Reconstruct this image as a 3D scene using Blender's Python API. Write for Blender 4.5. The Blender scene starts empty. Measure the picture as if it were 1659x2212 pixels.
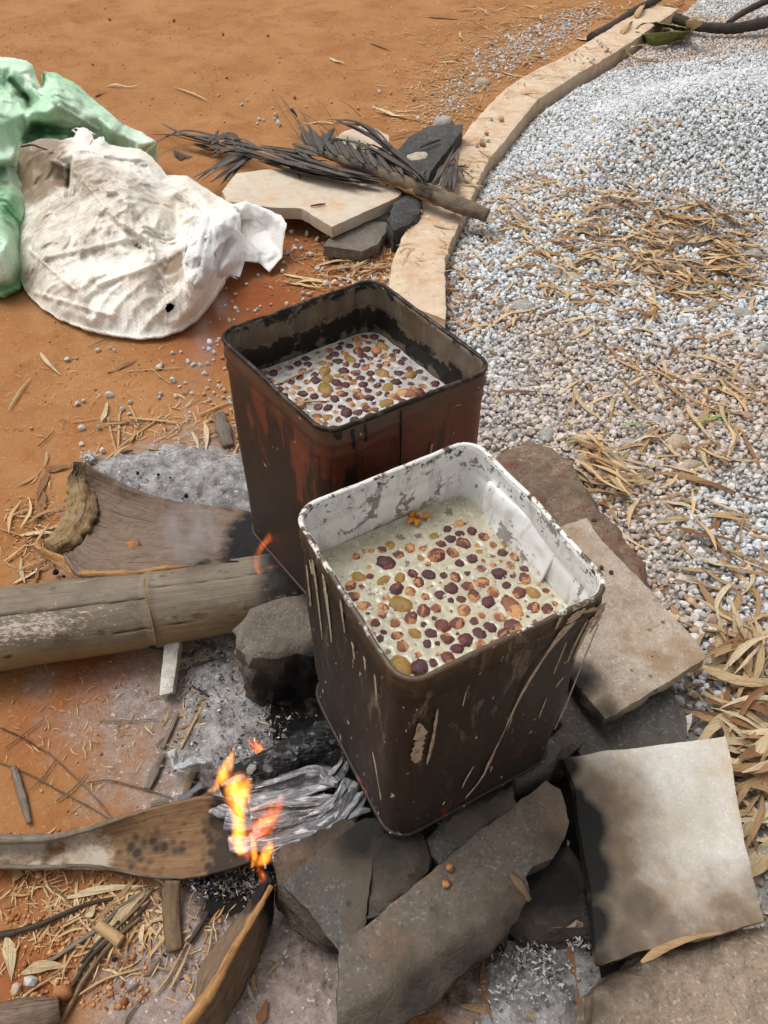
import bpy, bmesh, math, random
import numpy as np
from mathutils import Vector, Matrix, noise as mnoise
from mathutils.geometry import delaunay_2d_cdt

random.seed(7); np.random.seed(7)
SC = bpy.context.scene
COL = SC.collection
R = math.radians

# ------------------------------------------------------------------ camera
CAM_H, PITCH, ROLL = 1.07, R(46.741), R(1.1805)
FOC, CX, CY = 1663.36, 829.5, 1106.0          # measured on a 1659 x 2212 view of the photograph
cam_d = bpy.data.cameras.new('camera'); cam = bpy.data.objects.new('camera', cam_d); COL.objects.link(cam)
cam_d.sensor_width = 36.0; cam_d.sensor_fit = 'AUTO'; cam_d.lens = FOC / 2212 * 36.0
cam_d.clip_start = 0.02; cam_d.clip_end = 400
_cr, _sr, _sp, _cp = math.cos(ROLL), math.sin(ROLL), math.sin(PITCH), math.cos(PITCH)
M_R = np.array([[_cr, _sr, 0], [-_sr, _cr, 0], [0, 0, 1]]) @ np.array([[1, 0, 0], [0, _sp, _cp], [0, -_cp, _sp]])
_mw = Matrix([list(M_R.T[0]) + [0], list(M_R.T[1]) + [0], list(M_R.T[2]) + [CAM_H], [0, 0, 0, 1]])
cam.matrix_world = _mw
SC.camera = cam

# ------------------------------------------------------------------ sky, sun, exposure (bright overcast day)
SUN_EL, SUN_AZ = R(66), R(-62)                # azimuth measured from +Y towards +X
W = bpy.data.worlds.new('World'); SC.world = W; W.use_nodes = True
wn = W.node_tree; wn.nodes.clear()
sky = wn.nodes.new('ShaderNodeTexSky'); sky.sky_type = 'NISHITA'; sky.sun_disc = False
sky.sun_elevation = SUN_EL; sky.sun_rotation = SUN_AZ
sky.air_density = 1.0; sky.dust_density = 6.0; sky.ozone_density = 1.0
hs = wn.nodes.new('ShaderNodeHueSaturation'); hs.inputs['Saturation'].default_value = 0.08
bg = wn.nodes.new('ShaderNodeBackground'); bg.inputs['Strength'].default_value = 0.15
wo = wn.nodes.new('ShaderNodeOutputWorld')
wn.links.new(sky.outputs[0], hs.inputs['Color']); wn.links.new(hs.outputs[0], bg.inputs[0]); wn.links.new(bg.outputs[0], wo.inputs[0])
sun_d = bpy.data.lights.new('sun', 'SUN'); sun_d.energy = 1.1; sun_d.angle = R(32); sun_d.color = (1.0, 0.955, 0.89)
sun = bpy.data.objects.new('sun', sun_d); COL.objects.link(sun)
sdir = Vector((math.sin(SUN_AZ) * math.cos(SUN_EL), math.cos(SUN_AZ) * math.cos(SUN_EL), math.sin(SUN_EL)))
sun.rotation_euler = sdir.to_track_quat('Z', 'Y').to_euler(); sun.location = (0, 0, 8)
SC.view_settings.view_transform = 'Standard'; SC.view_settings.look = 'None'
SC.view_settings.exposure = 0.12; SC.view_settings.gamma = 1.0; SC.view_settings.use_curve_mapping = False
SC.render.engine = 'CYCLES'
SC.cycles.use_denoising = True
SC.cycles.max_bounces = 8; SC.cycles.transparent_max_bounces = 12; SC.cycles.volume_bounces = 0

# ------------------------------------------------------------------ measuring helpers
def at(x, y, z=0.0):
    """point of the place seen at photograph position (x, y) at height z above the dirt"""
    d = M_R.T @ np.array([(x - CX) / FOC, -(y - CY) / FOC, -1.0])
    t = (z - CAM_H) / d[2]
    return Vector((d[0] * t, d[1] * t, z))
def at_y(x, y, Y):
    d = M_R.T @ np.array([(x - CX) / FOC, -(y - CY) / FOC, -1.0])
    t = Y / d[1]
    return Vector((d[0] * t, Y, CAM_H + d[2] * t))
def at_np(x, y, z):
    x = np.asarray(x, float); y = np.asarray(y, float); z = np.asarray(z, float)
    d = np.stack([(x - CX) / FOC, -(y - CY) / FOC, -np.ones_like(x)], -1) @ M_R
    t = (z - CAM_H) / d[..., 2]
    return np.stack([d[..., 0] * t, d[..., 1] * t, z], -1)
# zoomed crops of the photograph the measurements were read from: scale and offset
def crop(s, ox, oy): return lambda px, py: (ox + s * px, oy + s * py)
Zs = crop(.38, 0, 119.4); Zu = crop(.48, 298.6, 199.1); Zt = crop(.42, 630.4, 962.2); Zb = crop(.38, 464.5, 584.0)
Zl = crop(.4, 0, 962.2); Zf = crop(.3, 331.8, 1493.0); Zg = crop(.38, 0, 1791.7); Zr = crop(.26, 1227.7, 0)
R3 = crop(.5, 0, 530.9); R4 = crop(.5, 829.5, 530.9); R5 = crop(.5, 0, 1061.7); R6 = crop(.5, 829.5, 1061.7)
R7 = crop(.5, 0, 1625.8); R8 = crop(.5, 829.5, 1625.8)

# ------------------------------------------------------------------ noise (numpy)
def _hash(ix, iy, s):
    h = (ix.astype(np.int64) * 374761393 + iy.astype(np.int64) * 668265263 + s * 974634533) & 0x7fffffff
    h = (h ^ (h >> 13)) * 1274126177 & 0x7fffffff
    return ((h ^ (h >> 16)) & 0xffff) / 65535.0
def vnoise(x, y, s=0):
    ix = np.floor(x); iy = np.floor(y); fx = x - ix; fy = y - iy
    fx = fx * fx * (3 - 2 * fx); fy = fy * fy * (3 - 2 * fy)
    a = _hash(ix, iy, s); b = _hash(ix + 1, iy, s); c = _hash(ix, iy + 1, s); d = _hash(ix + 1, iy + 1, s)
    return (a * (1 - fx) + b * fx) * (1 - fy) + (c * (1 - fx) + d * fx) * fy
def fbm(x, y, f, o=4, s=0, g=.5):
    x = np.asarray(x, float); y = np.asarray(y, float)
    v = 0; a = 1; t = 0
    for k in range(o):
        v = v + a * (vnoise(x * f + 17.3 * k, y * f - 9.1 * k, s + k) * 2 - 1); t += a; a *= g; f *= 2.03
    return v / t
def ridge(x, y, f, o=3, s=0):
    v = 0; a = 1; t = 0
    for k in range(o):
        v = v + a * (1 - np.abs(vnoise(x * f + 5.3 * k, y * f + 3.7 * k, s + k) * 2 - 1) * 2); t += a; a *= .55; f *= 2.1
    return v / t
def sstep(a, b, x):
    t = np.clip((np.asarray(x, float) - a) / (b - a), 0, 1); return t * t * (3 - 2 * t)
def inside(px, py, poly):
    px = np.asarray(px, float); py = np.asarray(py, float); r = np.zeros(px.shape, bool)
    n = len(poly)
    for i in range(n):
        x0, y0 = poly[i][:2]; x1, y1 = poly[(i + 1) % n][:2]
        c = ((y0 > py) != (y1 > py))
        with np.errstate(divide='ignore', invalid='ignore'):
            r ^= c & (px < (x1 - x0) * (py - y0) / (y1 - y0 + 1e-12) + x0)
    return r
def seg_dist(px, py, poly, closed=True):
    px = np.asarray(px, float); py = np.asarray(py, float); d = np.full(px.shape, 1e9)
    n = len(poly)
    for i in range(n if closed else n - 1):
        x0, y0 = poly[i][:2]; x1, y1 = poly[(i + 1) % n][:2]
        dx, dy = x1 - x0, y1 - y0; L = dx * dx + dy * dy + 1e-12
        t = np.clip(((px - x0) * dx + (py - y0) * dy) / L, 0, 1)
        d = np.minimum(d, np.hypot(px - x0 - t * dx, py - y0 - t * dy))
    return d

# ------------------------------------------------------------------ materials
def C(r, g, b, k=1.0):
    f = lambda v: (v / 255 / 12.92 if v <= 10.3 else ((v / 255 + .055) / 1.055) ** 2.4) * k
    return (f(r), f(g), f(b), 1)
class B:
    def __init__(s, name):
        s.m = bpy.data.materials.new(name); s.m.use_nodes = True
        s.t = s.m.node_tree; s.t.nodes.clear()
        s.out = s.t.nodes.new('ShaderNodeOutputMaterial'); s.p = s.t.nodes.new('ShaderNodeBsdfPrincipled')
        s.t.links.new(s.p.outputs[0], s.out.inputs[0])
        s.tc = s.t.nodes.new('ShaderNodeTexCoord'); s.o = s.tc.outputs['Object']
        s.p.inputs['Roughness'].default_value = .85; s.p.inputs['Specular IOR Level'].default_value = .3
    def set(s, n, i, v):
        if isinstance(v, bpy.types.NodeSocket): s.t.links.new(v, n.inputs[i])
        elif v is not None: n.inputs[i].default_value = v
    def P(s, i, v): s.set(s.p, i, v); return s
    def map(s, sc, loc=(0, 0, 0), vec=None):
        n = s.t.nodes.new('ShaderNodeMapping'); s.set(n, 'Vector', vec or s.o); n.inputs['Scale'].default_value = sc; n.inputs['Location'].default_value = loc; return n.outputs[0]
    def uv(s, su, sv, off=0.):
        n = s.t.nodes.new('ShaderNodeCombineXYZ'); s.set(n, 0, s.m2('MULTIPLY', s.attr('pu'), su)); s.set(n, 1, s.m2('MULTIPLY', s.attr('pv'), sv)); s.set(n, 2, s.m2('MULTIPLY_ADD', s.rand(), 9., off)); return n.outputs[0]
    def noise(s, scale, det=4, ro=.55, vec=None, dist=0, col=False):
        n = s.t.nodes.new('ShaderNodeTexNoise'); s.set(n, 'Vector', vec or s.o)
        n.inputs['Scale'].default_value = scale; n.inputs['Detail'].default_value = det; n.inputs['Roughness'].default_value = ro; n.inputs['Distortion'].default_value = dist
        return n.outputs['Color' if col else 'Fac']
    def voro(s, scale, feat='F1', vec=None, out='Distance', rnd=1):
        n = s.t.nodes.new('ShaderNodeTexVoronoi'); n.feature = feat; s.set(n, 'Vector', vec or s.o); n.inputs['Scale'].default_value = scale; n.inputs['Randomness'].default_value = rnd
        return n.outputs[out]
    def wave(s, scale, dist=1, vec=None, d='X', det=2, ds=1):
        n = s.t.nodes.new('ShaderNodeTexWave'); s.set(n, 'Vector', vec or s.o); n.bands_direction = d
        n.inputs['Scale'].default_value = scale; n.inputs['Distortion'].default_value = dist; n.inputs['Detail'].default_value = det; n.inputs['Detail Scale'].default_value = ds
        return n.outputs['Fac']
    def ramp(s, f, stops, const=False):
        n = s.t.nodes.new('ShaderNodeValToRGB'); s.set(n, 0, f); e = n.color_ramp.elements
        if const: n.color_ramp.interpolation = 'CONSTANT'
        while len(e) < len(stops): e.new(.5)
        for i, (p, c) in enumerate(stops):
            e[i].position = p; e[i].color = c if isinstance(c, (tuple, list)) else (c, c, c, 1)
        return n.outputs[0]
    def mix(s, f, a, b, mode='MIX'):
        n = s.t.nodes.new('ShaderNodeMix'); n.data_type = 'RGBA'; n.blend_type = mode
        s.set(n, 0, f); s.set(n, 6, a); s.set(n, 7, b); return n.outputs[2]
    def m2(s, op, a, b=None, c=None, clamp=False):
        n = s.t.nodes.new('ShaderNodeMath'); n.operation = op; n.use_clamp = clamp
        s.set(n, 0, a); s.set(n, 1, b)
        if c is not None: s.set(n, 2, c)
        return n.outputs[0]
    def attr(s, name, out='Fac'):
        n = s.t.nodes.new('ShaderNodeAttribute'); n.attribute_name = name; return n.outputs[out]
    def rand(s): return s.t.nodes.new('ShaderNodeObjectInfo').outputs['Random']
    def xyz(s, vec=None):
        n = s.t.nodes.new('ShaderNodeSeparateXYZ'); s.set(n, 0, vec or s.o); return n.outputs
    def bump(s, h, st=.5, d=.002, prev=None):
        n = s.t.nodes.new('ShaderNodeBump'); s.set(n, 'Height', h); n.inputs['Strength'].default_value = st; n.inputs['Distance'].default_value = d
        if prev: s.set(n, 'Normal', prev)
        s.t.links.new(n.outputs[0], s.p.inputs['Normal']); return n.outputs[0]
    def thr(s, f, a, b): return s.ramp(f, [(a, 0.0), (b, 1.0)] if a < b else [(b, 1.0), (a, 0.0)])
MAT = {}
LEAF_TONES = {'straw': (C(200, 180, 144), C(184, 160, 120)), 'tan': (C(176, 148, 112), C(162, 128, 90)), 'pale': (C(220, 202, 170), C(206, 184, 150)), 'brown': (C(148, 106, 72), C(126, 86, 58))}
def stone(name, ca, cb, cdark, clight, speck=260, sa=.55, soot=(.012, .011, .010, 1), ru=.85, bump=.6, warm=None, spots=True, sn=.7, brn=(.085, .064, .046, 1)):
    """weathered stone or concrete: two tones, mineral speckle, dark spots, soot read from the mesh"""
    b = B(name)
    v = b.map((1, 1, 1))
    big = b.noise(9, 5, .6); fine = b.noise(speck, 3, .7); mid = b.noise(45, 5, .65)
    col = b.mix(b.thr(big, .35, .65), ca, cb)
    col = b.mix(b.m2('MULTIPLY', b.thr(fine, .54, .68), sa), col, cdark); col = b.mix(b.m2('MULTIPLY', b.thr(b.noise(speck * .8, 2, .6, b.map((1, 1, 1), (3, 1, 2))), .58, .68), sa), col, clight)
    col = b.mix(b.m2('MULTIPLY', b.thr(mid, .45, .72), .45), col, cdark)
    if spots: col = b.mix(b.m2('MULTIPLY', b.thr(b.voro(38), .17, .08), b.thr(b.noise(20), .5, .6)), col, cdark)
    if warm: col = b.mix(b.m2('MULTIPLY', b.thr(b.noise(14, 4, .6, b.map((1, 1, 1), (7, 2, 5))), .5, .68), .75), col, warm)
    col = b.mix(b.m2('MULTIPLY', b.thr(b.noise(19, 5, .7, b.map((1, 1, 1), (5, 9, 2)), .7), .61, .66), .35), col, clight)
    col = b.mix(b.m2('MULTIPLY', b.thr(b.noise(11, 6, .72, b.map((1, 1, 1), (1, 4, 8)), .5), .56, .70), .55), col, cdark)
    s = b.m2('ADD', b.attr('soot'), b.m2('MULTIPLY', b.m2('SUBTRACT', b.noise(22, 6, .68), .5), sn))
    s = b.m2('MULTIPLY', b.m2('MAXIMUM', s, 0.), b.thr(b.attr('soot'), 0.0, .12))
    br = b.m2('MULTIPLY', b.thr(s, .12, .5), .8)
    col = b.mix(br, col, brn); col = b.mix(b.thr(s, .42, .92), col, soot)
    b.P('Base Color', col).P('Roughness', ru)
    n1 = b.bump(b.noise(17, 6, .7, b.map((1, 1, 1), (2, 2, 7)), .4), min(1, bump), .010); n1 = b.bump(b.noise(speck, 4, .7), bump * .6, .002, n1); n1 = b.bump(mid, bump, .005, n1); b.bump(b.thr(b.voro(120), .0, .3), bump * .4, .002, n1)
    MAT[name] = b.m; return b.m
stone('pale_tile', C(184, 175, 162), C(206, 201, 193), C(168, 158, 144), C(226, 223, 217), 420, bump=.3, spots=False, sn=.42, warm=C(186, 166, 138), brn=(.15, .092, .048, 1))
stone('speckled_slab', C(158, 142, 125), C(178, 164, 148), C(92, 78, 66), C(205, 195, 182), 300, warm=C(140, 112, 80))
stone('brown_stone', C(104, 86, 70), C(128, 108, 90), C(52, 42, 36), C(165, 150, 135), 160, bump=1, warm=C(110, 60, 48))
stone('sooty_slab', C(96, 88, 80), C(114, 102, 90), C(54, 50, 46), C(144, 139, 132), 220, warm=C(126, 98, 76))
stone('dark_slab', C(68, 65, 62), C(88, 83, 78), C(42, 40, 39), C(128, 124, 118), 260, warm=C(88, 74, 60))
stone('fire_block', C(76, 68, 60), C(94, 84, 73), C(40, 36, 33), C(140, 122, 98), 120, bump=1.2, warm=C(112, 84, 54))
stone('grey_boulder', C(104, 95, 86), C(122, 112, 101), C(66, 60, 55), C(150, 142, 131), 320, bump=.9)
stone('granite_block', C(140, 122, 104), C(164, 146, 128), C(82, 68, 56), C(196, 184, 168), 210, bump=1.1)
stone('white_concrete', C(186, 180, 166), C(206, 202, 190), C(120, 112, 100), C(226, 222, 214), 240, bump=.6)
stone('notched_slab', C(190, 174, 154), C(198, 186, 168), C(170, 150, 130), C(212, 202, 188), 380, bump=.35, warm=C(190, 152, 120), spots=False)
stone('black_stone', C(62, 61, 60), C(80, 78, 76), C(30, 30, 31), C(120, 118, 114), 200, bump=.9)
stone('kerb_concrete', C(196, 172, 146), C(208, 188, 164), C(166, 138, 112), C(226, 212, 194), 420, bump=.6, warm=C(186, 148, 112))
stone('grey_rock', C(150, 146, 140), C(172, 168, 160), C(104, 100, 96), C(205, 202, 196), 300, bump=.8)
stone('tan_rock', C(170, 150, 126), C(188, 172, 150), C(120, 98, 76), C(206, 194, 178), 260, bump=.8)

def mats():
    # dirt
    b = B('dirt'); X = b.xyz()
    col = b.mix(b.thr(b.noise(1.3, 5, .6), .35, .65), C(152, 110, 66), C(168, 126, 80)); near = b.thr(X[1], 2.7, 1.1); col = b.mix(b.m2('MULTIPLY', near, .8), col, b.mix(b.thr(b.noise(3, 5, .65), .4, .6), C(148, 102, 64), C(162, 117, 78)))
    col = b.mix(b.m2('MULTIPLY', b.thr(b.noise(7, 6, .7, dist=.6), .48, .7), .7), col, C(136, 84, 46))
    col = b.mix(b.m2('MULTIPLY', b.thr(b.noise(60, 5, .7), .52, .75), .5), col, C(140, 84, 44))
    col = b.mix(b.m2('MULTIPLY', b.thr(b.noise(190, 3, .6), .62, .72), .6), col, C(214, 176, 130))
    col = b.mix(b.m2('MULTIPLY', b.thr(b.noise(26, 3, .5), .67, .72), .55), col, C(96, 56, 32))
    col = b.mix(b.attr('dark_earth'), col, b.mix(b.noise(40, 4, .6), C(112, 58, 32), C(150, 84, 48)))
    a = b.m2('ADD', b.attr('ash'), b.m2('MULTIPLY', b.m2('SUBTRACT', b.noise(16, 6, .7), .5), 1.3))
    a = b.m2('MULTIPLY', b.thr(a, .2, .75), b.thr(b.attr('ash'), .02, .2))
    ac = b.mix(b.thr(b.noise(70, 5, .7), .4, .65), C(128, 116, 110), C(158, 148, 143))
    ac = b.mix(b.m2('MULTIPLY', b.thr(b.noise(240, 3, .7), .58, .68), .7), ac, C(84, 76, 72))
    ac = b.mix(b.m2('MULTIPLY', b.thr(b.noise(130, 2, .6, b.map((1, 1, 1), (5, 5, 5))), .64, .7), .8), ac, C(214, 210, 206))
    col = b.mix(b.m2('MULTIPLY', a, .9), col, ac)
    s = b.m2('ADD', b.attr('char'), b.m2('MULTIPLY', b.m2('SUBTRACT', b.noise(30, 5, .7), .5), 1.2))
    col = b.mix(b.m2('MULTIPLY', b.thr(s, .3, .7), b.thr(b.attr('char'), .02, .2)), col, (.014, .013, .012, 1))
    b.P('Base Color', col).P('Roughness', .95).P('Specular IOR Level', .15)
    n = b.bump(b.noise(240, 4, .7), .6, .002); n = b.bump(b.noise(55, 5, .65), .7, .006, n); b.bump(b.voro(95), .25, .003, n)
    MAT['dirt'] = b.m
    # gravel underlay and gravel
    b = B('gravel_bed'); b.P('Base Color', b.mix(b.noise(70, 4, .7), C(132, 128, 122), C(168, 164, 157))); b.bump(b.voro(90), 1, .006); MAT['gravel_bed'] = b.m
    b = B('gravel_stone'); t = b.attr('tint'); w = b.attr('warm')
    col = b.ramp(t, [(0, C(146, 149, 153)), (.3, C(178, 181, 184)), (.7, C(202, 205, 207)), (1, C(222, 224, 224))])
    col = b.mix(b.thr(b.noise(330, 3, .7), .52, .68), col, C(176, 177, 178)); 
    col = b.mix(b.thr(b.noise(210, 2, .6, b.map((1, 1, 1), (4, 4, 4))), .6, .7), col, C(240, 239, 236))
    col = b.mix(w, col, b.ramp(t, [(0, C(138, 100, 70)), (.6, C(182, 142, 104)), (1, C(200, 172, 138))]))
    b.P('Base Color', col).P('Roughness', .9); b.bump(b.noise(420, 3, .7), .4, .001); MAT['gravel_stone'] = b.m
    # loose pebbles
    b = B('loose_pebble'); r = b.rand()
    col = b.ramp(r, [(0, C(176, 173, 168)), (.5, C(204, 200, 193)), (.7, C(168, 160, 150)), (.85, C(190, 150, 112)), (1, C(168, 120, 80))])
    col = b.mix(b.thr(b.noise(300, 3, .7), .54, .68), col, C(150, 144, 138)); b.P('Base Color', col).P('Roughness', .9); MAT['loose_pebble'] = b.m
    b = B('clod'); b.P('Base Color', b.mix(b.noise(120, 4, .6), C(140, 90, 56), C(170, 116, 76))); MAT['clod'] = b.m
    b = B('crumb'); b.P('Base Color', b.mix(b.attr('tint'), C(132, 80, 44), C(200, 150, 104))); MAT['crumb'] = b.m
    # dry leaves
    for tn, (ca, cb) in LEAF_TONES.items():
        b = B(tn + '_leaf'); r = b.rand(); col = b.mix(r, ca, cb)
        g = b.noise(1, 3, .6, b.map((3, 90, 30))); col = b.mix(b.m2('MULTIPLY', b.thr(g, .4, .7), .5), col, C(138, 106, 70))
        col = b.mix(b.m2('MULTIPLY', b.thr(b.noise(9, 4, .7), .58, .7), .5), col, C(110, 82, 54))
        b.P('Base Color', col).P('Roughness', .6); b.bump(g, .5, .02); MAT[tn + '_leaf'] = b.m
    b = B('litter'); t = b.attr('tint')
    col = b.ramp(t, [(0, C(150, 112, 72)), (.3, C(192, 158, 112)), (.6, C(212, 184, 142)), (.85, C(158, 116, 76)), (1, C(112, 78, 52))])
    b.P('Base Color', b.mix(b.m2('MULTIPLY', b.noise(60, 3, .6), .4), col, C(120, 90, 58))).P('Roughness', .7); MAT['litter'] = b.m
    b = B('green_blade'); b.P('Base Color', b.mix(b.noise(40), C(98, 128, 58), C(148, 164, 88))).P('Roughness', .5); MAT['green_blade'] = b.m
    def wood(name, a, c, d, sc=(30, 30, 30), rnd=False, soot=False, bs=.7):
        b = B(name); g = b.noise(1, 5, .7, b.uv(18, 320)); g2 = b.noise(1, 4, .7, b.uv(40, 900, 3.)); h = b.noise(60, 4, .7)
        col = b.mix(b.thr(g, .35, .65), a, c); col = b.mix(b.m2('MULTIPLY', b.thr(g2, .5, .66), .55), col, d); col = b.mix(b.m2('MULTIPLY', b.thr(b.noise(1, 3, .6, b.uv(9, 150, 7.)), .60, .66), .75), col, d); col = b.mix(b.m2('MULTIPLY', b.thr(h, .5, .72), .6), col, d)
        if rnd: col = b.mix(b.m2('MULTIPLY', b.rand(), .45), col, d)
        if soot:
            s = b.m2('ADD', b.attr('soot'), b.m2('MULTIPLY', b.m2('SUBTRACT', b.noise(45, 5, .7), .5), .8))
            s = b.m2('MULTIPLY', b.thr(s, .25, .6), b.thr(b.attr('soot'), 0., .1)); col = b.mix(s, col, (.012, .011, .011, 1))
            w = b.m2('ADD', b.attr('pale'), b.m2('MULTIPLY', b.m2('SUBTRACT', b.noise(110, 4, .75), .5), 1.3))
            w = b.m2('MULTIPLY', b.thr(w, .4, .62), b.thr(b.attr('pale'), .02, .15)); col = b.mix(w, col, C(204, 194, 180))
        b.P('Base Color', col).P('Roughness', .82); n = b.bump(g, bs, .003); n = b.bump(g2, bs * .6, .0015, n); b.bump(h, .3, .002, n); MAT[name] = b.m; return b
    wood('twig', C(112, 92, 70), C(146, 122, 92), C(64, 50, 40), (60, 60, 60), True)
    wood('grey_twig', C(110, 98, 86), C(150, 138, 122), C(66, 56, 48), (60, 60, 60), True)
    wood('pale_stick', C(206, 180, 138), C(190, 156, 112), C(140, 108, 70), (80, 80, 80), True)
    wood('dark_twig', C(62, 52, 44), C(84, 70, 58), C(30, 26, 22), (60, 60, 60))
    wood('bark_branch', C(58, 50, 45), C(78, 68, 60), C(36, 31, 28), (40, 40, 40), bs=1)
    wood('sheath_brown', C(112, 94, 80), C(138, 118, 102), C(70, 54, 44), (8, 90, 40), soot=True, bs=1)
    wood('fibrous_base', C(146, 120, 84), C(168, 142, 104), C(86, 66, 46), (120, 40, 120), soot=True, bs=1.2)
    wood('fold_sheath', C(116, 96, 78), C(136, 114, 92), C(70, 54, 42), (90, 16, 40), soot=True, bs=1)
    wood('raw_edge', C(150, 108, 66), C(184, 142, 92), C(104, 68, 40), (60, 60, 60))
    wood('frond_grey', C(78, 71, 66), C(112, 104, 97), C(44, 39, 36), (60, 60, 60), True)
    wood('frond_stalk', C(128, 110, 90), C(106, 92, 78), C(62, 52, 44), (12, 70, 70), soot=True, bs=1)
    wood('moss_sheath', C(96, 104, 42), C(130, 128, 66), C(62, 58, 36), (40, 60, 60))
    # bamboo
    b = B('bamboo_skin'); g = b.noise(1, 5, .7, b.uv(7, 170)); X = b.xyz()
    col = b.mix(b.thr(g, .35, .65), C(108, 98, 85), C(134, 121, 102)); under = b.attr('under')
    col = b.mix(b.m2('MULTIPLY', b.thr(b.noise(26, 5, .7), .45, .62), b.m2('SUBTRACT', 1., under)), col, C(120, 108, 94))
    col = b.mix(b.m2('MULTIPLY', under, .75), col, b.mix(g, C(152, 126, 84), C(124, 102, 70)))
    col = b.mix(b.m2('MULTIPLY', b.thr(b.noise(40, 5, .7, b.map((.5, 1, 1), (2, 2, 2))), .6, .68), .8), col, C(74, 58, 42))
    w = b.m2('ADD', b.m2('MULTIPLY', b.attr('pale'), .62), b.m2('MULTIPLY', b.m2('SUBTRACT', b.noise(190, 4, .8, b.map((.5, 1, 1))), .5), 2.6))
    col = b.mix(b.m2('MULTIPLY', b.m2('MULTIPLY', b.thr(w, .58, .70), .8), b.thr(b.attr('pale'), .12, .3)), col, C(206, 192, 180))
    s = b.m2('ADD', b.attr('soot'), b.m2('MULTIPLY', b.m2('SUBTRACT', b.noise(30, 5, .7), .5), .8))
    col = b.mix(b.m2('MULTIPLY', b.thr(s, .2, .7), b.thr(b.attr('soot'), 0., .1)), col, (.02, .017, .014, 1))
    col = b.mix(b.m2('MULTIPLY', b.thr(b.noise(1, 4, .7, b.uv(9, 500, 5.)), .50, .66), .6), col, C(78, 64, 50)); col = b.mix(b.m2('MULTIPLY', b.thr(b.noise(13, 5, .7, b.map((.6, 1, 1), (3, 7, 1)), .5), .52, .66), .55), col, C(88, 74, 58)); col = b.mix(b.m2('MULTIPLY', b.thr(b.noise(30, 4, .6, b.map((.5, 1, 1), (6, 6, 1))), .66, .70), .85), col, C(46, 36, 28)); col = b.mix(b.m2('MULTIPLY', b.thr(b.noise(24, 5, .7, b.map((.6, 1, 1), (8, 1, 1))), .61, .67), .6), col, C(150, 138, 122)); col = b.mix(b.attr('crack'), col, (.015, .012, .01, 1))
    b.P('Base Color', col).P('Roughness', .7); n = b.bump(g, .3, .002); b.bump(b.noise(90, 4, .7), .35, .002, n); MAT['bamboo_skin'] = b.m
    # burning sheath
    b = B('burning_sheath'); g = b.noise(1, 5, .7, b.uv(10, 160)); g2 = b.noise(1, 4, .7, b.uv(24, 620, 3.))
    col = b.mix(b.thr(g, .35, .65), C(104, 78, 52), C(138, 108, 76)); col = b.mix(b.m2('MULTIPLY', b.thr(g2, .5, .68), .5), col, C(92, 66, 46))
    col = b.mix(b.m2('MULTIPLY', b.thr(b.noise(22, 4, .7), .52, .66), .5), col, C(84, 60, 42))
    s = b.m2('ADD', b.attr('soot'), b.m2('MULTIPLY', b.m2('SUBTRACT', .42, b.voro(85)), .8))
    s = b.m2('MULTIPLY', b.thr(s, .25, .75), b.thr(b.attr('soot'), .02, .2)); col = b.mix(b.m2('MULTIPLY', s, .92), col, (.02, .016, .013, 1))
    w = b.m2('ADD', b.attr('pale'), b.m2('MULTIPLY', b.m2('SUBTRACT', b.noise(60, 5, .75), .5), 1.4))
    col = b.mix(b.m2('MULTIPLY', b.m2('MULTIPLY', b.thr(w, .35, .75), b.thr(b.attr('pale'), .02, .2)), .8), col, C(186, 176, 162))
    b.P('Base Color', col).P('Roughness', .75); n = b.bump(g, .5, .003); n = b.bump(g2, .5, .0015, n); b.bump(b.noise(120, 4, .7), .25, .001, n); MAT['burning_sheath'] = b.m
    b = B('ash_strip'); g = b.noise(1, 5, .75, b.uv(14, 340)); t = b.rand(); ck = b.thr(b.m2('ABSOLUTE', b.m2('SUBTRACT', b.noise(1, 4, .7, b.uv(22, 260, 4.)), .5)), .025, .0)
    col = b.mix(b.thr(g, .4, .62), C(128, 128, 132), C(186, 186, 190)); col = b.mix(b.m2('MULTIPLY', b.thr(b.noise(36, 4, .6), .54, .72), .8), col, C(54, 54, 58))
    col = b.mix(b.m2('MULTIPLY', b.thr(t, .62, 1.), .8), col, C(52, 54, 58)); col = b.mix(b.m2('MULTIPLY', ck, .85), col, (.02, .02, .022, 1)); col = b.mix(b.m2('MULTIPLY', b.thr(b.noise(1, 3, .7, b.uv(30, 90, 6.)), .56, .64), .8), col, C(226, 224, 222)); b.P('Base Color', col).P('Roughness', .9); n = b.bump(g, .9, .004); b.bump(ck, -.5, .003, n); MAT['ash_strip'] = b.m
    b = B('charcoal'); v = b.voro(60, 'DISTANCE_TO_EDGE', b.map((1, 2.2, 2.2)));
    col = b.mix(b.thr(b.noise(50, 4, .7), .52, .62), (.012, .012, .013, 1), C(90, 90, 92)); col = b.mix(b.m2('MULTIPLY', b.thr(b.noise(26, 4, .7), .58, .64), b.thr(v, .05, .14)), col, C(200, 198, 196))
    b.P('Base Color', col).P('Roughness', .7); b.bump(v, 1, .008); MAT['charcoal'] = b.m
    b = B('ember'); b.P('Base Color', (.05, .01, .005, 1)); e = b.thr(b.noise(90, 3, .6), .45, .62)
    b.P('Emission Color', (1, .12, .02, 1)).P('Emission Strength', b.m2('MULTIPLY', e, 1.6)); MAT['ember'] = b.m
    b = B('ash_powder'); col = b.mix(b.thr(b.noise(35, 6, .7), .38, .62), C(112, 108, 106), C(168, 165, 163))
    col = b.mix(b.m2('MULTIPLY', b.thr(b.noise(120, 4, .7), .56, .66), .8), col, C(62, 60, 60)); col = b.mix(b.m2('MULTIPLY', b.thr(b.noise(150, 3, .6, b.map((1, 1, 1), (9, 3, 1))), .62, .7), .8), col, C(216, 214, 212))
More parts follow.
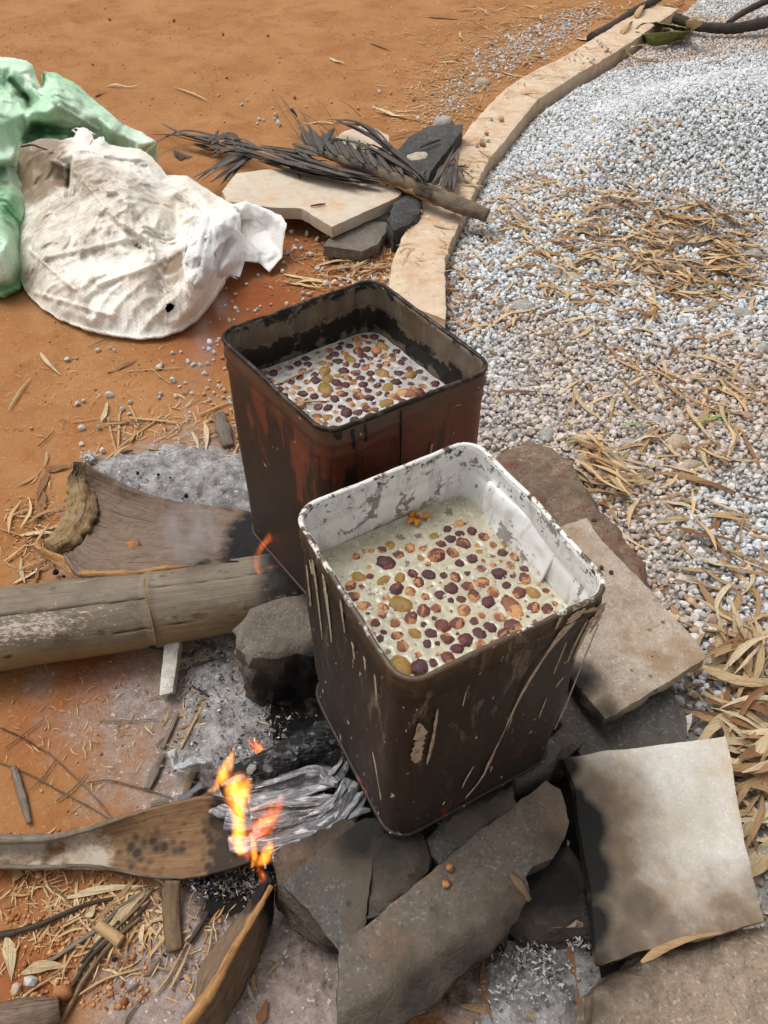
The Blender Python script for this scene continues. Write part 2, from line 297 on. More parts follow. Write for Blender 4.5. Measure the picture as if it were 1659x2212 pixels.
    b.P('Base Color', col).P('Roughness', 1); n = b.bump(b.noise(150, 5, .75), .8, .004); MAT['ash_powder'] = b.m
    b = B('flake'); t = b.attr('tint'); b.P('Base Color', b.ramp(t, [(0, (.012, .012, .012, 1)), (.3, (.03, .03, .03, 1)), (.55, C(96, 93, 91)), (.85, C(150, 147, 145)), (1, C(214, 212, 210))])); MAT['flake'] = b.m
    # sacks
    def weave(name, ca, cb, dirtc, dirt_amt, s1, dt=None):
        b = B(name)
        wv = b.m2('MULTIPLY', b.wave(s1, 1.2, d='DIAGONAL', det=0), b.wave(s1, 1.2, b.map((1, -1, 1)), d='DIAGONAL', det=0))
        col = b.mix(b.thr(b.noise(7, 5, .6), .35, .65), ca, cb)
        col = b.mix(b.m2('MULTIPLY', wv, .26), col, dirtc)
        d = b.m2('ADD', b.attr('soot'), b.m2('MULTIPLY', b.m2('SUBTRACT', b.noise(24, 7, .75, dist=.5), .5), 1.1))
        col = b.mix(b.m2('MULTIPLY', b.m2('MULTIPLY', b.thr(d, .15, .62), b.thr(b.attr('soot'), .01, .15)), .92), col, dirtc)
        col = b.mix(b.m2('MULTIPLY', b.thr(b.noise(70, 6, .8), .6, .72), dirt_amt), col, dirtc)
        b.P('Base Color', col).P('Roughness', .45).P('Specular IOR Level', .45).P('Subsurface Weight', .4); b.p.inputs['Subsurface Radius'].default_value = (1, 1, 1); b.p.inputs['Subsurface Scale'].default_value = .02
        n = b.bump(wv, .10, .001); n = b.bump(b.thr(b.m2('ABSOLUTE', b.m2('SUBTRACT', b.noise(1, 3, .5, b.map((11, 30, 16)), .3), .5)), .0, .03), .18, .003, n)
        b.bump(b.thr(b.m2('ABSOLUTE', b.m2('SUBTRACT', b.noise(1, 2, .5, b.map((30, 11, 16), (3, 1, 2)), .3), .5)), .0, .03), .16, .003, n)
        MAT[name] = b.m; return b
    weave('white_weave', C(226, 217, 202), C(240, 236, 228), C(122, 98, 72), .36, 46)
    weave('clean_weave', C(240, 239, 236), C(245, 244, 242), C(160, 152, 142), .10, 46)
    weave('green_weave', C(166, 206, 168), C(214, 228, 212), C(98, 154, 106), .34, 42)
    # tins
    b = B('sooty_tin'); X = b.xyz(); st = b.noise(1, 5, .65, b.map((45, 45, 5))); st2 = b.noise(1, 5, .65, b.map((110, 110, 7), (4, 1, 0)))
    col = b.mix(b.thr(st, .36, .64), C(24, 21, 19), C(48, 43, 38)); col = b.mix(b.thr(b.noise(13, 5, .6), .40, .58), col, (.013, .012, .011, 1))
    lowm = b.thr(X[2], .13, .0); rm = b.m2('MULTIPLY', b.m2('MULTIPLY', b.thr(b.noise(30, 6, .7), .56, .66), lowm), .6); col = b.mix(rm, col, C(120, 58, 38))
    col = b.mix(b.m2('MULTIPLY', b.thr(st2, .62, .72), b.m2('MULTIPLY', b.thr(X[2], .14, .34), .5)), col, C(120, 108, 92))
    col = b.mix(b.m2('MULTIPLY', b.thr(X[2], .31, .345), b.m2('MULTIPLY', b.noise(30, 4, .7), .8)), col, C(108, 88, 62))
    col = b.mix(b.m2('MULTIPLY', b.thr(b.noise(150, 2, .5, b.map((1, 1, .4))), .7, .73), .8), col, C(200, 192, 178))
    col = b.mix(b.m2('MULTIPLY', b.m2('MULTIPLY', b.thr(b.noise(1, 6, .75, b.map((38, 38, 11), (6, 3, 1)), .8), .56, .64), b.thr(X[2], .06, .30)), .55), col, C(136, 126, 112)); col = b.mix(b.m2('MULTIPLY', b.thr(b.noise(1, 5, .7, b.map((90, 90, 6), (1, 5, 2))), .52, .6), .6), col, (.011, .010, .010, 1))
    b.P('Base Color', col).P('Roughness', b.ramp(st, [(0, .42), (1, .75)])).P('Specular IOR Level', .4)
    n = b.bump(b.noise(9, 3, .5), .35, .01); b.bump(st2, .12, .002, n); MAT['sooty_tin'] = b.m
    b = B('chipped_white_paint'); X = b.xyz(); ch = b.noise(24, 7, .72, dist=.4); vs = b.noise(1, 5, .7, b.map((60, 60, 14)))
    col = b.mix(b.thr(b.noise(12, 4, .6), .4, .65), C(226, 226, 224), C(238, 238, 236)); col = b.mix(b.m2('MULTIPLY', b.thr(vs, .62, .68), .7), col, C(150, 146, 160))
    col = b.mix(b.thr(b.m2('ADD', ch, b.m2('MULTIPLY', X[0], -.25)), .56, .575), col, b.mix(b.noise(60, 3, .6), C(122, 116, 118), C(156, 146, 142)))
    col = b.mix(b.m2('MULTIPLY', b.thr(b.noise(60, 5, .7), .63, .66), b.thr(X[2], .25, .30)), col, C(110, 98, 70)); col = b.mix(b.m2('MULTIPLY', b.thr(b.noise(1, 5, .7, b.map((50, 50, 12), (3, 3, 3))), .50, .62), .5), col, C(168, 164, 160)); col = b.mix(b.m2('MULTIPLY', b.thr(X[2], .280, .266), b.thr(b.noise(30, 5, .7), .45, .65)), col, C(170, 160, 124))
    col = b.mix(b.m2('MULTIPLY', b.thr(b.noise(95, 4, .6), .57, .62), b.thr(X[2], .318, .336)), col, C(60, 50, 40))
    b.P('Base Color', col).P('Roughness', .35).P('Specular IOR Level', .5); b.bump(ch, .3, .003); MAT['chipped_white_paint'] = b.m
    b = B('rusty_red_tin'); X = b.xyz(); st = b.noise(1, 6, .68, b.map((34, 34, 6))); st2 = b.noise(1, 5, .6, b.map((80, 80, 9), (2, 7, 0)))
    col = b.mix(b.thr(b.noise(18, 4, .6), .35, .65), C(92, 44, 30), C(116, 60, 42))
    soot = b.m2('ADD', b.m2('MULTIPLY', X[0], -1.6), b.m2('MULTIPLY', X[1], -.55)); soot = b.m2('ADD', soot, b.m2('MULTIPLY', X[2], -1.15)); soot = b.m2('ADD', soot, .30)
    sm = b.thr(b.m2('ADD', b.m2('ADD', b.m2('MULTIPLY', st, .7), b.m2('MULTIPLY', b.noise(16, 6, .72), .3)), b.m2('MULTIPLY', soot, .55)), .54, .60); col = b.mix(b.m2('MULTIPLY', sm, .93), col, (.014, .012, .011, 1))
    col = b.mix(b.m2('MULTIPLY', b.thr(st2, .56, .64), .65), col, C(40, 28, 24)); col = b.mix(b.thr(X[2], .3, .335), col, b.mix(b.noise(40, 4, .7), C(66, 46, 36), C(96, 72, 56)))
    col = b.mix(b.m2('MULTIPLY', b.thr(b.noise(52, 4, .6), .7, .715), .8), col, C(190, 176, 160))
    b.P('Base Color', col).P('Roughness', .5).P('Specular IOR Level', .4); b.bump(b.noise(10, 3, .5), .3, .01); MAT['rusty_red_tin'] = b.m
    b = B('burnt_metal'); X = b.xyz(); n1 = b.noise(34, 6, .75)
    col = b.mix(b.thr(b.noise(1, 5, .65, b.map((70, 70, 18))), .35, .65), C(104, 92, 78), C(132, 120, 104)); col = b.mix(b.m2('MULTIPLY', b.thr(b.noise(20, 4, .6), .5, .68), .6), col, C(108, 82, 52))
    band = b.m2('MULTIPLY', b.thr(b.m2('ABSOLUTE', b.m2('SUBTRACT', X[2], .292)), .026, .004), 1.); low = b.thr(X[2], .262, .250)
    s = b.m2('ADD', b.m2('MULTIPLY', b.m2('MAXIMUM', band, low), .26), n1); top = b.thr(X[2], .325, .345); s = b.m2('ADD', s, b.m2('MULTIPLY', top, .12))
    col = b.mix(b.thr(s, .6, .66), col, (.013, .011, .01, 1)); b.P('Base Color', col).P('Roughness', .45).P('Metallic', .25).P('Specular IOR Level', .4); b.bump(n1, .4, .003); MAT['burnt_metal'] = b.m
    b = B('rim_dark'); b.P('Base Color', b.mix(b.thr(b.noise(70, 5, .7), .5, .6), C(34, 29, 27), C(80, 68, 58))).P('Roughness', .45).P('Metallic', .4); MAT['rim_dark'] = b.m
    b = B('rim_white'); X = b.xyz(); k = b.thr(b.m2('ADD', b.m2('MULTIPLY', X[1], 1.7), b.noise(60, 5, .7)), .40, .50)
    k2 = b.m2('MULTIPLY', k, b.thr(b.noise(42, 6, .75, b.map((1, 1, 1), (3, 3, 3))), .58, .53)); col = b.mix(k2, C(84, 70, 56), C(220, 217, 210)); b.P('Base Color', col).P('Roughness', .35); b.bump(b.noise(140, 3, .6), .6, .002); MAT['rim_white'] = b.m
    b = B('drip_paint'); b.P('Base Color', b.mix(b.thr(b.noise(130, 4, .7), .45, .65), C(178, 168, 150), C(126, 114, 97))).P('Roughness', .6); MAT['drip_paint'] = b.m
    b = B('drip_soot'); b.P('Base Color', (.012, .011, .01, 1)).P('Roughness', .35); MAT['drip_soot'] = b.m
    # cooking liquid
    def broth(name, ca, cb, cc, foam):
        b = B(name); n1 = b.noise(22, 6, .65, dist=1.0); n2 = b.noise(260, 4, .7)
        col = b.mix(b.thr(n1, .35, .65), ca, cb); col = b.mix(b.m2('MULTIPLY', b.thr(n2, .5, .72), foam * .7), col, cc)
        col = b.mix(b.m2('MULTIPLY', b.thr(b.noise(9, 5, .6, dist=2), .55, .7), .5), col, cc); col = b.mix(b.m2('MULTIPLY', b.thr(b.noise(150, 3, .6, b.map((1, 1, 1), (8, 1, 1))), .69, .72), .6), col, C(104, 92, 66)); col = b.mix(b.m2('MULTIPLY', b.thr(b.noise(40, 5, .7, b.map((1, 1, 1), (2, 8, 1)), 1.5), .55, .68), .55), col, cc)
        b.P('Base Color', col).P('Roughness', b.ramp(n1, [(0, .08), (1, .3)])).P('Specular IOR Level', .5); n = b.bump(n2, .12, .001); b.bump(n1, .3, .004, n); MAT[name] = b.m
    broth('murky_broth', C(156, 148, 124), C(178, 171, 150), C(208, 204, 190), .6); broth('foamy_broth', C(150, 146, 140), C(184, 181, 176), C(222, 220, 217), .85)
    b = B('bubble'); b.P('Base Color', C(206, 202, 188)).P('Roughness', .1).P('Alpha', .55); MAT['bubble'] = b.m
    def fruit(name, skin, flesh, lo, hi, wet=.12):
        b = B(name); r = b.rand(); X = b.xyz(); n1 = b.noise(150, 4, .65, b.map((1, 1, 1), (0, 0, 0)))
        sk = b.mix(n1, skin[0], skin[1]); sk = b.mix(b.m2('MULTIPLY', r, .5), sk, skin[2]); q = b.m2('ADD', b.noise(75, 3, .6), b.m2('MULTIPLY', X[0], 14.)); q = b.m2('ADD', q, b.m2('MULTIPLY', X[2], 9.))
        col = b.mix(b.thr(q, lo, hi), sk, b.mix(b.noise(140, 4, .7), flesh[0], flesh[1])); b.P('Base Color', col).P('Roughness', wet + .08).P('Specular IOR Level', .5); b.bump(b.noise(230, 5, .7), .8, .003); MAT[name] = b.m
    fruit('purple_fruit', (C(66, 30, 34), C(98, 46, 44), C(52, 38, 48)), (C(140, 84, 62), C(116, 62, 52)), .64, .72)
    fruit('split_fruit', (C(88, 44, 40), C(116, 62, 48), C(70, 44, 46)), (C(196, 142, 86), C(164, 100, 60)), .53, .60)
    fruit('tan_fruit', (C(124, 72, 50), C(154, 100, 64), C(104, 60, 46)), (C(202, 154, 100), C(178, 122, 74)), .48, .57)
    fruit('yellow_fruit', (C(132, 98, 40), C(160, 124, 54), C(120, 102, 52)), (C(180, 150, 90), C(138, 88, 42)), .58, .72)
    fruit('grey_fruit', (C(112, 100, 84), C(132, 118, 98), C(88, 80, 78)), (C(150, 128, 96), C(128, 108, 80)), .6, .8)
    b = B('petal'); b.P('Base Color', b.mix(b.noise(120, 3, .6), C(208, 142, 24), C(166, 96, 24))).P('Roughness', .5); MAT['petal'] = b.m
    b = B('film'); b.P('Base Color', C(200, 202, 204)).P('Roughness', .25).P('Alpha', .55).P('Specular IOR Level', .6); b.bump(b.voro(60, 'DISTANCE_TO_EDGE'), .8, .01); MAT['film'] = b.m
    # flames and smoke: soft puffs of gas, densest at the middle of each unit ball
    def gas(nm, sc, lo, hi, dens, col, emit):
        m = bpy.data.materials.new(nm); m.use_nodes = True; t = m.node_tree; t.nodes.clear(); N = t.nodes.new; L = t.links.new
        o = N('ShaderNodeOutputMaterial'); tc = N('ShaderNodeTexCoord'); ln = N('ShaderNodeVectorMath'); ln.operation = 'LENGTH'; L(tc.outputs['Object'], ln.inputs[0])
        fo = N('ShaderNodeMapRange'); fo.interpolation_type = 'SMOOTHSTEP'; fo.inputs[1].default_value = 1; fo.inputs[2].default_value = .35; L(ln.outputs['Value'], fo.inputs[0])
        g = N('ShaderNodeNewGeometry'); mp = N('ShaderNodeMapping'); mp.inputs['Scale'].default_value = sc; L(g.outputs['Position'], mp.inputs[0]); nz = N('ShaderNodeTexNoise'); nz.inputs['Scale'].default_value = 1; nz.inputs['Detail'].default_value = 3; nz.inputs['Distortion'].default_value = .5; L(mp.outputs[0], nz.inputs[0])
        mr = N('ShaderNodeMapRange'); mr.inputs[1].default_value = lo; mr.inputs[2].default_value = hi; mr.inputs[3].default_value = .15 * dens if emit else 0; mr.inputs[4].default_value = dens; L(nz.outputs['Fac'], mr.inputs[0]); mu = N('ShaderNodeMath'); mu.operation = 'MULTIPLY'; L(mr.outputs[0], mu.inputs[0]); L(fo.outputs[0], mu.inputs[1])
        if emit: sh = N('ShaderNodeEmission'); sh.inputs[0].default_value = col; L(mu.outputs[0], sh.inputs[1])
        else: sh = N('ShaderNodeVolumePrincipled'); sh.inputs['Color'].default_value = col; L(mu.outputs[0], sh.inputs['Density'])
        L(sh.outputs[0], o.inputs['Volume']); MAT[nm] = m
    gas('flame_bright', (130, 130, 30), .36, .62, 82., (1, .29, .032, 1), True); gas('flame_faint', (130, 130, 30), .38, .64, 36., (1, .16, .015, 1), True); gas('smoke', (24, 24, 10), .42, .70, 6., (.86, .88, .92, 1), False)
mats()

# ------------------------------------------------------------------ object helpers
def tag(o, label=None, cat=None, group=None, kind=None):
    if label: o['label'] = label
    if cat: o['category'] = cat
    if group: o['group'] = group
    if kind: o['kind'] = kind
    return o
def new_obj(name, me, parent=None, loc=None):
    o = bpy.data.objects.new(name, me); COL.objects.link(o)
    if parent is not None: o.parent = parent
    if loc is not None: o.location = loc
    return o
def empty(name, loc, label, cat, group=None):
    o = bpy.data.objects.new(name, None); COL.objects.link(o); o.location = loc; o.empty_display_size = .05
    return tag(o, label, cat, group)
def mesh(name, V, F, mat, attrs=None, smooth=True):
    """V (n,3) array, F list of index tuples or (m,3)/(m,4) array"""
    V = np.asarray(V, float); me = bpy.data.meshes.new(name)
    if isinstance(F, np.ndarray):
        k = F.shape[1]; me.vertices.add(len(V)); me.vertices.foreach_set('co', V.ravel().astype(np.float32))
        me.loops.add(F.size); me.loops.foreach_set('vertex_index', F.ravel().astype(np.int32))
        me.polygons.add(len(F)); me.polygons.foreach_set('loop_start', (np.arange(len(F)) * k).astype(np.int32)); me.polygons.foreach_set('loop_total', np.full(len(F), k, np.int32))
        me.update(calc_edges=True); me.validate()
    else:
        me.from_pydata([tuple(v) for v in V], [], [tuple(f) for f in F]); me.update()
    for k, a in (attrs or {}).items():
        at_ = me.attributes.new(k, 'FLOAT', 'POINT'); at_.data.foreach_set('value', np.asarray(a, np.float32))
    me.polygons.foreach_set('use_smooth', np.full(len(me.polygons), smooth, bool))
    me.materials.append(mat if not isinstance(mat, str) else MAT[mat]); return me
def crumple(x, y, f, seed, n=6):
    """creased cloth: sharp folds running in several directions, each fading in and out"""
    r = np.random.RandomState(seed); v = 0
    for k in range(n):
        a = r.uniform(0, math.pi); ff = f * r.uniform(.6, 1.7); ph = (x * math.cos(a) + y * math.sin(a)) * ff + 1.1 * fbm(x, y, f * .35, 2, seed + k * 7) + r.uniform(0, 9)
        tri = 1 - np.abs((ph % 1) * 2 - 1); v = v + (np.maximum(tri - .35, 0) * 1.5) * sstep(-.05, .35, fbm(x, y, f * .3, 2, seed + 40 + k * 5)) / (ff / f)
    return v
def blobs(P, lst):
    """value 0..1 at points P (n,3) from a list of (centre Vector, radius, strength)"""
    s = np.zeros(len(P))
    for c, r, k in lst:
        d = np.linalg.norm(P - np.array(c), axis=1); s = np.maximum(s, k * np.clip(1.25 - d / r, 0, 1))
    return np.clip(s, 0, 1)

def slab_mesh(name, P3, th, mat, *, bend=None, grid=.012, jit=.003, relief=.0015, edge=.004, side=.003, down=False, grow=0., stains=(), seed=0, hollow=0.):
    """a broken slab or block: outline P3 (its top), thickness th; uneven outline, worn edges, rough sides. Returns mesh and base location"""
    P3 = [Vector(p) for p in P3]; n = len(P3)
    cen = sum(P3, Vector()) / n; nor = Vector()
    for i in range(n): nor += (P3[i] - cen).cross(P3[(i + 1) % n] - cen)
    nor.normalize()
    if nor.z < 0: nor = -nor
    u = (Vector((1, 0, 0)) - nor * nor.x).normalized(); v = nor.cross(u)
    P2 = [((p - cen).dot(u), (p - cen).dot(v)) for p in P3]
    if sum(P2[i][0] * P2[(i + 1) % n][1] - P2[(i + 1) % n][0] * P2[i][1] for i in range(n)) < 0: P2.reverse()
    bd = []
    for i in range(n):
        a, b = np.array(P2[i]), np.array(P2[(i + 1) % n]); L = np.linalg.norm(b - a); k = max(1, int(L / grid)); t_ = (b - a) / (L + 1e-9); nn = np.array([t_[1], -t_[0]])
        for j in range(k):
            q = a + (b - a) * j / k
            w = mnoise.noise(Vector((q[0] * 28 + seed * 7.7, q[1] * 28, seed))) + .6 * mnoise.noise(Vector((q[0] * 90 + seed, q[1] * 90, seed * 3.1)))
            bd.append(q + nn * w * jit)
    bd = np.array(bd); mn, mx = bd.min(0), bd.max(0)
    gx, gy = np.meshgrid(np.arange(mn[0], mx[0], grid), np.arange(mn[1], mx[1], grid)); gx = gx.ravel(); gy = gy.ravel()
    rs = np.random.RandomState(seed + 11); gx = gx + rs.uniform(-.3, .3, gx.shape) * grid; gy = gy + rs.uniform(-.3, .3, gy.shape) * grid
    ok = inside(gx, gy, bd); ok &= seg_dist(gx, gy, bd) > grid * .5
    pts = [Vector(p) for p in bd] + [Vector((x, y)) for x, y in zip(gx[ok], gy[ok])]
    nb = len(bd); ed = [(i, (i + 1) % nb) for i in range(nb)]
    vv, _, ff, _, _, _ = delaunay_2d_cdt(pts, ed, [list(range(nb))], 1, 1e-7)
    vv = np.array([(p[0], p[1]) for p in vv]); ff = [tuple(f) for f in ff]
    d = seg_dist(vv[:, 0], vv[:, 1], bd)
    zz = np.array([mnoise.fractal(Vector((p[0] * 22 + seed * 3, p[1] * 22, seed)), 1, 2, 4) for p in vv]) * relief
    e = np.clip(1 - d / max(edge, 1e-6), 0, 1); zz = zz - edge * .75 * e * e * (1 + .5 * np.array([mnoise.noise(Vector((p[0] * 60, p[1] * 60, seed + 5))) for p in vv])) - hollow * np.clip(d / .05, 0, 1)
    U, Vv, N = np.array(u), np.array(v), np.array(nor); D = np.array([0, 0, -1.]) if down else -N
    base = np.array(cen)
    top = base + vv[:, :1] * U + vv[:, 1:] * Vv + zz[:, None] * N
    # boundary order from edge use
    cnt = {}
    for f in ff:
        for i in range(len(f)):
            cnt[(f[i], f[(i + 1) % len(f)])] = 1
    nxt = {a: b for (a, b) in cnt if (b, a) not in cnt}
    s0 = next(iter(nxt)); loop = [s0]; q = nxt[s0]
    while q != s0 and len(loop) < 5000: loop.append(q); q = nxt[q]
    lp = np.array(loop); rows = max(2, int(th / max(grid, .008)) + 1); V = [top]; idx = [lp]; off = len(top)
    cc = top[lp].mean(0); outw = top[lp] - cc; outw -= np.outer(outw @ N, N); outw /= np.linalg.norm(outw, axis=1)[:, None] + 1e-9
    for r in range(1, rows + 1):
        t = r / rows
        w = np.array([mnoise.fractal(Vector((p[0] * 34, p[1] * 34 + seed, (p[2] - th * t) * 34)), 1, 2, 3) for p in top[lp]])
        rr = top[lp] + D * (th * t) + outw * ((w * side + grow * t) + (edge * .35 * math.sin(min(t * 3, 1) * 1.57)) - (edge * .6 * max(0, t - .75) * 4))[:, None]
        V.append(rr); idx.append(np.arange(off, off + len(lp))); off += len(lp)
    F = list(ff)
    for r in range(rows):
        a, b = idx[r], idx[r + 1]; m = len(lp)
        for i in range(m):
            j = (i + 1) % m; F.append((a[i], b[i], b[j], a[j]))
    F.append(tuple(reversed(idx[-1])))
    V = np.concatenate(V); loc = Vector(cen) + Vector(D) * th
    if bend: # the part beyond a fold line slopes down
        q0, q1, sl = bend; dx, dy = q1[0] - q0[0], q1[1] - q0[1]; L_ = math.hypot(dx, dy); dd = ((V[:, 0] - q0[0]) * dy - (V[:, 1] - q0[1]) * dx) / L_ + .004 * np.array([mnoise.noise(Vector((p[0] * 40, p[1] * 40, 7))) for p in V]); V[:, 2] = np.maximum(V[:, 2] - sl * np.maximum(0, dd), .004)
    so = blobs(V, [(at(*c) if len(c) == 3 else c, r_, k_) for c, r_, k_ in stains]) if stains else np.zeros(len(V))
    me = mesh(name, V - np.array(loc), F, mat, {'soot': so}); return me, loc
def slab(name, label, cat, pts, th, mat, group=None, **k):
    me, loc = slab_mesh(name, [at(*p) for p in pts], th, mat, **k)
    o = new_obj(name, me, None, loc); tag(o, label, cat, group)
    ed = o.modifiers.new('sharp', 'EDGE_SPLIT'); ed.split_angle = R(32)
    return o

def cat_rom(P, n):
    """dense points through the control points P (k,3)"""
    P = np.asarray(P, float); k = len(P); Q = np.vstack([2 * P[0] - P[1], P, 2 * P[-1] - P[-2]]); out = []
    t = np.linspace(0, k - 1, n); i = np.minimum(t.astype(int), k - 2); f = (t - i)[:, None]
    p0, p1, p2, p3 = Q[i], Q[i + 1], Q[i + 2], Q[i + 3]
    return .5 * (2 * p1 + (p2 - p0) * f + (2 * p0 - 5 * p1 + 4 * p2 - p3) * f ** 2 + (3 * p1 - p0 - 3 * p2 + p3) * f ** 3)
def tube_mesh(name, P, rad, mat, n=40, sides=10, flat=1., rough=0., seed=0, closed=False, attrs=None, loc=None, cap=True, flatdir=None):
    P = np.asarray([tuple(p) for p in P], float); rad = np.asarray(rad, float) if np.ndim(rad) else np.full(len(P), rad)
    if closed: Q = P; r = np.full(len(P), rad[0]); n = len(P)
    else: Q = cat_rom(P, n); r = np.interp(np.linspace(0, 1, n), np.linspace(0, 1, len(rad)), rad)
    T = np.roll(Q, -1, 0) - np.roll(Q, 1, 0) if closed else np.gradient(Q, axis=0)
    T /= np.linalg.norm(T, axis=1)[:, None] + 1e-9
    A = np.zeros_like(Q); a = np.array([0, 0, 1.]) if flatdir is None else np.array(flatdir, float)
    for i in range(n):
        b = a - T[i] * (a @ T[i])
        if np.linalg.norm(b) < 1e-4: b = np.cross(T[i], [1, 0, 0])
        A[i] = b / np.linalg.norm(b)
    Bn = np.cross(T, A); an = np.linspace(0, 2 * math.pi, sides, endpoint=False); V = []
    for i in range(n):
        ring = Q[i] + r[i] * (np.cos(an)[:, None] * Bn[i] + np.sin(an)[:, None] * A[i] * flat)
        if rough:
            w = np.array([mnoise.fractal(Vector((p[0] * 55 + seed, p[1] * 55, p[2] * 55)), 1, 2, 3) for p in ring]); ring = ring + (ring - Q[i]) * (w * rough)[:, None]
        V.append(ring)
    V = np.concatenate(V); F = []
    for i in range(n if closed else n - 1):
        j = (i + 1) % n
        for k in range(sides):
            F.append((i * sides + k, i * sides + (k + 1) % sides, j * sides + (k + 1) % sides, j * sides + k))
    if not closed and cap: F.append(tuple(reversed(range(sides)))); F.append(tuple(range((n - 1) * sides, n * sides)))
    loc = Vector(loc) if loc is not None else Vector((Q[:, 0].mean(), Q[:, 1].mean(), V[:, 2].min()))
    at_ = attrs(V) if attrs else {}
    cl = np.concatenate([[0], np.cumsum(np.linalg.norm(np.diff(Q, axis=0), axis=1))]); at_['pu'] = np.repeat(cl, sides); at_['pv'] = np.tile(np.abs(an - math.pi) * r.mean(), n)
    return mesh(name, V - np.array(loc), F, mat, at_), loc
def tube(name, label, cat, P, rad, mat, group=None, **k):
    me, loc = tube_mesh(name, P, rad, mat, **k); return tag(new_obj(name, me, None, loc), label, cat, group)
def patch_mesh(name, rows, mat, nu=60, nv=24, th=.004, noise=0., nf=30, attrs=None, loc=None, seed=0, frng=None):
    """a curved sheet through a grid of control points (rows x cols x 3), with thickness"""
    G = np.asarray([[tuple(p) for p in r] for r in rows], float)
    A = np.stack([cat_rom(G[:, j], nu) for j in range(G.shape[1])], 1); A = np.stack([cat_rom(A[i], nv) for i in range(nu)], 0)
    du = np.gradient(A, axis=0); dv = np.gradient(A, axis=1); N = np.cross(du, dv); N /= np.linalg.norm(N, axis=2)[..., None] + 1e-9
    if N[..., 2].mean() < 0: N = -N
    if noise:
        w = np.array([mnoise.fractal(Vector((p[0] * nf + seed, p[1] * nf, p[2] * nf)), 1, 2, 4) for p in A.reshape(-1, 3)]).reshape(nu, nv); A = A + N * (w * noise)[..., None]
    if frng: # ragged ends and edges
        ww = np.array([mnoise.noise(Vector((i * 1.7, seed, 0))) for i in range(nv)]); A[-1] += du[-1] * (ww * frng)[:, None]; A[0] -= du[0] * (ww[::-1] * frng)[:, None]
    B_ = A - N * th; V = np.concatenate([A.reshape(-1, 3), B_.reshape(-1, 3)]); F = []; m = nu * nv
    for i in range(nu - 1):
        for j in range(nv - 1):
            a, b, c, d = i * nv + j, i * nv + j + 1, (i + 1) * nv + j + 1, (i + 1) * nv + j
            F.append((a, b, c, d)); F.append((m + d, m + c, m + b, m + a))
    bl = [i * nv for i in range(nu)] + [(nu - 1) * nv + j for j in range(1, nv)] + [i * nv + nv - 1 for i in range(nu - 2, -1, -1)] + [j for j in range(nv - 2, 0, -1)]
    for a, b in zip(bl, bl[1:] + bl[:1]): F.append((a, b, m + b, m + a))
    loc = Vector(loc) if loc is not None else Vector((V[:, 0].mean(), V[:, 1].mean(), V[:, 2].min()))
    ad = attrs(V) if attrs else {}; cu = np.concatenate([[0], np.cumsum(np.linalg.norm(np.diff(A, axis=0), axis=2).mean(1))]); cv = np.concatenate([[0], np.cumsum(np.linalg.norm(np.diff(A, axis=1), axis=2).mean(0))])
    ad['pu'] = np.tile(np.repeat(cu, nv), 2); ad['pv'] = np.tile(np.tile(cv, nu), 2)
    me = mesh(name, V - np.array(loc), F, mat, ad)
    bm = bmesh.new(); bm.from_mesh(me); bmesh.ops.recalc_face_normals(bm, faces=bm.faces); bm.to_mesh(me); bm.free()
    return me, loc

# ------------------------------------------------------------------ the ground
KL = [(838, 640), (842, 600), (846, 568), (862, 525), (884, 480), (908, 425), (925, 385), (952, 348), (985, 312), (1030, 254), (1062, 220), (1092, 190), (1130, 165), (1170, 143), (1205, 128), (1240, 108), (1275, 86), (1310, 62), (1350, 36), (1400, 5)]
KR = [(964, 690), (962, 620), (960, 558), (978, 512), (1000, 462), (1020, 420), (1035, 382), (1058, 340), (1098, 292), (1128, 254), (1146, 232), (1163, 212), (1205, 186), (1250, 157), (1290, 135), (1325, 114), (1355, 95), (1385, 75), (1420, 50), (1465, 18)]
KZ = .062
kl = [at(*p, KZ) for p in KL]; kr = [at(*p, KZ) for p in KR]
GP = [tuple(p)[:2] for p in kr]
GPOLY = [tuple(p)[:2] for p in kr[:19]] + [(2.1, 5.6), (4.2, 5.6), (3.4, 1.5), (1.6, .05)] + [tuple(at(*p, .03))[:2] for p in ((1648, 2230), (1632, 2000), (1600, 1760), (1500, 1600), (1420, 1420), (1330, 1250), (1240, 1080), (1100, 1010), (1010, 960), (985, 800))]
FIRE = at(760, 1560, 0)
hx, hy, _ = at(1640, 250, .15)
def terrain(x, y):
    x = np.asarray(x, float); y = np.asarray(y, float)
    z = .010 * fbm(x, y, .9, 3, 3) + .006 * fbm(x, y, 5, 3, 5) + .0022 * fbm(x, y, 26, 3, 9)
    dg = seg_dist(x, y, GPOLY); ing = inside(x, y, GPOLY)
    g = np.where(ing, sstep(0, .05, dg), 0) * (.030 + .012 * fbm(x, y, 3.2, 3, 21))
    ex = ((x - hx) * .80 + (y - hy) * .60); ey = (-(x - hx) * .60 + (y - hy) * .80)
    r = np.sqrt((ex / 1.25) ** 2 + (ey / .72) ** 2)
    g = g + np.where(ing, .21 * (1 - sstep(.05, 1., r)) * sstep(0, .4, dg), 0)
    far = sstep(6, 14, np.hypot(x, y))
    return z * (1 - far) + g * (1 - far)
_tx, _ty = np.arange(-2.7, 3.6, .01), np.arange(-.1, 5.6, .01)
_TG = terrain(*np.meshgrid(_tx, _ty)); _IG = inside(*np.meshgrid(_tx, _ty), GPOLY)
def tz(x, y):
    u = min(max((x + 2.7) / .01, 0), len(_tx) - 1.01); v = min(max((y + .1) / .01, 0), len(_ty) - 1.01); i, j = int(u), int(v); u -= i; v -= j
    return float((_TG[j, i] * (1 - u) + _TG[j, i + 1] * u) * (1 - v) + (_TG[j + 1, i] * (1 - u) + _TG[j + 1, i + 1] * u) * v)
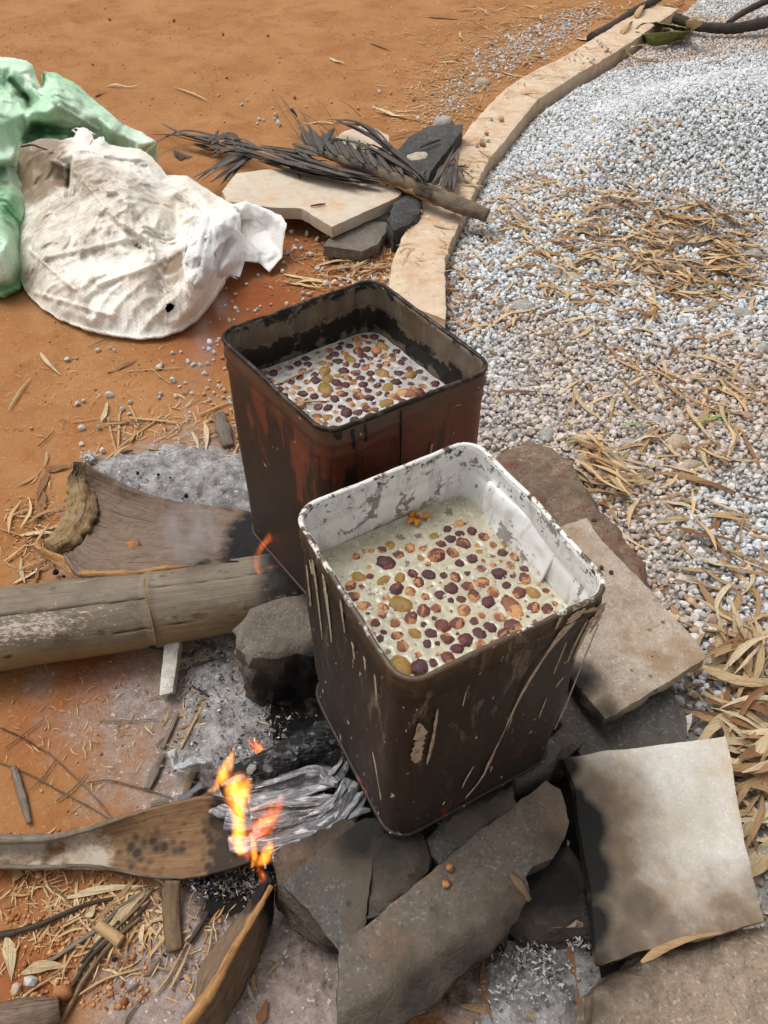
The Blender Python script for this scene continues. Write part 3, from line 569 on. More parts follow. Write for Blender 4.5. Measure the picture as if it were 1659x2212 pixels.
def on_ground(px, py, up=0.):
    p = at(px, py, 0)
    for _ in range(5): p = at(px, py, tz(p.x, p.y) + up)
    return p
xs = np.concatenate([np.linspace(-40, -2.6, 14)[:-1], np.arange(-2.6, 2.9, .02), np.linspace(2.9, 40, 14)[1:]]); ys = np.concatenate([np.linspace(-20, 0, 8)[:-1], np.arange(0, 5.4, .02), np.linspace(5.4, 120, 18)[1:]])
gx, gy = np.meshgrid(xs, ys); nx, ny = len(xs), len(ys); gz = terrain(gx, gy)
gz = gz - np.where(inside(gx, gy, GPOLY), .006, 0)
ii = (np.arange(ny - 1)[:, None] * nx + np.arange(nx - 1)[None]).ravel(); FQ = np.stack([ii, ii + 1, ii + nx + 1, ii + nx], 1)
VV = np.stack([gx.ravel(), gy.ravel(), gz.ravel()], 1)
ash = blobs(VV, [(at(*p), r, k) for p, r, k in (((400, 1040), .17, 1), ((560, 1040), .14, 1), ((300, 1080), .14, .9), ((480, 1500), .17, 1), ((330, 1520), .13, .8), ((430, 1640), .13, 1), ((300, 1680), .10, .55), ((430, 2060), .12, 1), ((330, 2120), .10, .9), ((560, 2000), .14, 1), ((480, 2190), .13, 1), ((640, 2130), .12, 1), ((1130, 2100), .12, 1), ((820, 1600), .22, 1), ((160, 1210), .06, .6), ((180, 1560), .09, .5), ((80, 1480), .05, .45))])
char = blobs(VV, [(at(*p), r, k) for p, r, k in (((600, 1560), .10, .9), ((430, 1440), .05, .7), ((490, 1930), .055, 1), ((560, 1900), .05, 1), ((450, 1890), .04, .9), ((700, 1650), .16, 1), ((900, 1850), .22, 1), ((1150, 1800), .25, 1), ((1100, 1500), .25, 1), ((270, 1060), .03, .7), ((120, 1190), .04, .7), ((640, 1100), .10, .8), ((1300, 1560), .14, 1), ((1250, 2070), .09, 1))])
dark_earth = blobs(VV, [(at(*p), r, k) for p, r, k in (((560, 650), .22, .9), ((480, 720), .18, .8), ((640, 540), .16, .6), ((200, 1440), .10, .8), ((90, 1560), .10, .5), ((40, 1900), .08, .5), ((60, 2120), .08, .7), ((760, 560), .15, .6))])  # patches where the earth is coloured darker and redder
me = mesh('ground', VV, FQ, 'dirt', {'ash': ash, 'char': char, 'dark_earth': dark_earth})
me.materials.append(MAT['gravel_bed'])
ctr = VV[FQ].mean(1); mi = inside(ctr[:, 0], ctr[:, 1], GPOLY).astype(np.int32); me.polygons.foreach_set('material_index', mi)
tag(new_obj('ground', me), kind='structure')

# ------------------------------------------------------------------ kerb of cast concrete lengths
kerb = bpy.data.objects.new('kerb', None); COL.objects.link(kerb); kerb['kind'] = 'structure'; kerb.location = kl[4]
for a, b in ((0, 2), (2, 8), (8, 11), (11, 15), (15, 19)):
    L = [kl[i].copy() for i in range(a, b + 1)]; Q = [kr[i].copy() for i in range(a, b + 1)]
    for S in (L, Q):
        S[0] += (S[1] - S[0]).normalized() * .0012; S[-1] += (S[-2] - S[-1]).normalized() * .0012
    me, loc = slab_mesh('kerb_stone', L + Q[::-1], .11, 'kerb_concrete', grid=.012, jit=.0034, relief=.0014, edge=.0036, side=.003, down=True, seed=a + 40)
    o = new_obj('kerb_stone', me, kerb); o.location = loc - kerb.location; es = o.modifiers.new('sharp', 'EDGE_SPLIT'); es.split_angle = R(30)

# ------------------------------------------------------------------ gravel
ICO = []
bmi = bmesh.new(); bmesh.ops.create_icosphere(bmi, subdivisions=1, radius=1); bmi.verts.ensure_lookup_table(); bmi.faces.ensure_lookup_table()
ICO_V = np.array([v.co[:] for v in bmi.verts]); ICO_F = np.array([[v.index for v in f.verts] for f in bmi.faces]); bmi.free()
def rand_rot(n, rs):
    q = rs.normal(size=(n, 4)); q /= np.linalg.norm(q, axis=1)[:, None]; w, x, y, z = q.T
    return np.stack([np.stack([1 - 2 * (y * y + z * z), 2 * (x * y - z * w), 2 * (x * z + y * w)], 1), np.stack([2 * (x * y + z * w), 1 - 2 * (x * x + z * z), 2 * (y * z - x * w)], 1), np.stack([2 * (x * z - y * w), 2 * (y * z + x * w), 1 - 2 * (x * x + y * y)], 1)], 1)
def stones_np(cen, size, rs, squash=(.62, 1.)):
    n = len(cen); V = ICO_V[None] * (1 + rs.uniform(-.3, .18, (n, len(ICO_V), 1)))
    V = V * np.stack([rs.uniform(.8, 1.15, n), rs.uniform(.7, 1., n), rs.uniform(*squash, n)], 1)[:, None]
    V = np.einsum('nij,nkj->nki', rand_rot(n, rs), V) * size[:, None, None] + cen[:, None]
    return V.reshape(-1, 3), (ICO_F[None] + (np.arange(n) * len(ICO_V))[:, None, None]).reshape(-1, 3)
rs = np.random.RandomState(5)
sp = .0106
X, Y = np.meshgrid(np.arange(-.1, 2.75, sp), np.arange(.15, 5.3, sp)); X = X.ravel(); Y = Y.ravel()
keep = inside(X, Y, GPOLY) & (X < .85 + .5 * Y) ; X = X[keep]; Y = Y[keep]
X = X + rs.uniform(-.5, .5, X.shape) * sp; Y = Y + rs.uniform(-.5, .5, Y.shape) * sp
n = len(X); sz = np.clip(rs.lognormal(math.log(.0064), .32, n), .003, .013)
Zc = terrain(X, Y) + rs.uniform(-.001, .0026, n)
tint = .12 * 0 + np.clip(rs.beta(2.2, 1.7, n) + .10 * fbm(X, Y, 4, 3, 31), 0, 1); heap = (np.sqrt((((X - hx) * .8 + (Y - hy) * .6) / 1.35) ** 2 + ((-(X - hx) * .6 + (Y - hy) * .8) / .85) ** 2) < 1)
wp = sstep(-.05, .45, fbm(X, Y, 3.1, 4, 44)) * .55 * np.where(heap, .05, 1) * sstep(.0, .3, .62 + .47 * Y - X + .25)
wp = np.clip(wp + np.where((Y < .95) & (X > .38), .18, 0) + np.where((Y < 1.9) & (X > .72), .16, 0), 0, .75)
warm = (rs.uniform(0, 1, n) < wp * .8) * rs.uniform(.45, 1, n); warm = np.maximum(warm, rs.uniform(0, .16, n) * np.where(heap, .15, 1) + .34 * sstep(-.1, .4, fbm(X, Y, 2.2, 3, 91)) * np.where(heap, 0, 1))
tint = np.clip(tint + np.where(heap, .12, 0), 0, 1)
nf = 30000; k = rs.randint(0, n, nf); Xf = X[k] + rs.uniform(-.008, .008, nf); Yf = Y[k] + rs.uniform(-.008, .008, nf); kf = inside(Xf, Yf, GPOLY) & (Yf < 3.6); Xf, Yf, k = Xf[kf], Yf[kf], k[kf]; nf = len(Xf)
X = np.append(X, Xf); Y = np.append(Y, Yf); Zc = np.append(Zc, terrain(Xf, Yf) + rs.uniform(.0, .0022, nf)); sz = np.append(sz, rs.uniform(.0016, .0036, nf)); tint = np.append(tint, np.clip(tint[k] - .1, 0, 1)); warm = np.append(warm, np.clip(warm[k] * .5 + .12, 0, 1))
V, F = stones_np(np.stack([X, Y, Zc], 1), sz, rs); me = mesh('gravel', V, F, 'gravel_stone', {'tint': np.repeat(tint, 12), 'warm': np.repeat(warm, 12)}, smooth=False)
tag(new_obj('gravel', me), 'crushed pale grey gravel heaped beside the concrete kerb', 'gravel', kind='stuff')
print('gravel stones', n)
# gravel spilled and trodden into the dirt beyond the kerb, too much to count
SP = [(862, 290), (905, 205), (985, 105), (1085, 52), (1200, 12), (1330, -15), (1345, 30), (1280, 82), (1200, 126), (1090, 186), (1025, 254), (975, 318)]
SPW = [tuple(at(*p))[:2] for p in SP]
X = rs.uniform(0, 1.3, 24000); Y = rs.uniform(2.3, 5.0, 24000); dd = seg_dist(X, Y, SPW); dk = seg_dist(X, Y, [tuple(p)[:2] for p in kl], False)
k = inside(X, Y, SPW) & (rs.uniform(0, 1, 24000) < sstep(0, .22, dd) * np.clip(1.15 - dk / .75, .15, 1)); X = X[k]; Y = Y[k]
P2 = [(at(*p)[0], at(*p)[1], r, c) for p, r, c in (((800, 600), .10, 70), ((700, 545), .10, 36), ((560, 690), .14, 26), ((470, 850), .10, 22), ((500, 760), .08, 12), ((1010, 360), .03, 4))]
for x, y, r, c in P2: X = np.append(X, x + rs.normal(0, r * .55, c)); Y = np.append(Y, y + rs.normal(0, r * .55, c))
n = len(X); sz = np.clip(rs.lognormal(math.log(.0052), .3, n), .003, .010)
V, F = stones_np(np.stack([X, Y, terrain(X, Y) + sz * .35], 1), sz, rs)
wm = np.where(rs.uniform(0, 1, n) < .34, rs.uniform(.4, 1, n), .08)
tag(new_obj('spilled_gravel', mesh('spilled_gravel', V, F, 'gravel_stone', {'tint': np.repeat(rs.beta(2, 2, n), 12), 'warm': np.repeat(wm, 12)}, smooth=False)), 'spilled gravel trodden into the orange dirt left of the kerb', 'gravel', kind='stuff')
# crumbs of earth
n = 9000; X = rs.uniform(-2.0, .6, n); Y = rs.uniform(.2, 4.4, n); kz = (fbm(X, Y, 3, 3, 71) > -.1) & ~inside(X, Y, GPOLY)
X = X[kz]; Y = Y[kz]; q = [at(20 + 300 * rs.rand(), 1800 + 380 * rs.rand()) for _ in range(1500)] + [at(10 + 260 * rs.rand(), 1080 + 150 * rs.rand()) for _ in range(300)] + [at(560 + 270 * rs.rand(), 480 + 160 * rs.rand()) for _ in range(420)]
X = np.append(X, [p.x for p in q]); Y = np.append(Y, [p.y for p in q]); n = len(X); sz = np.clip(rs.lognormal(math.log(.0017), .5, n), .0008, .006)
V, F = stones_np(np.stack([X, Y, terrain(X, Y) + sz * .3], 1), sz, rs)
tag(new_obj('dirt_crumbs', mesh('dirt_crumbs', V, F, 'crumb', {'tint': np.repeat(rs.uniform(0, 1, n), 12)})), 'small crumbs of orange earth strewn over the dirt', 'dirt', kind='stuff')

# ------------------------------------------------------------------ landmarks for telling like things apart
LM = [(300, 500, 'the white sack'), (120, 300, 'the green sack'), (800, 340, 'the dead palm frond'), (690, 430, 'the notched slab'), (925, 480, 'the kerb'), (1110, 260, 'the kerb bend'), (1500, 260, 'the gravel heap crest'), (780, 900, 'the red tin'), (1180, 1060, 'the brown boulder'), (1390, 1330, 'the speckled slab'), (1560, 1720, 'the pale scorched tile'), (1500, 2150, 'the granite block'), (200, 1330, 'the bamboo log'), (250, 1130, 'the curled palm sheath'), (250, 1830, 'the burning sheath'), (570, 1780, 'the flames'), (1130, 2080, 'the white ash'), (610, 1380, 'the grey boulder'), (520, 2050, 'the folded sheath'), (1500, 540, 'the straw patch'), (1420, 60, 'the fallen branch'), (1280, 1000, 'the leaf clump'), (1540, 1000, 'the right picture edge'), (430, 1000, 'the grey ash pile'), (720, 60, 'the far dirt edge'), (80, 2050, 'the bottom left corner'), (1250, 700, 'the middle of the gravel'), (1390, 520, 'the flat tan rock'), (1610, 560, 'the upper right edge'), (1600, 1600, 'the lower right edge'), (1600, 1420, 'the slab corner'), (1150, 460, 'the stalk end'), (1010, 580, 'the kerb inner side'), (1400, 1080, 'the pale rounded rock'), (1040, 130, 'the spilled gravel'), (1620, 1850, 'the tile edge'), (700, 560, 'the small slab')]
LMW = [(at(x, y).x, at(x, y).y, n) for x, y, n in LM]
_KG = seg_dist(*np.meshgrid(_tx, _ty), [tuple((a + b) / 2)[:2] for a, b in zip(kl, kr)], False) < .066
def near(p, k=0):
    return sorted((math.hypot(p[0] - x, p[1] - y), n) for x, y, n in LMW)[k][1]
def surface(p):
    i, j = int(min(max((p[0] + 2.7) / .01, 0), len(_tx) - 1)), int(min(max((p[1] + .1) / .01, 0), len(_ty) - 1))
    return 'kerb' if _KG[j, i] else ('gravel' if _IG[j, i] else 'dirt')

# ------------------------------------------------------------------ the two tins
def fillet(c4, r, k=7):
    """closed outline through four corners with rounded corners"""
    out = []
    for i in range(4):
        p = np.array(c4[i][:2]); a = np.array(c4[i - 1][:2]); b = np.array(c4[(i + 1) % 4][:2])
        u = (a - p) / np.linalg.norm(a - p); v = (b - p) / np.linalg.norm(b - p); h = math.acos(np.clip(u @ v, -1, 1)) / 2
        t = r / math.tan(h); ce = p + (u + v) / np.linalg.norm(u + v) * (r / math.sin(h)); s = p + u * t; e = p + v * t
        a0 = math.atan2(*(s - ce)[::-1]); a1 = math.atan2(*(e - ce)[::-1]); d = (a1 - a0 + math.pi) % (2 * math.pi) - math.pi
        out += [ce + r * np.array([math.cos(a0 + d * j / k), math.sin(a0 + d * j / k)]) for j in range(k + 1)]
    return np.array(out)
def dense(L, step=.008):
    out = []
    for i in range(len(L)):
        a, b = L[i], L[(i + 1) % len(L)]; k = max(1, int(np.linalg.norm(b - a) / step)); out += [a + (b - a) * j / k for j in range(k)]
    return np.array(out)
def inset(L, d):
    T = np.roll(L, -1, 0) - np.roll(L, 1, 0); T /= np.linalg.norm(T, axis=1)[:, None]; N = np.stack([T[:, 1], -T[:, 0]], 1)
    if ((L - L.mean(0)) * N).sum() < 0: N = -N
    return L - N * d
def make_tin(label, corners, top, H, outer, inner, rimm, prof, dent, seed, dents=()):
    c4 = [tuple(c) for c in corners]; L = dense(fillet(c4, .027)); cen = L.mean(0); base = Vector((cen[0], cen[1], top - H))
    t = empty('oil_tin', base, label, 'tin'); m = len(L); V = []; F = []; zs = []
    def row(z, out):
        w = np.array([mnoise.noise(Vector((p[0] * 9 + seed, p[1] * 9, z * 9))) for p in L]) * dent * min(1, (top - z) / .05 + .25) * min(1, (z - top + H) / .03 + .2)
        Q = inset(L, out) + 0; Nn = inset(L, out - 1) - Q; Q = Q + Nn * w[:, None]
        P3 = np.column_stack([Q, np.full(m, z)])
        for c, r, k in dents:
            d = np.linalg.norm(P3 - np.array(c), axis=1); P3[:, :2] -= Nn * (k * np.clip(1 - d / r, 0, 1) ** 2)[:, None]
        return P3 - np.array(base)
    zr = [(0, .004), (.002, .001), (.006, 0)] + [(z, 0.) for z in np.linspace(.012, H - .05, 16)] + prof(H)
    for z, o in zr: V.append(row(top - H + z, o))
    no = len(zr)
    zi = [(H, .0045)] + [(H - .008, .0035), (H - .02, .002 + .001)] + [(z, o + .003) for z, o in reversed(prof(H)) if z < H - .02] + [(z, .003) for z in np.linspace(H - .055, .01, 14)]
    for z, o in zi: V.append(row(top - H + z, o))
    V = np.concatenate(V); F = []
    for i in range(no + len(zi) - 1):
        for j in range(m): F.append((i * m + j, i * m + (j + 1) % m, (i + 1) * m + (j + 1) % m, (i + 1) * m + j))
    F.append(tuple(reversed(range(m)))); k = (no + len(zi) - 1) * m; F.append(tuple(range(k, k + m)))
    me = mesh('body', V, F, outer); me.materials.append(MAT[inner])
    mi = np.zeros(len(me.polygons), np.int32); mi[(no - 1) * m:(no + len(zi) - 1) * m] = 1; mi[-1] = 1; me.polygons.foreach_set('material_index', mi)
    bm = bmesh.new(); bm.from_mesh(me); bmesh.ops.recalc_face_normals(bm, faces=bm.faces); bm.to_mesh(me); bm.free()
    new_obj('body', me, t)
    rp = row(top, .0015); rp[:, 2] += np.array([mnoise.noise(Vector((p[0] * 14 + seed, p[1] * 14, 3))) + .5 * mnoise.noise(Vector((p[0] * 45 + seed, p[1] * 45, 3))) for p in rp]) * .0026
    me, loc = tube_mesh('rim', rp, [.0030], rimm, closed=True, sides=8, rough=.12, seed=seed, loc=(0, 0, 0)); new_obj('rim', me, t)
    rb = row(top - H + .004, -.001); me, loc = tube_mesh('bottom_seam', rb, [.0028], outer, closed=True, sides=6, loc=(0, 0, 0)); new_obj('bottom_seam', me, t)
    return t, L, base
QA = [(948.9, 1664.6), (1541.3, 1426), (2004.4, 1917.7), (1308.1, 2251.6)]; QB = [(696.2, 1083.9), (1218, 906), (1619.6, 1199.3), (1054.3, 1419)]
ZA, ZB, HT = .492, .537, .3465
ca = [at(x / 1.50693, y / 1.50693, ZA) for x, y in QA]; cb = [at(x / 1.50693, y / 1.50693, ZB) for x, y in QB]
profA = lambda H: [(H - .042, .0), (H - .038, -.0015), (H - .034, 0), (H - .024, .0), (H - .020, -.002), (H - .016, 0), (H - .006, 0), (H, .0015)]
tinA, LA, bA = make_tin('square tin white painted inside with sooty brown outside, over the fire', ca, ZA, HT, 'sooty_tin', 'chipped_white_paint', 'rim_white', profA, .005, 3, dents=[(ca[1] * .5 + ca[2] * .5 + Vector((0, 0, -.03)), .09, -.004), (at_y(672, 1480, .53), .05, .006)])
tinB, LB, bB = make_tin('square rust red tin with burnt grey inside, behind the white one', cb, ZB, HT, 'rusty_red_tin', 'burnt_metal', 'rim_dark', profA, .003, 8)
# torn lid folded down inside the white tin
zf = .462; f0, f1 = at(1049, 1046, zf), at(1206, 1188, zf); g0, g1 = at(1038, 1124, .408), at(1164, 1266, .408)
mid = [(f0.lerp(f1, t), g0.lerp(g1, t)) for t in np.linspace(0, 1, 6)]
rows = [[a + Vector((.010, .006, -.004)), a + Vector((.003, .002, .002)), a.lerp(b, .25), a.lerp(b, .6) + Vector((.002 * math.sin(i * 2), 0, 0)), b] for i, (a, b) in enumerate(mid)]
me, loc = patch_mesh('torn_lid', rows, 'chipped_white_paint', 40, 20, .0012, .0018, 40, loc=bA); new_obj('torn_lid', me, tinA)
# drips and splashes on the outside of the tins
def wall_drip(tin, base, c0, c1, top, pts, mat, off=.0012):
    """a thin run of dried liquid on the wall between corners c0 and c1: pts are (across 0..1, down in m, width in m)"""
    a = Vector(c0); b = Vector(c1); ax = (b - a); L = ax.length; ax.normalize(); nv = Vector((ax.y, -ax.x, 0)); ce = Vector((base.x, base.y, a.z))
    if (a + ax * L / 2 - ce).dot(nv) < 0: nv = -nv
    P = np.array([tuple(a + ax * (u * L) + Vector((0, 0, -d)) + nv * off) for u, d, w in pts]); Wd = np.array([w for _, _, w in pts]) / 2
    n = max(8, len(P) * 5); Q = cat_rom(P, n) if len(P) > 2 else cat_rom(np.vstack([P[0], P.mean(0), P[1]]), n); w = np.interp(np.linspace(0, 1, n), np.linspace(0, 1, len(Wd)), Wd)
    w = w * np.array([.75 + .5 * mnoise.noise(Vector((i * .9, top * 7, pts[0][0] * 31))) for i in range(n)]); w[0] *= .3; w[-1] *= .3
    axv = np.array(ax); nn = np.array(nv); V = np.concatenate([Q - axv * w[:, None], Q + nn * .0009, Q + axv * w[:, None]]); F = []
    for i in range(n - 1): F += [(i, n + i, n + i + 1, i + 1), (n + i, 2 * n + i, 2 * n + i + 1, n + i + 1)]
    nm = 'drip'; me = mesh(nm, V - np.array(base), F, mat); new_obj(nm, me, tin)
FA, RA_, LA_ = ca[3], ca[2], ca[0]
for p in ([(.82, .004, .034), (.79, .02, .020), (.70, .06, .008), (.62, .12, .005), (.57, .19, .005), (.53, .25, .006), (.50, .29, .005), (.42, .325, .004)],
          [(.72, .0, .006), (.715, .010, .006), (.71, .018, .005)], [(.94, .012, .016), (.95, .04, .010), (.93, .06, .005)], [(.86, .01, .020), (.90, .018, .014), (.945, .02, .010)], [(.92, .03, .012), (.90, .06, .007), (.885, .10, .004)],
          [(.885, .03, .004), (.86, .07, .0035), (.85, .10, .002)], [(.965, .05, .004), (.955, .12, .003), (.95, .2, .003), (.93, .26, .002)], [(.80, .055, .002), (.785, .11, .002)],
          [(.43, .24, .003), (.40, .265, .005), (.385, .285, .002)], [(.30, .055, .002), (.295, .08, .0015)], [(.79, .16, .002), (.775, .23, .003), (.765, .27, .0015)], [(.86, .13, .005), (.83, .145, .003)],
          [(.085, .07, .008), (.10, .10, .016), (.09, .13, .02), (.10, .155, .010)], [(.17, .06, .003), (.165, .12, .005), (.15, .17, .004)], [(.60, .165, .001), (.59, .19, .002)]): wall_drip(tinA, bA, FA, RA_, ZA, p, 'drip_paint')
for p in ([(.22, .02, .012), (.24, .06, .007), (.26, .12, .004), (.265, .15, .002)], [(.33, .015, .010), (.35, .05, .012), (.37, .09, .005), (.38, .12, .003)], [(.50, .01, .009), (.51, .03, .006), (.53, .055, .003)], [(.71, .04, .006), (.72, .06, .003)], [(.60, .05, .007), (.62, .075, .003)],
          [(.80, .04, .005), (.82, .08, .003)], [(.79, .20, .004), (.84, .24, .005), (.88, .28, .003)], [(.14, .05, .006), (.15, .12, .004)], [(.20, .03, .014), (.2, .05, .008)]): wall_drip(tinA, bA, LA_, FA, ZA, p, 'drip_paint')
for p in ([(.15, .005, .006), (.152, .02, .006), (.155, .034, .005)], [(.22, .005, .005), (.222, .02, .005), (.224, .03, .006)], [(.42, .004, .004), (.425, .06, .004), (.43, .13, .004)], [(.06, .0, .014), (.08, .012, .008)]): wall_drip(tinB, bB, cb[3], cb[2], ZB, p, 'drip_soot')
for p in ([(.19, .014, .004), (.195, .019, .003)], [(.10, .125, .008), (.12, .135, .009)], [(.75, .03, .002), (.78, .032, .004)], [(.62, .075, .006), (.61, .10, .004)], [(.36, .10, .008), (.355, .125, .003)], [(.75, .07, .003), (.76, .075, .002)]): wall_drip(tinB, bB, cb[3], cb[2], ZB, p, 'drip_paint')

# liquid, foam and fruit
def liquid(name, label, L, z, mat, seed):
    Q = inset(L, .0035); n = len(Q); pts = [Vector(p) for p in Q]; mn, mx = Q.min(0), Q.max(0)
    gx, gy = np.meshgrid(np.arange(mn[0], mx[0], .003), np.arange(mn[1], mx[1], .003)); gx = gx.ravel(); gy = gy.ravel(); ok = inside(gx, gy, Q) & (seg_dist(gx, gy, Q) > .003)
    pts += [Vector((a, b)) for a, b in zip(gx[ok], gy[ok])]
    vv, _, ff, _, _, _ = delaunay_2d_cdt(pts, [(i, (i + 1) % n) for i in range(n)], [list(range(n))], 1, 1e-7); V = np.array([(p[0], p[1], 0) for p in vv])
    V[:, 2] = z + .0012 * fbm(V[:, 0], V[:, 1], 60, 3, seed) + .0014 * np.clip(1 - seg_dist(V[:, 0], V[:, 1], Q) / .008, 0, 1); loc = Vector((Q[:, 0].mean(), Q[:, 1].mean(), z))
    return tag(new_obj(name, mesh(name, V - np.array(loc), [tuple(f) for f in ff], mat), None, loc), label, 'liquid')
LZA, LZB = .412, .461
brA = liquid('cooking_liquid', 'murky cream coloured cooking liquid filling the white painted tin', LA, LZA, 'murky_broth', 2)
brB = liquid('cooking_liquid', 'grey white foamy cooking liquid filling the rust red tin', LB, LZB, 'foamy_broth', 9)
def bubbles(parent, L, z, n, seed, smax):
    rs = np.random.RandomState(seed); Q = inset(L, .006); mn, mx = Q.min(0), Q.max(0); X = rs.uniform(mn[0], mx[0], n * 2); Y = rs.uniform(mn[1], mx[1], n * 2); k = inside(X, Y, Q) & (fbm(X, Y, 26, 3, seed) > -.15); X = X[k][:n]; Y = Y[k][:n]
    s = np.clip(rs.lognormal(math.log(.0010), .6, len(X)), .0004, smax); V = ICO_V[None] * s[:, None, None] + np.stack([X, Y, np.full(len(X), z + .0006)], 1)[:, None]
    F = (ICO_F[None] + (np.arange(len(X)) * 12)[:, None, None]).reshape(-1, 3); o = new_obj('foam_bubbles', mesh('foam_bubbles', V.reshape(-1, 3) - np.array(parent.location), F, 'bubble'), parent); o['kind'] = 'stuff'
bubbles(brA, LA, LZA, 1900, 4, .0036); bubbles(brB, LB, LZB, 3200, 6, .0026)
# fruit: a few wrinkled bodies of each kind, then copies
def fruit_mesh(kind, mat, a, b, c, wr, seed):
    bm = bmesh.new(); bmesh.ops.create_icosphere(bm, subdivisions=3, radius=1)
    for v in bm.verts:
        p = v.co.copy(); w = mnoise.fractal(p * 2.6 + Vector((seed * 3.3, 0, 0)), 1, 2, 4); r_ = abs(mnoise.noise(p * 2.4 + Vector((0, seed, 0))))
        k = 1 + wr * w - wr * 1.6 * max(0, .22 - r_) * 3; x = p.x * a * k
        v.co = Vector((x, p.y * b * k * (1 - .22 * max(0, p.x) ** 2), p.z * c * k))
    me = bpy.data.meshes.new(kind); bm.to_mesh(me); bm.free(); me.polygons.foreach_set('use_smooth', np.ones(len(me.polygons), bool)); me.materials.append(MAT[mat]); return me
KIND = {'p': ('purple_fruit', .0092, .0085, .0078, .11, 'dark purple wrinkled round fruit'), 's': ('split_fruit', .0100, .0086, .0078, .11, 'purple fruit split to orange flesh'), 'o': ('tan_fruit', .0096, .0082, .0072, .11, 'orange brown peeled fruit'), 'y': ('yellow_fruit', .0125, .0094, .0076, .07, 'olive yellow oval fruit'), 'g': ('grey_fruit', .0098, .0082, .0066, .16, 'greyish half sunken fruit'), 'l': ('tan_fruit', .0150, .0084, .0070, .10, 'long brown ridged fruit')}
FM = {k: [fruit_mesh(v[0], v[0], *v[1:5], s * 5 + ord(k)) for s in range(4)] for k, v in KIND.items()}
def put_fruit(x, y, z, k, s, tinname, anchors, i, ang=None):
    o = bpy.data.objects.new(KIND[k][0], FM[k][i % 4]); COL.objects.link(o)
    depth = {'g': -.0054, 'y': -.0030, 'l': -.0030}.get(k, -.0031) + random.uniform(-.0014, .0010)
    o.location = (x, y, z + depth); o.rotation_euler = (random.uniform(-.25, .25) if k in 'yl' else random.uniform(0, 6.3), random.uniform(-.25, .25) if k in 'yl' else random.uniform(-.6, .6), random.uniform(0, 6.3) if ang is None else ang); s *= 1.03; o.scale = (s * random.uniform(.95, 1.10), s * random.uniform(.88, 1.02), s)
    w = sorted((math.hypot(x - a, y - b), n) for a, b, n in anchors)[0][1]
    sizew = 'small ' if s < .8 else ('large ' if s > 1.12 else '')
    tag(o, f'{sizew}{KIND[k][5]} in the {tinname} tin {w}', 'fruit', f'fruit cooking in the {tinname} tin')
anA = [(at(px, py, LZA).x, at(px, py, LZA).y, n) for px, py, n in ((895, 1120, 'beside the orange flower'), (1040, 1090, 'by the back corner'), (1140, 1250, 'below the torn lid'), (1200, 1310, 'by the right corner'), (950, 1270, 'in the middle'), (880, 1440, 'in the front corner'), (740, 1210, 'by the left corner'), (800, 1330, 'along the left wall'), (1040, 1370, 'along the front wall'))]
FRA = [(565,470,'g',1.1),(645,465,'g',1.1),(725,470,'y',.85),(798,433,'p',.8),(870,400,'l',.9),(865,458,'p',.9),(815,485,'p',.9),(925,445,'p',.9),(990,475,'s',.95),(885,507,'s',1.1),(1035,518,'o',.8),(955,515,'o',.75),(1085,553,'p',1),(768,513,'p',.85),(608,533,'o',1),(680,535,'o',1),(822,552,'s',.95),(745,565,'s',1.4),(545,563,'s',1),(930,585,'p',1.1),(1010,568,'l',.75),(985,595,'o',.7),(1040,615,'o',.8),(1125,615,'o',.85),(865,610,'p',.9),(970,637,'s',.9),(485,605,'p',1.3),(592,612,'g',.95),(800,632,'g',.75),(655,632,'g',.7),(735,632,'o',.45),(620,662,'p',.9),(700,670,'p',1.1),(560,680,'y',.85),(470,697,'y',.85),(345,680,'y',.95),(900,660,'p',.8),(1065,663,'p',1.15),(840,680,'s',1),(975,708,'o',1),(1045,705,'o',.55),(1105,720,'p',.85),(1200,690,'s',1.1),(905,730,'s',.9),(820,740,'p',1.2),(765,770,'p',1.05),(715,732,'g',1),(610,750,'o',1),(535,743,'p',1.05),(425,760,'g',1),(315,783,'s',1),(480,785,'o',.85),(690,782,'s',.9),(635,812,'o',.65),(560,820,'y',1.3),(370,825,'l',.9),(470,838,'o',1),(465,875,'s',.95),(1035,760,'o',1),(1165,765,'s',1.15),(1105,782,'p',.75),(1245,765,'y',1.15),(1345,772,'y',.65),(1010,805,'p',1.05),(935,780,'s',1.05),(1140,848,'l',1.3),(1240,842,'s',1),(1310,845,'s',.95),(885,850,'o',1),(740,840,'o',1.05),(680,858,'s',1.15),(820,850,'o',.65),(610,890,'s',1.15),(535,913,'o',.95),(425,912,'s',.9),(360,885,'y',.55),(975,873,'o',.75),(1070,885,'o',1.15),(1140,940,'s',1.25),(1020,940,'p',.9),(845,920,'s',1.05),(940,905,'s',.8),(780,935,'s',1.05),(1090,975,'s',1.05),(965,975,'p',1.05),(715,970,'p',1),(470,963,'p',.6),(540,983,'s',1.05),(635,970,'y',.8),(855,970,'p',.7),(800,998,'s',1),(895,1003,'p',1.1),(575,1040,'o',1.1),(695,1020,'p',.9),(850,1050,'p',.95),(970,1035,'o',.95),(645,1083,'o',1),(485,1070,'g',1),(560,1140,'y',1.5),(805,1098,'s',1.1),(725,1118,'p',.85),(655,1145,'p',1.3),(755,1085,'o',.6),(625,1195,'y',.55),(1250,915,'o',.7),(1325,895,'l',.7),(230,550,'o',.45),(370,545,'o',.5),(350,615,'g',.7),(415,585,'g',.6),(1400,830,'o',.55),(810,345,'g',1.1),(880,340,'g',.6),(630,568,'o',.4),(450,645,'g',.5),(925,830,'o',.45),(590,700,'o',.35),(1060,840,'g',.5)]
for i, (px, py, k, s) in enumerate(FRA):
    p = at(*Zt(px, py), LZA); put_fruit(p.x, p.y, LZA, k, s * random.uniform(.92, 1.02), 'white painted', anA, i)
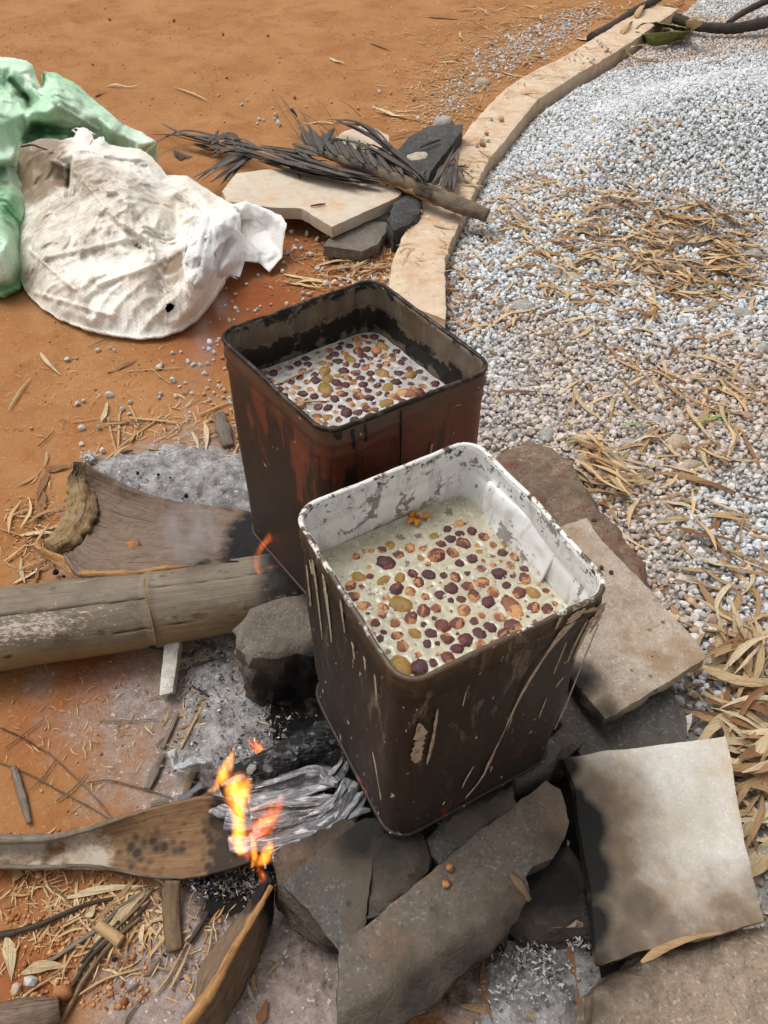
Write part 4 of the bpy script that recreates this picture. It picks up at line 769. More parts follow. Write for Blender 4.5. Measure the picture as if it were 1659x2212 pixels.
anB = [(at(px, py, LZB).x, at(px, py, LZB).y, n) for px, py, n in ((830, 745, 'by the back corner'), (590, 800, 'by the left corner'), (940, 830, 'by the right corner'), (705, 900, 'in the front corner'), (760, 810, 'in the middle'), (700, 760, 'along the back wall'), (890, 780, 'along the right wall'), (640, 850, 'along the left wall'), (820, 880, 'along the front wall'))]
FRB = [(770,515,'y',1),(950,437,'y',1),(945,585,'y',1.15),(640,625,'y',1.1),(630,680,'y',1.1),(980,675,'y',1.1),(1080,705,'l',1.2),(1110,600,'y',.95),(640,840,'y',.95),(850,765,'y',.85),(970,765,'y',1),(625,575,'y',1.05),(610,530,'y',.9),(1010,515,'y',.7),(595,497,'y',.7),(705,603,'y',.75),(460,668,'l',.9)]
placed = []
for i, (px, py, k, s) in enumerate(FRB):
    p = at(*Zb(px, py), LZB); placed.append((p.x, p.y, .010 * s)); put_fruit(p.x, p.y, LZB, k, s, 'rust red', anB, i)
QBi = inset(LB, .010); mn, mx = QBi.min(0), QBi.max(0); rs = np.random.RandomState(12)
for i in range(16000):
    x, y = rs.uniform(mn, mx); s = rs.choice([.8, .9, .95, 1., 1.05]); rr = .0088 * s
    if len(placed) < 330 and inside(np.array([x]), np.array([y]), QBi)[0] and all(math.hypot(x - a, y - b) > (rr + c) * .66 for a, b, c in placed):
        placed.append((x, y, rr)); put_fruit(x, y, LZB, rs.choice(['p', 'p', 'p', 's', 's', 'o', 'o', 'g']), s, 'rust red', anB, i)
# more fruit filling the gaps of the white painted tin, then the liquid climbing a little round each fruit
occ = [(at(*Zt(px, py), LZA).x, at(*Zt(px, py), LZA).y, .0088 * s) for px, py, k, s in FRA]; QAi = inset(LA, .012); n0 = len(occ)
for i in range(5000):
    px, py = rs.uniform(300, 1420), rs.uniform(500, 1200); p = at(*Zt(px, py), LZA); s = rs.choice([.55, .65, .75, .9]); rr = .0088 * s
    if len(occ) < n0 + 100 and inside(np.array([p.x]), np.array([p.y]), QAi)[0] and all(math.hypot(p.x - a, p.y - b) > (rr + c) * .78 for a, b, c in occ): occ.append((p.x, p.y, rr)); put_fruit(p.x, p.y, LZA, rs.choice(['p', 's', 's', 'o', 'g', 'y']), s, 'white painted', anA, i)
for o, fr in ((brA, occ), (brB, placed)):
    me = o.data; co = np.empty(len(me.vertices) * 3); me.vertices.foreach_get('co', co); co = co.reshape(-1, 3)
    for x, y, r in fr:
        d = np.hypot(co[:, 0] + o.location.x - x, co[:, 1] + o.location.y - y); co[:, 2] += .0011 * np.exp(-((d / r - .95) / .28) ** 2)
    me.vertices.foreach_set('co', co.ravel()); me.update()
# wilted flower in the white tin
fc = at(*Zt(650, 372), LZA + .004); fl = empty('wilted_flower', fc, 'wilted orange yellow flower floating at the back of the white painted tin', 'flower')
for (px, py, w) in ((600, 350, .005), (590, 405, .004), (640, 415, .0045), (725, 362, .003), (610, 340, .004), (700, 375, .003)):
    e = at(*Zt(px, py), LZA + .004); m_ = fc.lerp(e, .55) + Vector((0, 0, .003)); me, _ = tube_mesh('petal', [fc, m_, e], [w * .4, w, w * .25], 'petal', n=10, sides=8, flat=.25, rough=.3, seed=px, loc=fc); new_obj('petal', me, fl)
me, _ = tube_mesh('flower_head', [fc + Vector((-.005, 0, .001)), fc + Vector((.001, .001, .004)), fc + Vector((.006, 0, .001))], [.002, .005, .002], 'tan_fruit', n=8, sides=8, rough=.3, loc=fc); new_obj('flower_head', me, fl)
# straws floating in the red tin
for a, b in (((330, 655), (560, 560)), ((450, 750), (650, 742)), ((810, 385), (915, 408)), ((725, 140), (870, 85))):
    z = LZB + .003; P = [at(*Zb(*a), z), at(*Zb((a[0] + b[0]) / 2, (a[1] + b[1]) / 2), z + .002), at(*Zb(*b), z)]
    if a[1] < 200: P = [at(*Zb(*a), ZB - .02), at(*Zb((a[0] + b[0]) / 2, (a[1] + b[1]) / 2), ZB - .012), at(*Zb(*b), ZB - .004)]
    lab = {330: 'thin straw floating by the left wall of the rust red tin', 450: 'pale straw floating near the front corner of the rust red tin', 810: 'short straw floating near the back corner of the rust red tin', 725: 'pale straw stuck inside the back rim of the rust red tin'}[a[0]]
    tube('straw', lab, 'straw', P, [.0009, .0014, .0007], 'pale_stick', n=10, sides=5)

# ------------------------------------------------------------------ stones of the hearth and slabs about it
def z_(L, z): return [(x, y, z) for x, y in L]
H_ = 'stones of the hearth'
slab('boulder', 'grey brown rough boulder wedged under the bamboo log, left of the white painted tin', 'stone',
     [(508, 1390, .15), (514, 1348, .15), (540, 1312, .15), (590, 1292, .15), (660, 1280, .15), (740, 1290, .15), (740, 1400, .145), (672, 1412, .145), (640, 1407, .145), (600, 1420, .145), (545, 1412, .148)], .15, 'grey_boulder', H_, grid=.009, jit=.004, relief=.004, edge=.009, side=.014, down=True, grow=-.004, seed=1,
     stains=[((575, 1560, .05), .09, 1.2), ((600, 1590, .02), .10, 1.3), ((650, 1490, .10), .07, 1.25), ((690, 1440, .13), .05, 1.1), ((640, 1540, .05), .09, 1.3), ((700, 1500, .05), .09, 1.3)])
slab('hearth_block', 'brown rough stone block under the dark slab at the fire mouth', 'stone', [(592, 1850, .085), (600, 1825, .09), (650, 1800, .095), (735, 1780, .1), (850, 1800, .1), (850, 1900, .09), (745, 2030, .08), (665, 1990, .08), (600, 1935, .08)], .085, 'fire_block', H_, grid=.009, jit=.005, relief=.005, edge=.016, side=.012, down=True, grow=-.006, seed=2, stains=[((590, 1880, .08), .06, .45), ((740, 2080, .02), .07, .8), ((700, 1790, .09), .06, .7), ((640, 2060, .0), .07, .5)])
slab('sooty_slab', 'dark grey thin slab with pointed end resting on the brown block', 'stone slab', [(610, 1912, .098), (640, 1880, .105), (715, 1820, .118), (790, 1768, .13), (845, 1772, .13), (806, 1850, .126), (789, 1990, .108), (768, 2035, .103), (740, 2072, .098), (680, 1985, .098)], .012, 'dark_slab', H_, grid=.0055, jit=.0036, relief=0.0015, edge=.0016, side=.005, seed=3, stains=[((800, 1780, .13), .08, 1), ((790, 1990, .1), .03, .5)])
slab('hearth_stone', 'black rounded stone under the front corner of the white painted tin', 'stone', [(800, 1790, .136), (880, 1770, .136), (915, 1810, .136), (930, 1850, .13), (924, 1880, .126), (890, 1912, .122), (835, 1965, .116), (792, 1990, .112), (800, 1870, .128)], .09, 'dark_slab', H_, grid=.008, jit=.004, relief=.004, edge=.014, side=.008, down=True, seed=4, stains=[((840, 1790, .136), .10, .9)])
slab('long_slab', 'long sooty brown slab leaning below the white painted tin', 'stone slab', [(1180, 1688, .125), (1210, 1706, .125), (1230, 1774, .122), (1219, 1811, .12), (1190, 1851, .118), (1150, 1871, .118), (1135, 1896, .116), (1143, 1936, .112), (1118, 1985, .111), (1060, 2052, .11), (986, 2108, .108), (930, 2168, .105), (880, 2196, .104), (850, 2250, .102), (726, 2250, .1), (728, 2140, .104), (736, 2040, .108), (830, 1964, .114), (930, 1881, .118), (1050, 1785, .122)], .05, 'sooty_slab', H_, grid=.0055, jit=.0036, relief=.0025, edge=.0016, side=.005, seed=5, bend=(tuple(at(740, 2185, .107)), tuple(at(1150, 1930, .113)), .75),
     stains=[((900, 2150, .07), .075, .75), ((1000, 2090, .07), .075, .85), ((1100, 2000, .07), .07, .9), ((1215, 1720, .125), .04, .2), ((1200, 1830, .11), .04, .6), ((820, 2220, .08), .06, .6)])
slab('hearth_stone', 'small sooty stone tucked under the tin bottom beside the long slab', 'stone', [(922, 1812, .128), (960, 1760, .13), (1110, 1690, .132), (1118, 1735, .13), (1050, 1785, .126), (952, 1868, .12), (930, 1845, .122)], .10, 'dark_slab', H_, grid=.008, jit=.004, relief=.004, edge=.010, side=.006, down=True, seed=6, stains=[((1050, 1720, .13), .07, .6)])
slab('hearth_stone', 'black stone with a pale broken ledge between the long slab and scorched tile', 'stone', [(1140, 1900, .075), (1180, 1850, .08), (1225, 1830, .08), (1275, 1880, .075), (1280, 1990, .06), (1240, 2010, .055), (1150, 2012, .055), (1118, 1975, .06)], .06, 'dark_slab', H_, grid=.008, jit=.005, relief=.006, edge=.010, side=.010, down=True, grow=.008, seed=7, stains=[((1200, 1910, .08), .07, 1.1)])
slab('broken_ledge', 'pale brown broken stone edge lying over the white ash', 'stone', [(1148, 2002, .058), (1200, 1994, .058), (1262, 1985, .058), (1262, 2004, .05), (1205, 2016, .05), (1150, 2014, .05)], .03, 'granite_block', H_, grid=.006, jit=.003, relief=.003, edge=.006, side=.005, down=True, seed=27)
slab('scorched_tile', 'pale square stone tile scorched brown and black, right of the tin', 'stone tile', [(1218, 1640, .128), (1300, 1624, .130), (1440, 1607, .134), (1569, 1590, .138), (1577, 1620, .136), (1610, 1820, .122), (1650, 1990, .108), (1520, 2028, .106), (1396, 2053, .104), (1310, 2082, .102), (1290, 2074, .103), (1276, 1910, .113), (1256, 1800, .12), (1241, 1695, .126)], .022, 'pale_tile', H_, grid=.0055, jit=.0014, relief=0.0007, edge=.0016, side=.0015, seed=8,
     stains=[((1243, 1720, .12), 0.026, 1.0), ((1273, 1720, .12), 0.075, 0.62), ((1247, 1751, .12), 0.038, 1.0), ((1277, 1751, .12), 0.095, 0.62), ((1252, 1783, .12), 0.050, 1.35), ((1282, 1783, .12), 0.075, 0.62), ((1256, 1814, .12), 0.026, 1.35), ((1286, 1814, .12), 0.095, 0.62), ((1260, 1845, .12), 0.038, 1.35), ((1290, 1845, .12), 0.075, 0.62), ((1265, 1877, .12), 0.050, 1.35), ((1295, 1877, .12), 0.095, 0.62), ((1269, 1908, .12), 0.026, 1.35), ((1299, 1908, .12), 0.075, 0.62), ((1274, 1940, .12), 0.038, 1.0), ((1304, 1940, .12), 0.095, 0.55), ((1278, 1971, .12), 0.050, 1.0), ((1308, 1971, .12), 0.075, 0.55), ((1282, 2002, .12), 0.026, 1.0), ((1312, 2002, .12), 0.095, 0.55), ((1287, 2034, .12), 0.038, 1.0), ((1317, 2034, .12), 0.075, 0.55), ((1291, 2065, .12), 0.050, 1.0), ((1321, 2065, .12), 0.095, 0.55), ((1330, 1850, .118), .07, .5), ((1380, 1960, .11), .05, .7), ((1350, 2040, .105), .05, .7), ((1430, 2020, .105), .06, .52), ((1500, 2010, .105), .06, .45), ((1590, 1990, .11), .07, .5), ((1640, 1940, .11), .05, .42), ((1222, 1660, .12), .03, 1.2), ((1250, 1850, .09), .04, 1.5), ((1268, 2000, .09), .04, 1.5), ((1420, 1900, .115), .06, .3), ((1520, 1930, .115), .06, .25)])
slab('granite_block', 'rough speckled granite block at the bottom right corner', 'stone', [(1262, 2260, .075), (1290, 2140, .08), (1342, 2092, .08), (1420, 2058, .08), (1540, 2026, .082), (1680, 1992, .085), (1720, 2260, .085)], .08, 'granite_block', H_, grid=.008, jit=.005, relief=.006, edge=.012, side=.008, down=True, grow=.006, seed=9, stains=[((1330, 2110, .07), .05, .55), ((1290, 2190, .07), .04, .5), ((1500, 2040, .08), .05, .35)])
slab('brown_boulder', 'flat brown boulder with reddish stain behind the white painted tin', 'stone', [(1062, 990, .075), (1100, 962, .075), (1140, 946, .075), (1194, 960, .075), (1230, 990, .075), (1281, 1056, .075), (1296, 1088, .072), (1332, 1127, .07), (1395, 1212, .065), (1406, 1266, .06), (1380, 1330, .06), (1240, 1440, .06), (1130, 1300, .065), (1050, 1090, .07)], .06, 'brown_stone', H_, grid=.010, jit=.007, relief=.007, edge=.016, side=.010, down=True, grow=.006, seed=10, stains=[((1175, 1040, .075), .06, .32), ((1250, 1050, .075), .035, .34)])
slab('speckled_slab', 'speckled grey beige slab tilted against the white painted tin', 'stone slab', [(1185, 1150, .115), (1209, 1137, .115), (1268, 1117, .115), (1294, 1157, .116), (1405, 1275, .12), (1524, 1410, .124), (1520, 1424, .124), (1420, 1486, .128), (1309, 1552, .132), (1238, 1466, .13), (1160, 1330, .124)], .022, 'speckled_slab', H_, grid=.0055, jit=.0026, relief=0.0009, edge=.0016, side=.005, seed=11, stains=[((1245, 1480, .115), .04, 1.2), ((1300, 1545, .11), .03, 1.1), ((1200, 1140, .11), .02, .4)])
slab('dark_slab', 'dark grey slab lying under the speckled one, beside the tin', 'stone slab', [(1205, 1545, .08), (1230, 1480, .085), (1300, 1440, .085), (1450, 1480, .085), (1478, 1540, .083), (1487, 1605, .08), (1420, 1640, .08), (1260, 1640, .08)], .035, 'dark_slab', H_, grid=.009, jit=.004, relief=0.0018, edge=.0016, side=.005, seed=12)
slab('hearth_stone', 'small dark stone in the gap behind the scorched tile', 'stone', [(1190, 1590, .09), (1222, 1560, .09), (1262, 1600, .09), (1230, 1636, .09), (1195, 1640, .09)], .08, 'dark_slab', H_, grid=.008, jit=.004, relief=.004, edge=.010, side=.006, down=True, seed=13)
slab('stone_chip', 'small white stone chip at the edge of the dark slab', 'stone', [(1480, 1545, .075), (1496, 1538, .075), (1496, 1560, .075), (1486, 1588, .075), (1478, 1570, .075)], .02, 'white_concrete', None, grid=.006, jit=.002, seed=14)
slab('hearth_stone', 'hidden dark stone under the back of the white painted tin', 'stone', [(760, 1480, .143), (860, 1400, .143), (1000, 1440, .143), (900, 1560, .143)], .14, 'dark_slab', H_, grid=.012, seed=15, down=True)
slab('hearth_stone', 'dark stone under the right corner of the white painted tin', 'stone', [(1085, 1620, .143), (1160, 1560, .143), (1215, 1610, .143), (1190, 1650, .143), (1120, 1690, .143)], .14, 'dark_slab', H_, grid=.010, seed=16, down=True, jit=.004, edge=.01)
slab('hearth_stone', 'dark stone carrying the rust red tin, behind the sheath end', 'stone', [(690, 1170, .188), (790, 1060, .188), (930, 1100, .188), (900, 1210, .188), (760, 1240, .188)], .185, 'dark_slab', H_, grid=.012, seed=17, down=True)
slab('concrete_strip', 'white concrete strip leaning against the underside of the bamboo log', 'concrete piece', [(356, 1372, .062), (389, 1374, .062), (372, 1494, .030), (344, 1502, .029)], .022, 'white_concrete', None, grid=.006, jit=.0015, relief=0.0009, edge=.0016, side=.003, seed=18, stains=[((388, 1440, .02), .014, .4)])
# slabs by the kerb
S_ = 'slabs dumped by the kerb'
slab('notched_slab', 'pale concrete slab with a notched edge under the palm frond', 'stone slab', [(479, 412, .085), (510, 374, .085), (567, 366, .086), (700, 366, .088), (790, 380, .09), (868, 414, .09), (862, 423, .09), (716, 490, .085), (652, 450, .085), (588, 447, .085), (490, 434, .084)], .032, 'notched_slab', S_, grid=.012, jit=.003, relief=0.0012, edge=.0016, side=.002, seed=21)
slab('white_slab', 'off white slab lying flat under the notched one', 'stone slab', [(700, 470, .05), (790, 420, .052), (860, 430, .052), (848, 448, .052), (838, 463, .05), (783, 465, .05)], .03, 'white_concrete', S_, grid=.012, jit=.003, seed=22)
slab('small_slab', 'small grey brown slab tilted on the dirt by the kerb', 'stone slab', [(699, 530, .045), (731, 484, .05), (790, 474, .05), (836, 480, .05), (832, 500, .048), (816, 526, .045), (782, 542, .042)], .03, 'grey_boulder', S_, grid=.010, jit=.003, relief=0.0018, edge=.0016, side=.004, seed=23, stains=[((780, 550, .02), .03, .5)])
slab('black_slab', 'large black stone block with a white splash leaning on the kerb', 'stone', [(850, 330, .11), (880, 300, .11), (923, 272, .112), (1000, 266, .112), (998, 282, .11), (960, 330, .106), (922, 382, .10), (890, 378, .102), (862, 352, .106)], .08, 'black_stone', S_, grid=.012, jit=.004, relief=0.0018, edge=.0016, side=.006, seed=24)
slab('black_chunk', 'broken black stone chunk between the slabs and kerb', 'stone', [(837, 470, .085), (852, 432, .09), (880, 418, .09), (912, 424, .09), (908, 452, .085), (884, 482, .08), (850, 492, .08)], .075, 'black_stone', S_, grid=.010, jit=.004, relief=.004, edge=.008, side=.008, down=True, seed=25)
slab('pale_slab', 'pale slab end showing behind the palm frond leaflets', 'stone slab', [(718, 300, .07), (740, 284, .072), (779, 270, .072), (812, 276, .072), (838, 290, .072), (841, 306, .07), (800, 330, .07), (740, 330, .07)], .035, 'notched_slab', S_, grid=.012, jit=.004, seed=26)
# white splash on the black block
sp_ = slab('white_splash', 'white splash of lime on the black stone block', 'paint splash', [(882, 333, .1105), (898, 327, .1105), (916, 326, .1105), (924, 331, .1095), (918, 340, .1085), (904, 345, .108), (888, 344, .109), (880, 339, .110)], .0015, 'drip_paint', None, grid=.008, jit=.004, seed=28); sp_.location.z += .0005
# rocks lying in the gravel
for i, (px, py, r, m, d) in enumerate(((1200, 730, 46, 'grey_rock', 'grey flat rock beside the leaf clump'), (1075, 850, 50, 'grey_rock', 'grey rock under the crossed leaf strips'), (1335, 935, 52, 'tan_rock', 'pale rounded rock near the right edge'), (1275, 825, 46, 'tan_rock', 'tan rock behind the pale rounded one'), (705, 790, 46, 'grey_rock', 'grey rock in gravel right of the tins'), (1030, 45, 36, 'grey_rock', 'pointed grey rock near the straw patch'), (825, 122, 52, 'tan_rock', 'flat tan rock in the middle of the gravel'), (605, 240, 60, 'grey_rock', 'flat grey rock right of the kerb end'), (1550, 275, 52, 'grey_rock', 'pale grey rock at the right edge'), (375, 95, 36, 'grey_rock', 'grey rock close to the kerb side'), (1640, 420, 42, 'grey_rock', 'dark grey rock cut by the right picture edge'), (1150, 95, 42, 'tan_rock', 'tan flat rock under the straw'), (1600, 15, 46, 'grey_rock', 'grey rock behind the straw patch'), (1480, 870, 26, 'tan_rock', 'small tan rock by the right edge'))):
    p = on_ground(*R4(px, py), .012); rad = r * .5 / 1663 * math.hypot(p.y, CAM_H); k = 9; an = np.sort(np.random.RandomState(i).uniform(0, 6.28, k)); rr = np.random.RandomState(i + 50).uniform(.75, 1.1, k)
    me, loc = slab_mesh('embedded_rock', [p + Vector((math.cos(a) * rad * q, math.sin(a) * rad * q * .9, .003 * math.sin(a * 2 + i))) for a, q in zip(an, rr)], .025, m, grid=.007, jit=.004, relief=.005, edge=rad * .45, side=.004, down=True, grow=.006, seed=60 + i)
    tag(new_obj('embedded_rock', me, None, loc), d, 'rock', 'rocks lying in the gravel')
for px, py, r, d in ((958, 254, 14, 'small grey rock on the dirt left of the black block'), (1043, 170, 12, 'brown stone among the spilled gravel')):
    p = on_ground(px, py, .022); rad = r / 1663 * math.hypot(p.y, CAM_H) * 1.2; me, loc = slab_mesh('embedded_rock', [p + Vector((math.cos(a) * rad, math.sin(a) * rad * .8, 0)) for a in np.linspace(0, 5.6, 8)], .03, 'tan_rock' if px > 1000 else 'grey_rock', grid=.007, jit=.006, relief=.005, edge=.012, side=.005, down=True, seed=px); tag(new_obj('embedded_rock', me, None, loc), d, 'rock')

# ------------------------------------------------------------------ bamboo log
A0, A1 = at(-190, 1388, .066), at(720, 1255, .098); ax = np.array(A1 - A0); Lb = np.linalg.norm(ax); ax /= Lb
side = np.cross([0, 0, 1], ax); side /= np.linalg.norm(side); upv = np.cross(ax, side); nu, nv = 180, 168; V = []; at1 = {k: [] for k in ('under', 'pale', 'soot', 'crack')}
node = at(342, 1314, .078); tn = (np.array(node) - np.array(A0)) @ ax / Lb
for i in range(nu):
    t = i / (nu - 1); c = np.array(A0) + ax * Lb * t; r = .0655 + (.056 - .0655) * t; dn = (t - tn) * Lb; r += .0035 * math.exp(-(dn / .006) ** 2) - .002 * math.exp(-((dn + .012) / .008) ** 2)
    for j in range(nv):
        a = 2 * math.pi * j / nv; d = math.cos(a) * side + math.sin(a) * upv; w = mnoise.fractal(Vector((t * 6, math.cos(a) * 1.5, math.sin(a) * 1.5)), 1, 2, 3) * .0015
        cr = 0
        for (a0, t0, t1, sl, wd) in ((1.85, .0, tn, .25, .024), (1.72, tn, .95, .10, .016), (2.75, tn - .12, .99, .12, .012)):
            if t0 < t < t1 - .003:
                q = abs(a - (a0 + sl * (t - t0) + .03 * mnoise.noise(Vector((t * 25, a0, 0))))); cr = max(cr, np.clip(1.25 - q / wd, 0, 1) * min(1, (t - t0) * 30 + .2) )
        V.append(c + d * (r + w - .003 * cr)); at1['crack'].append(cr)
        pd = a; at1['under'].append(float(sstep(2.75, 3.15, a + .25 * mnoise.noise(Vector((t * 7, 3, a))) - (t > tn) * -.25)))
        at1['pale'].append(float(np.clip(1.2 - abs(a - 2.3) / .6, 0, 1) * np.clip(1.2 - abs(t - .30) / .26, 0, 1)) + .06); at1['soot'].append(float(np.clip((t - .78) / .12, 0, 1)))
at1['pu'] = np.repeat(np.arange(nu) / (nu - 1) * Lb, nv); at1['pv'] = np.tile(np.abs(np.arange(nv) / nv * 6.283 - 3.1416) * .06, nu)
V = np.array(V); F = [(i * nv + j, i * nv + (j + 1) % nv, (i + 1) * nv + (j + 1) % nv, (i + 1) * nv + j) for i in range(nu - 1) for j in range(nv)] + [tuple(reversed(range(nv))), tuple(range((nu - 1) * nv, nu * nv))]
bl = empty('bamboo_log', (A0 + A1) / 2 - Vector((0, 0, .066)), 'thick weathered bamboo log with cracks pushed into the fire from the left', 'bamboo log')
new_obj('culm', mesh('culm', V - np.array(bl.location), F, 'bamboo_skin', at1), bl)
ring = [np.array(A0) + ax * Lb * tn + ax * .003 * math.sin(a * 3) + (.0655 - .0095 * tn + .0022) * (math.cos(a) * side + math.sin(a) * upv) for a in np.linspace(0, 2 * math.pi, 60, endpoint=False)]
me, _ = tube_mesh('node_ring', ring, [.0021], 'fibrous_base', closed=True, sides=6, rough=.5, loc=bl.location); new_obj('node_ring', me, bl)

# ------------------------------------------------------------------ curled palm sheath behind the bamboo
cols = [((462, 100), (485, 250), (495, 390), (450, 525), (352, 592)), ((540, 150), (562, 280), (566, 420), (530, 560), (430, 690)), ((700, 220), (706, 330), (705, 450), (695, 570), (660, 690)), ((900, 290), (902, 380), (902, 470), (900, 560), (900, 662)), ((1100, 318), (1100, 400), (1100, 480), (1100, 560), (1100, 642)), ((1300, 345), (1300, 420), (1300, 500), (1300, 570), (1300, 635)), ((1480, 415), (1480, 470), (1480, 530), (1480, 590), (1480, 642)), ((1660, 490), (1660, 535), (1660, 580), (1660, 620), (1660, 660))]
zc = [(.135, .085, .07, .085, .12), (.12, .085, .075, .09, .13), (.105, .085, .08, .10, .135), (.09, .085, .09, .11, .14), (.085, .09, .10, .12, .142), (.085, .095, .105, .125, .145), (.085, .095, .11, .125, .145), (.085, .095, .11, .125, .14)]
sh = empty('palm_sheath', at(300, 1140, .0), 'curled brown palm sheath with fibrous base lying behind the bamboo log', 'palm sheath')
rows = [[at(*Zl(*p), z) for p, z in zip(c, zz)] for c, zz in zip(cols, zc)]
so = [(at(*Zl(x, y), .12), .075, 1.1) for x in (1420, 1500, 1580) for y in (420, 500, 560, 620)] + [(at(*Zl(1520, 450), .1), .07, 1), (at(*Zl(1450, 620), .13), .06, .9), (at(*Zl(1300, 640), .14), .04, .75), (at(*Zl(1640, 560), .12), .09, 1.1), (at(*Zl(1380, 390), .09), .04, .75), (at(*Zl(1100, 640), .14), .02, .5)]
def wr_attr(V):
    return {'soot': blobs(V, so), 'pale': np.zeros(len(V))}
me, _ = patch_mesh('sheath_blade', rows, 'sheath_brown', 150, 56, .007, .004, 26, attrs=wr_attr, loc=sh.location, frng=.5)
me.update(); co = np.empty(len(me.vertices) * 3); me.vertices.foreach_get('co', co); co = co.reshape(-1, 3); w0 = co + np.array(sh.location)
nb = 150 * 56; uu = np.tile(np.repeat(np.arange(150) / 149, 56), 2); vv = np.tile(np.tile(np.arange(56) / 55, 150), 2)
wrk = ridge(uu * 3.2 + .25 * vv, vv * 26 + 2.2 * uu * (1 - vv), 1, 2, 4) * .0024 * np.clip(1.25 - uu * 1.1, .15, 1); co[:, 2] += wrk; me.vertices.foreach_set('co', co.ravel()); me.update()
new_obj('sheath_blade', me, sh)
P = [at(*Zl(430, 92), .125), at(*Zl(428, 190), .10), at(*Zl(442, 290), .085), at(*Zl(432, 390), .08), at(*Zl(372, 490), .08), at(*Zl(275, 560), .085)]
me, _ = tube_mesh('curled_base', P, [.012, .019, .023, .025, .026, .018], 'fibrous_base', n=70, sides=30, rough=.34, seed=5, flat=.72, loc=sh.location, attrs=lambda V: {'soot': blobs(V, [(at(*Zl(400, 120), .12), .04, .6), (at(*Zl(480, 400), .07), .03, .7)])}); new_obj('curled_base', me, sh)
Q_ = cat_rom([tuple(p) for p in P], 60); FV, FF, k0 = [], [], 0; rr_ = random.Random(4)
for _ in range(520):
    i = rr_.randint(1, 57); c = Vector(Q_[i]); r = .0205 * (1 - .45 * abs(i / 59 - .6)); a = rr_.uniform(0, 6.28); t = Vector(Q_[i + 1] - Q_[i - 1]).normalized(); s1 = t.cross(Vector((0, 0, 1))).normalized(); d = s1 * math.cos(a) + Vector((0, 0, 1)) * math.sin(a); p = c + d * r; e = p + (t * rr_.uniform(-1, 1) + d * rr_.uniform(.1, .7) + s1 * rr_.uniform(-.5, .5)) * rr_.uniform(.006, .018); w = t.cross(d) * .0006
    FV += [p - w, p + w, e]; FF.append((k0, k0 + 1, k0 + 2)); k0 += 3
o = new_obj('fibres', mesh('fibres', np.array([tuple(v) for v in FV]) - np.array(sh.location), FF, 'fibrous_base'), sh); o['kind'] = 'stuff'
rows = [[at(*Zl(178, 540), .07), at(*Zl(192, 555), .068)], [at(*Zl(250, 575), .08), at(*Zl(240, 610), .06)], [at(*Zl(330, 600), .10), at(*Zl(315, 655), .085)], [at(*Zl(420, 668), .124), at(*Zl(395, 696), .115)], [at(*Zl(520, 694), .126), at(*Zl(520, 704), .12)]]
me, _ = patch_mesh('torn_lip', rows, 'raw_edge', 40, 8, .008, .003, 40, loc=sh.location); new_obj('torn_lip', me, sh)
me, _ = tube_mesh('torn_edge', [at(*Zl(430, 694), .128), at(*Zl(660, 692), .135), at(*Zl(900, 664), .140), at(*Zl(1050, 648), .142)], [.004, .005, .004, .002], 'raw_edge', n=60, sides=6, rough=.6, seed=2, loc=sh.location); new_obj('torn_edge', me, sh)
me, loc = slab_mesh('earth_clod', [at(*Zl(*p), z) for p, z in (((680, 515), .104), ((700, 505), .104), ((735, 507), .104), ((745, 518), .106), ((722, 530), .107), ((695, 528), .107))], .004, 'clod', grid=.003, jit=.004, relief=.005, edge=.006, seed=3); tag(new_obj('earth_clod', me, None, loc), 'small clod of red earth lying on the curled palm sheath', 'clod')

# ------------------------------------------------------------------ burning sheath, lower left
cols = [((-90, 378), (-90, 400), (-90, 435), (-90, 470), (-90, 494)), ((60, 371), (60, 398), (60, 440), (60, 470), (60, 491)), ((210, 369), (205, 395), (205, 430), (205, 465), (205, 493)), ((340, 341), (350, 378), (355, 420), (360, 458), (365, 487)), ((480, 299), (488, 350), (490, 400), (490, 452), (490, 503)), ((620, 253), (634, 320), (640, 390), (640, 462), (640, 533)), ((770, 217), (788, 290), (800, 370), (800, 452), (800, 542)), ((900, 192), (945, 270), (960, 350), (960, 430), (950, 512)), ((1010, 220), (1060, 290), (1075, 350), (1070, 420), (1080, 472))]
zc = [(.042, .026, .016, .022, .034)] * 3 + [(.046, .03, .02, .022, .032), (.054, .034, .024, .024, .030), (.060, .042, .030, .028, .030), (.068, .050, .038, .034, .034), (.075, .055, .045, .045, .05), (.075, .06, .055, .055, .06)]
bs = empty('burning_sheath', at(300, 1850, .0), 'dry brown palm sheath with its right end burning, lower left', 'palm sheath')
rows = [[at(*R7(*p), z) for p, z in zip(c, zz)] for c, zz in zip(cols, zc)]
so = [(at(*R7(*p), .03), r, k) for p, r, k in (((560, 410), .026, .68), ((600, 425), .03, .72), ((690, 400), .028, .75), ((700, 430), .022, .62), ((780, 435), .018, .6), ((790, 300), .024, .68), ((740, 265), .03, .55), ((850, 230), .03, .6), ((620, 455), .025, .5), ((880, 440), .02, .5), ((640, 290), .03, .35))] + [(at(*R7(1010, y), .05), .045, 1.25) for y in (240, 300, 360, 420, 470)] + [(at(*R7(970, y), .05), .03, .7) for y in (380, 430, 480)]
pa = [(at(*R7(*p), .03), r, k) for p, r, k in (((360, 440), .045, .8), ((410, 460), .03, .9), ((240, 465), .02, .8), ((150, 478), .012, .9), ((40, 380), .04, .85), ((120, 375), .04, .8), ((220, 370), .03, .5))]
me, _ = patch_mesh('sheath_blade', rows, 'burning_sheath', 130, 46, .005, .0025, 30, attrs=lambda V: {'soot': blobs(V, so), 'pale': blobs(V, pa)}, loc=bs.location, frng=1.); new_obj('sheath_blade', me, bs)
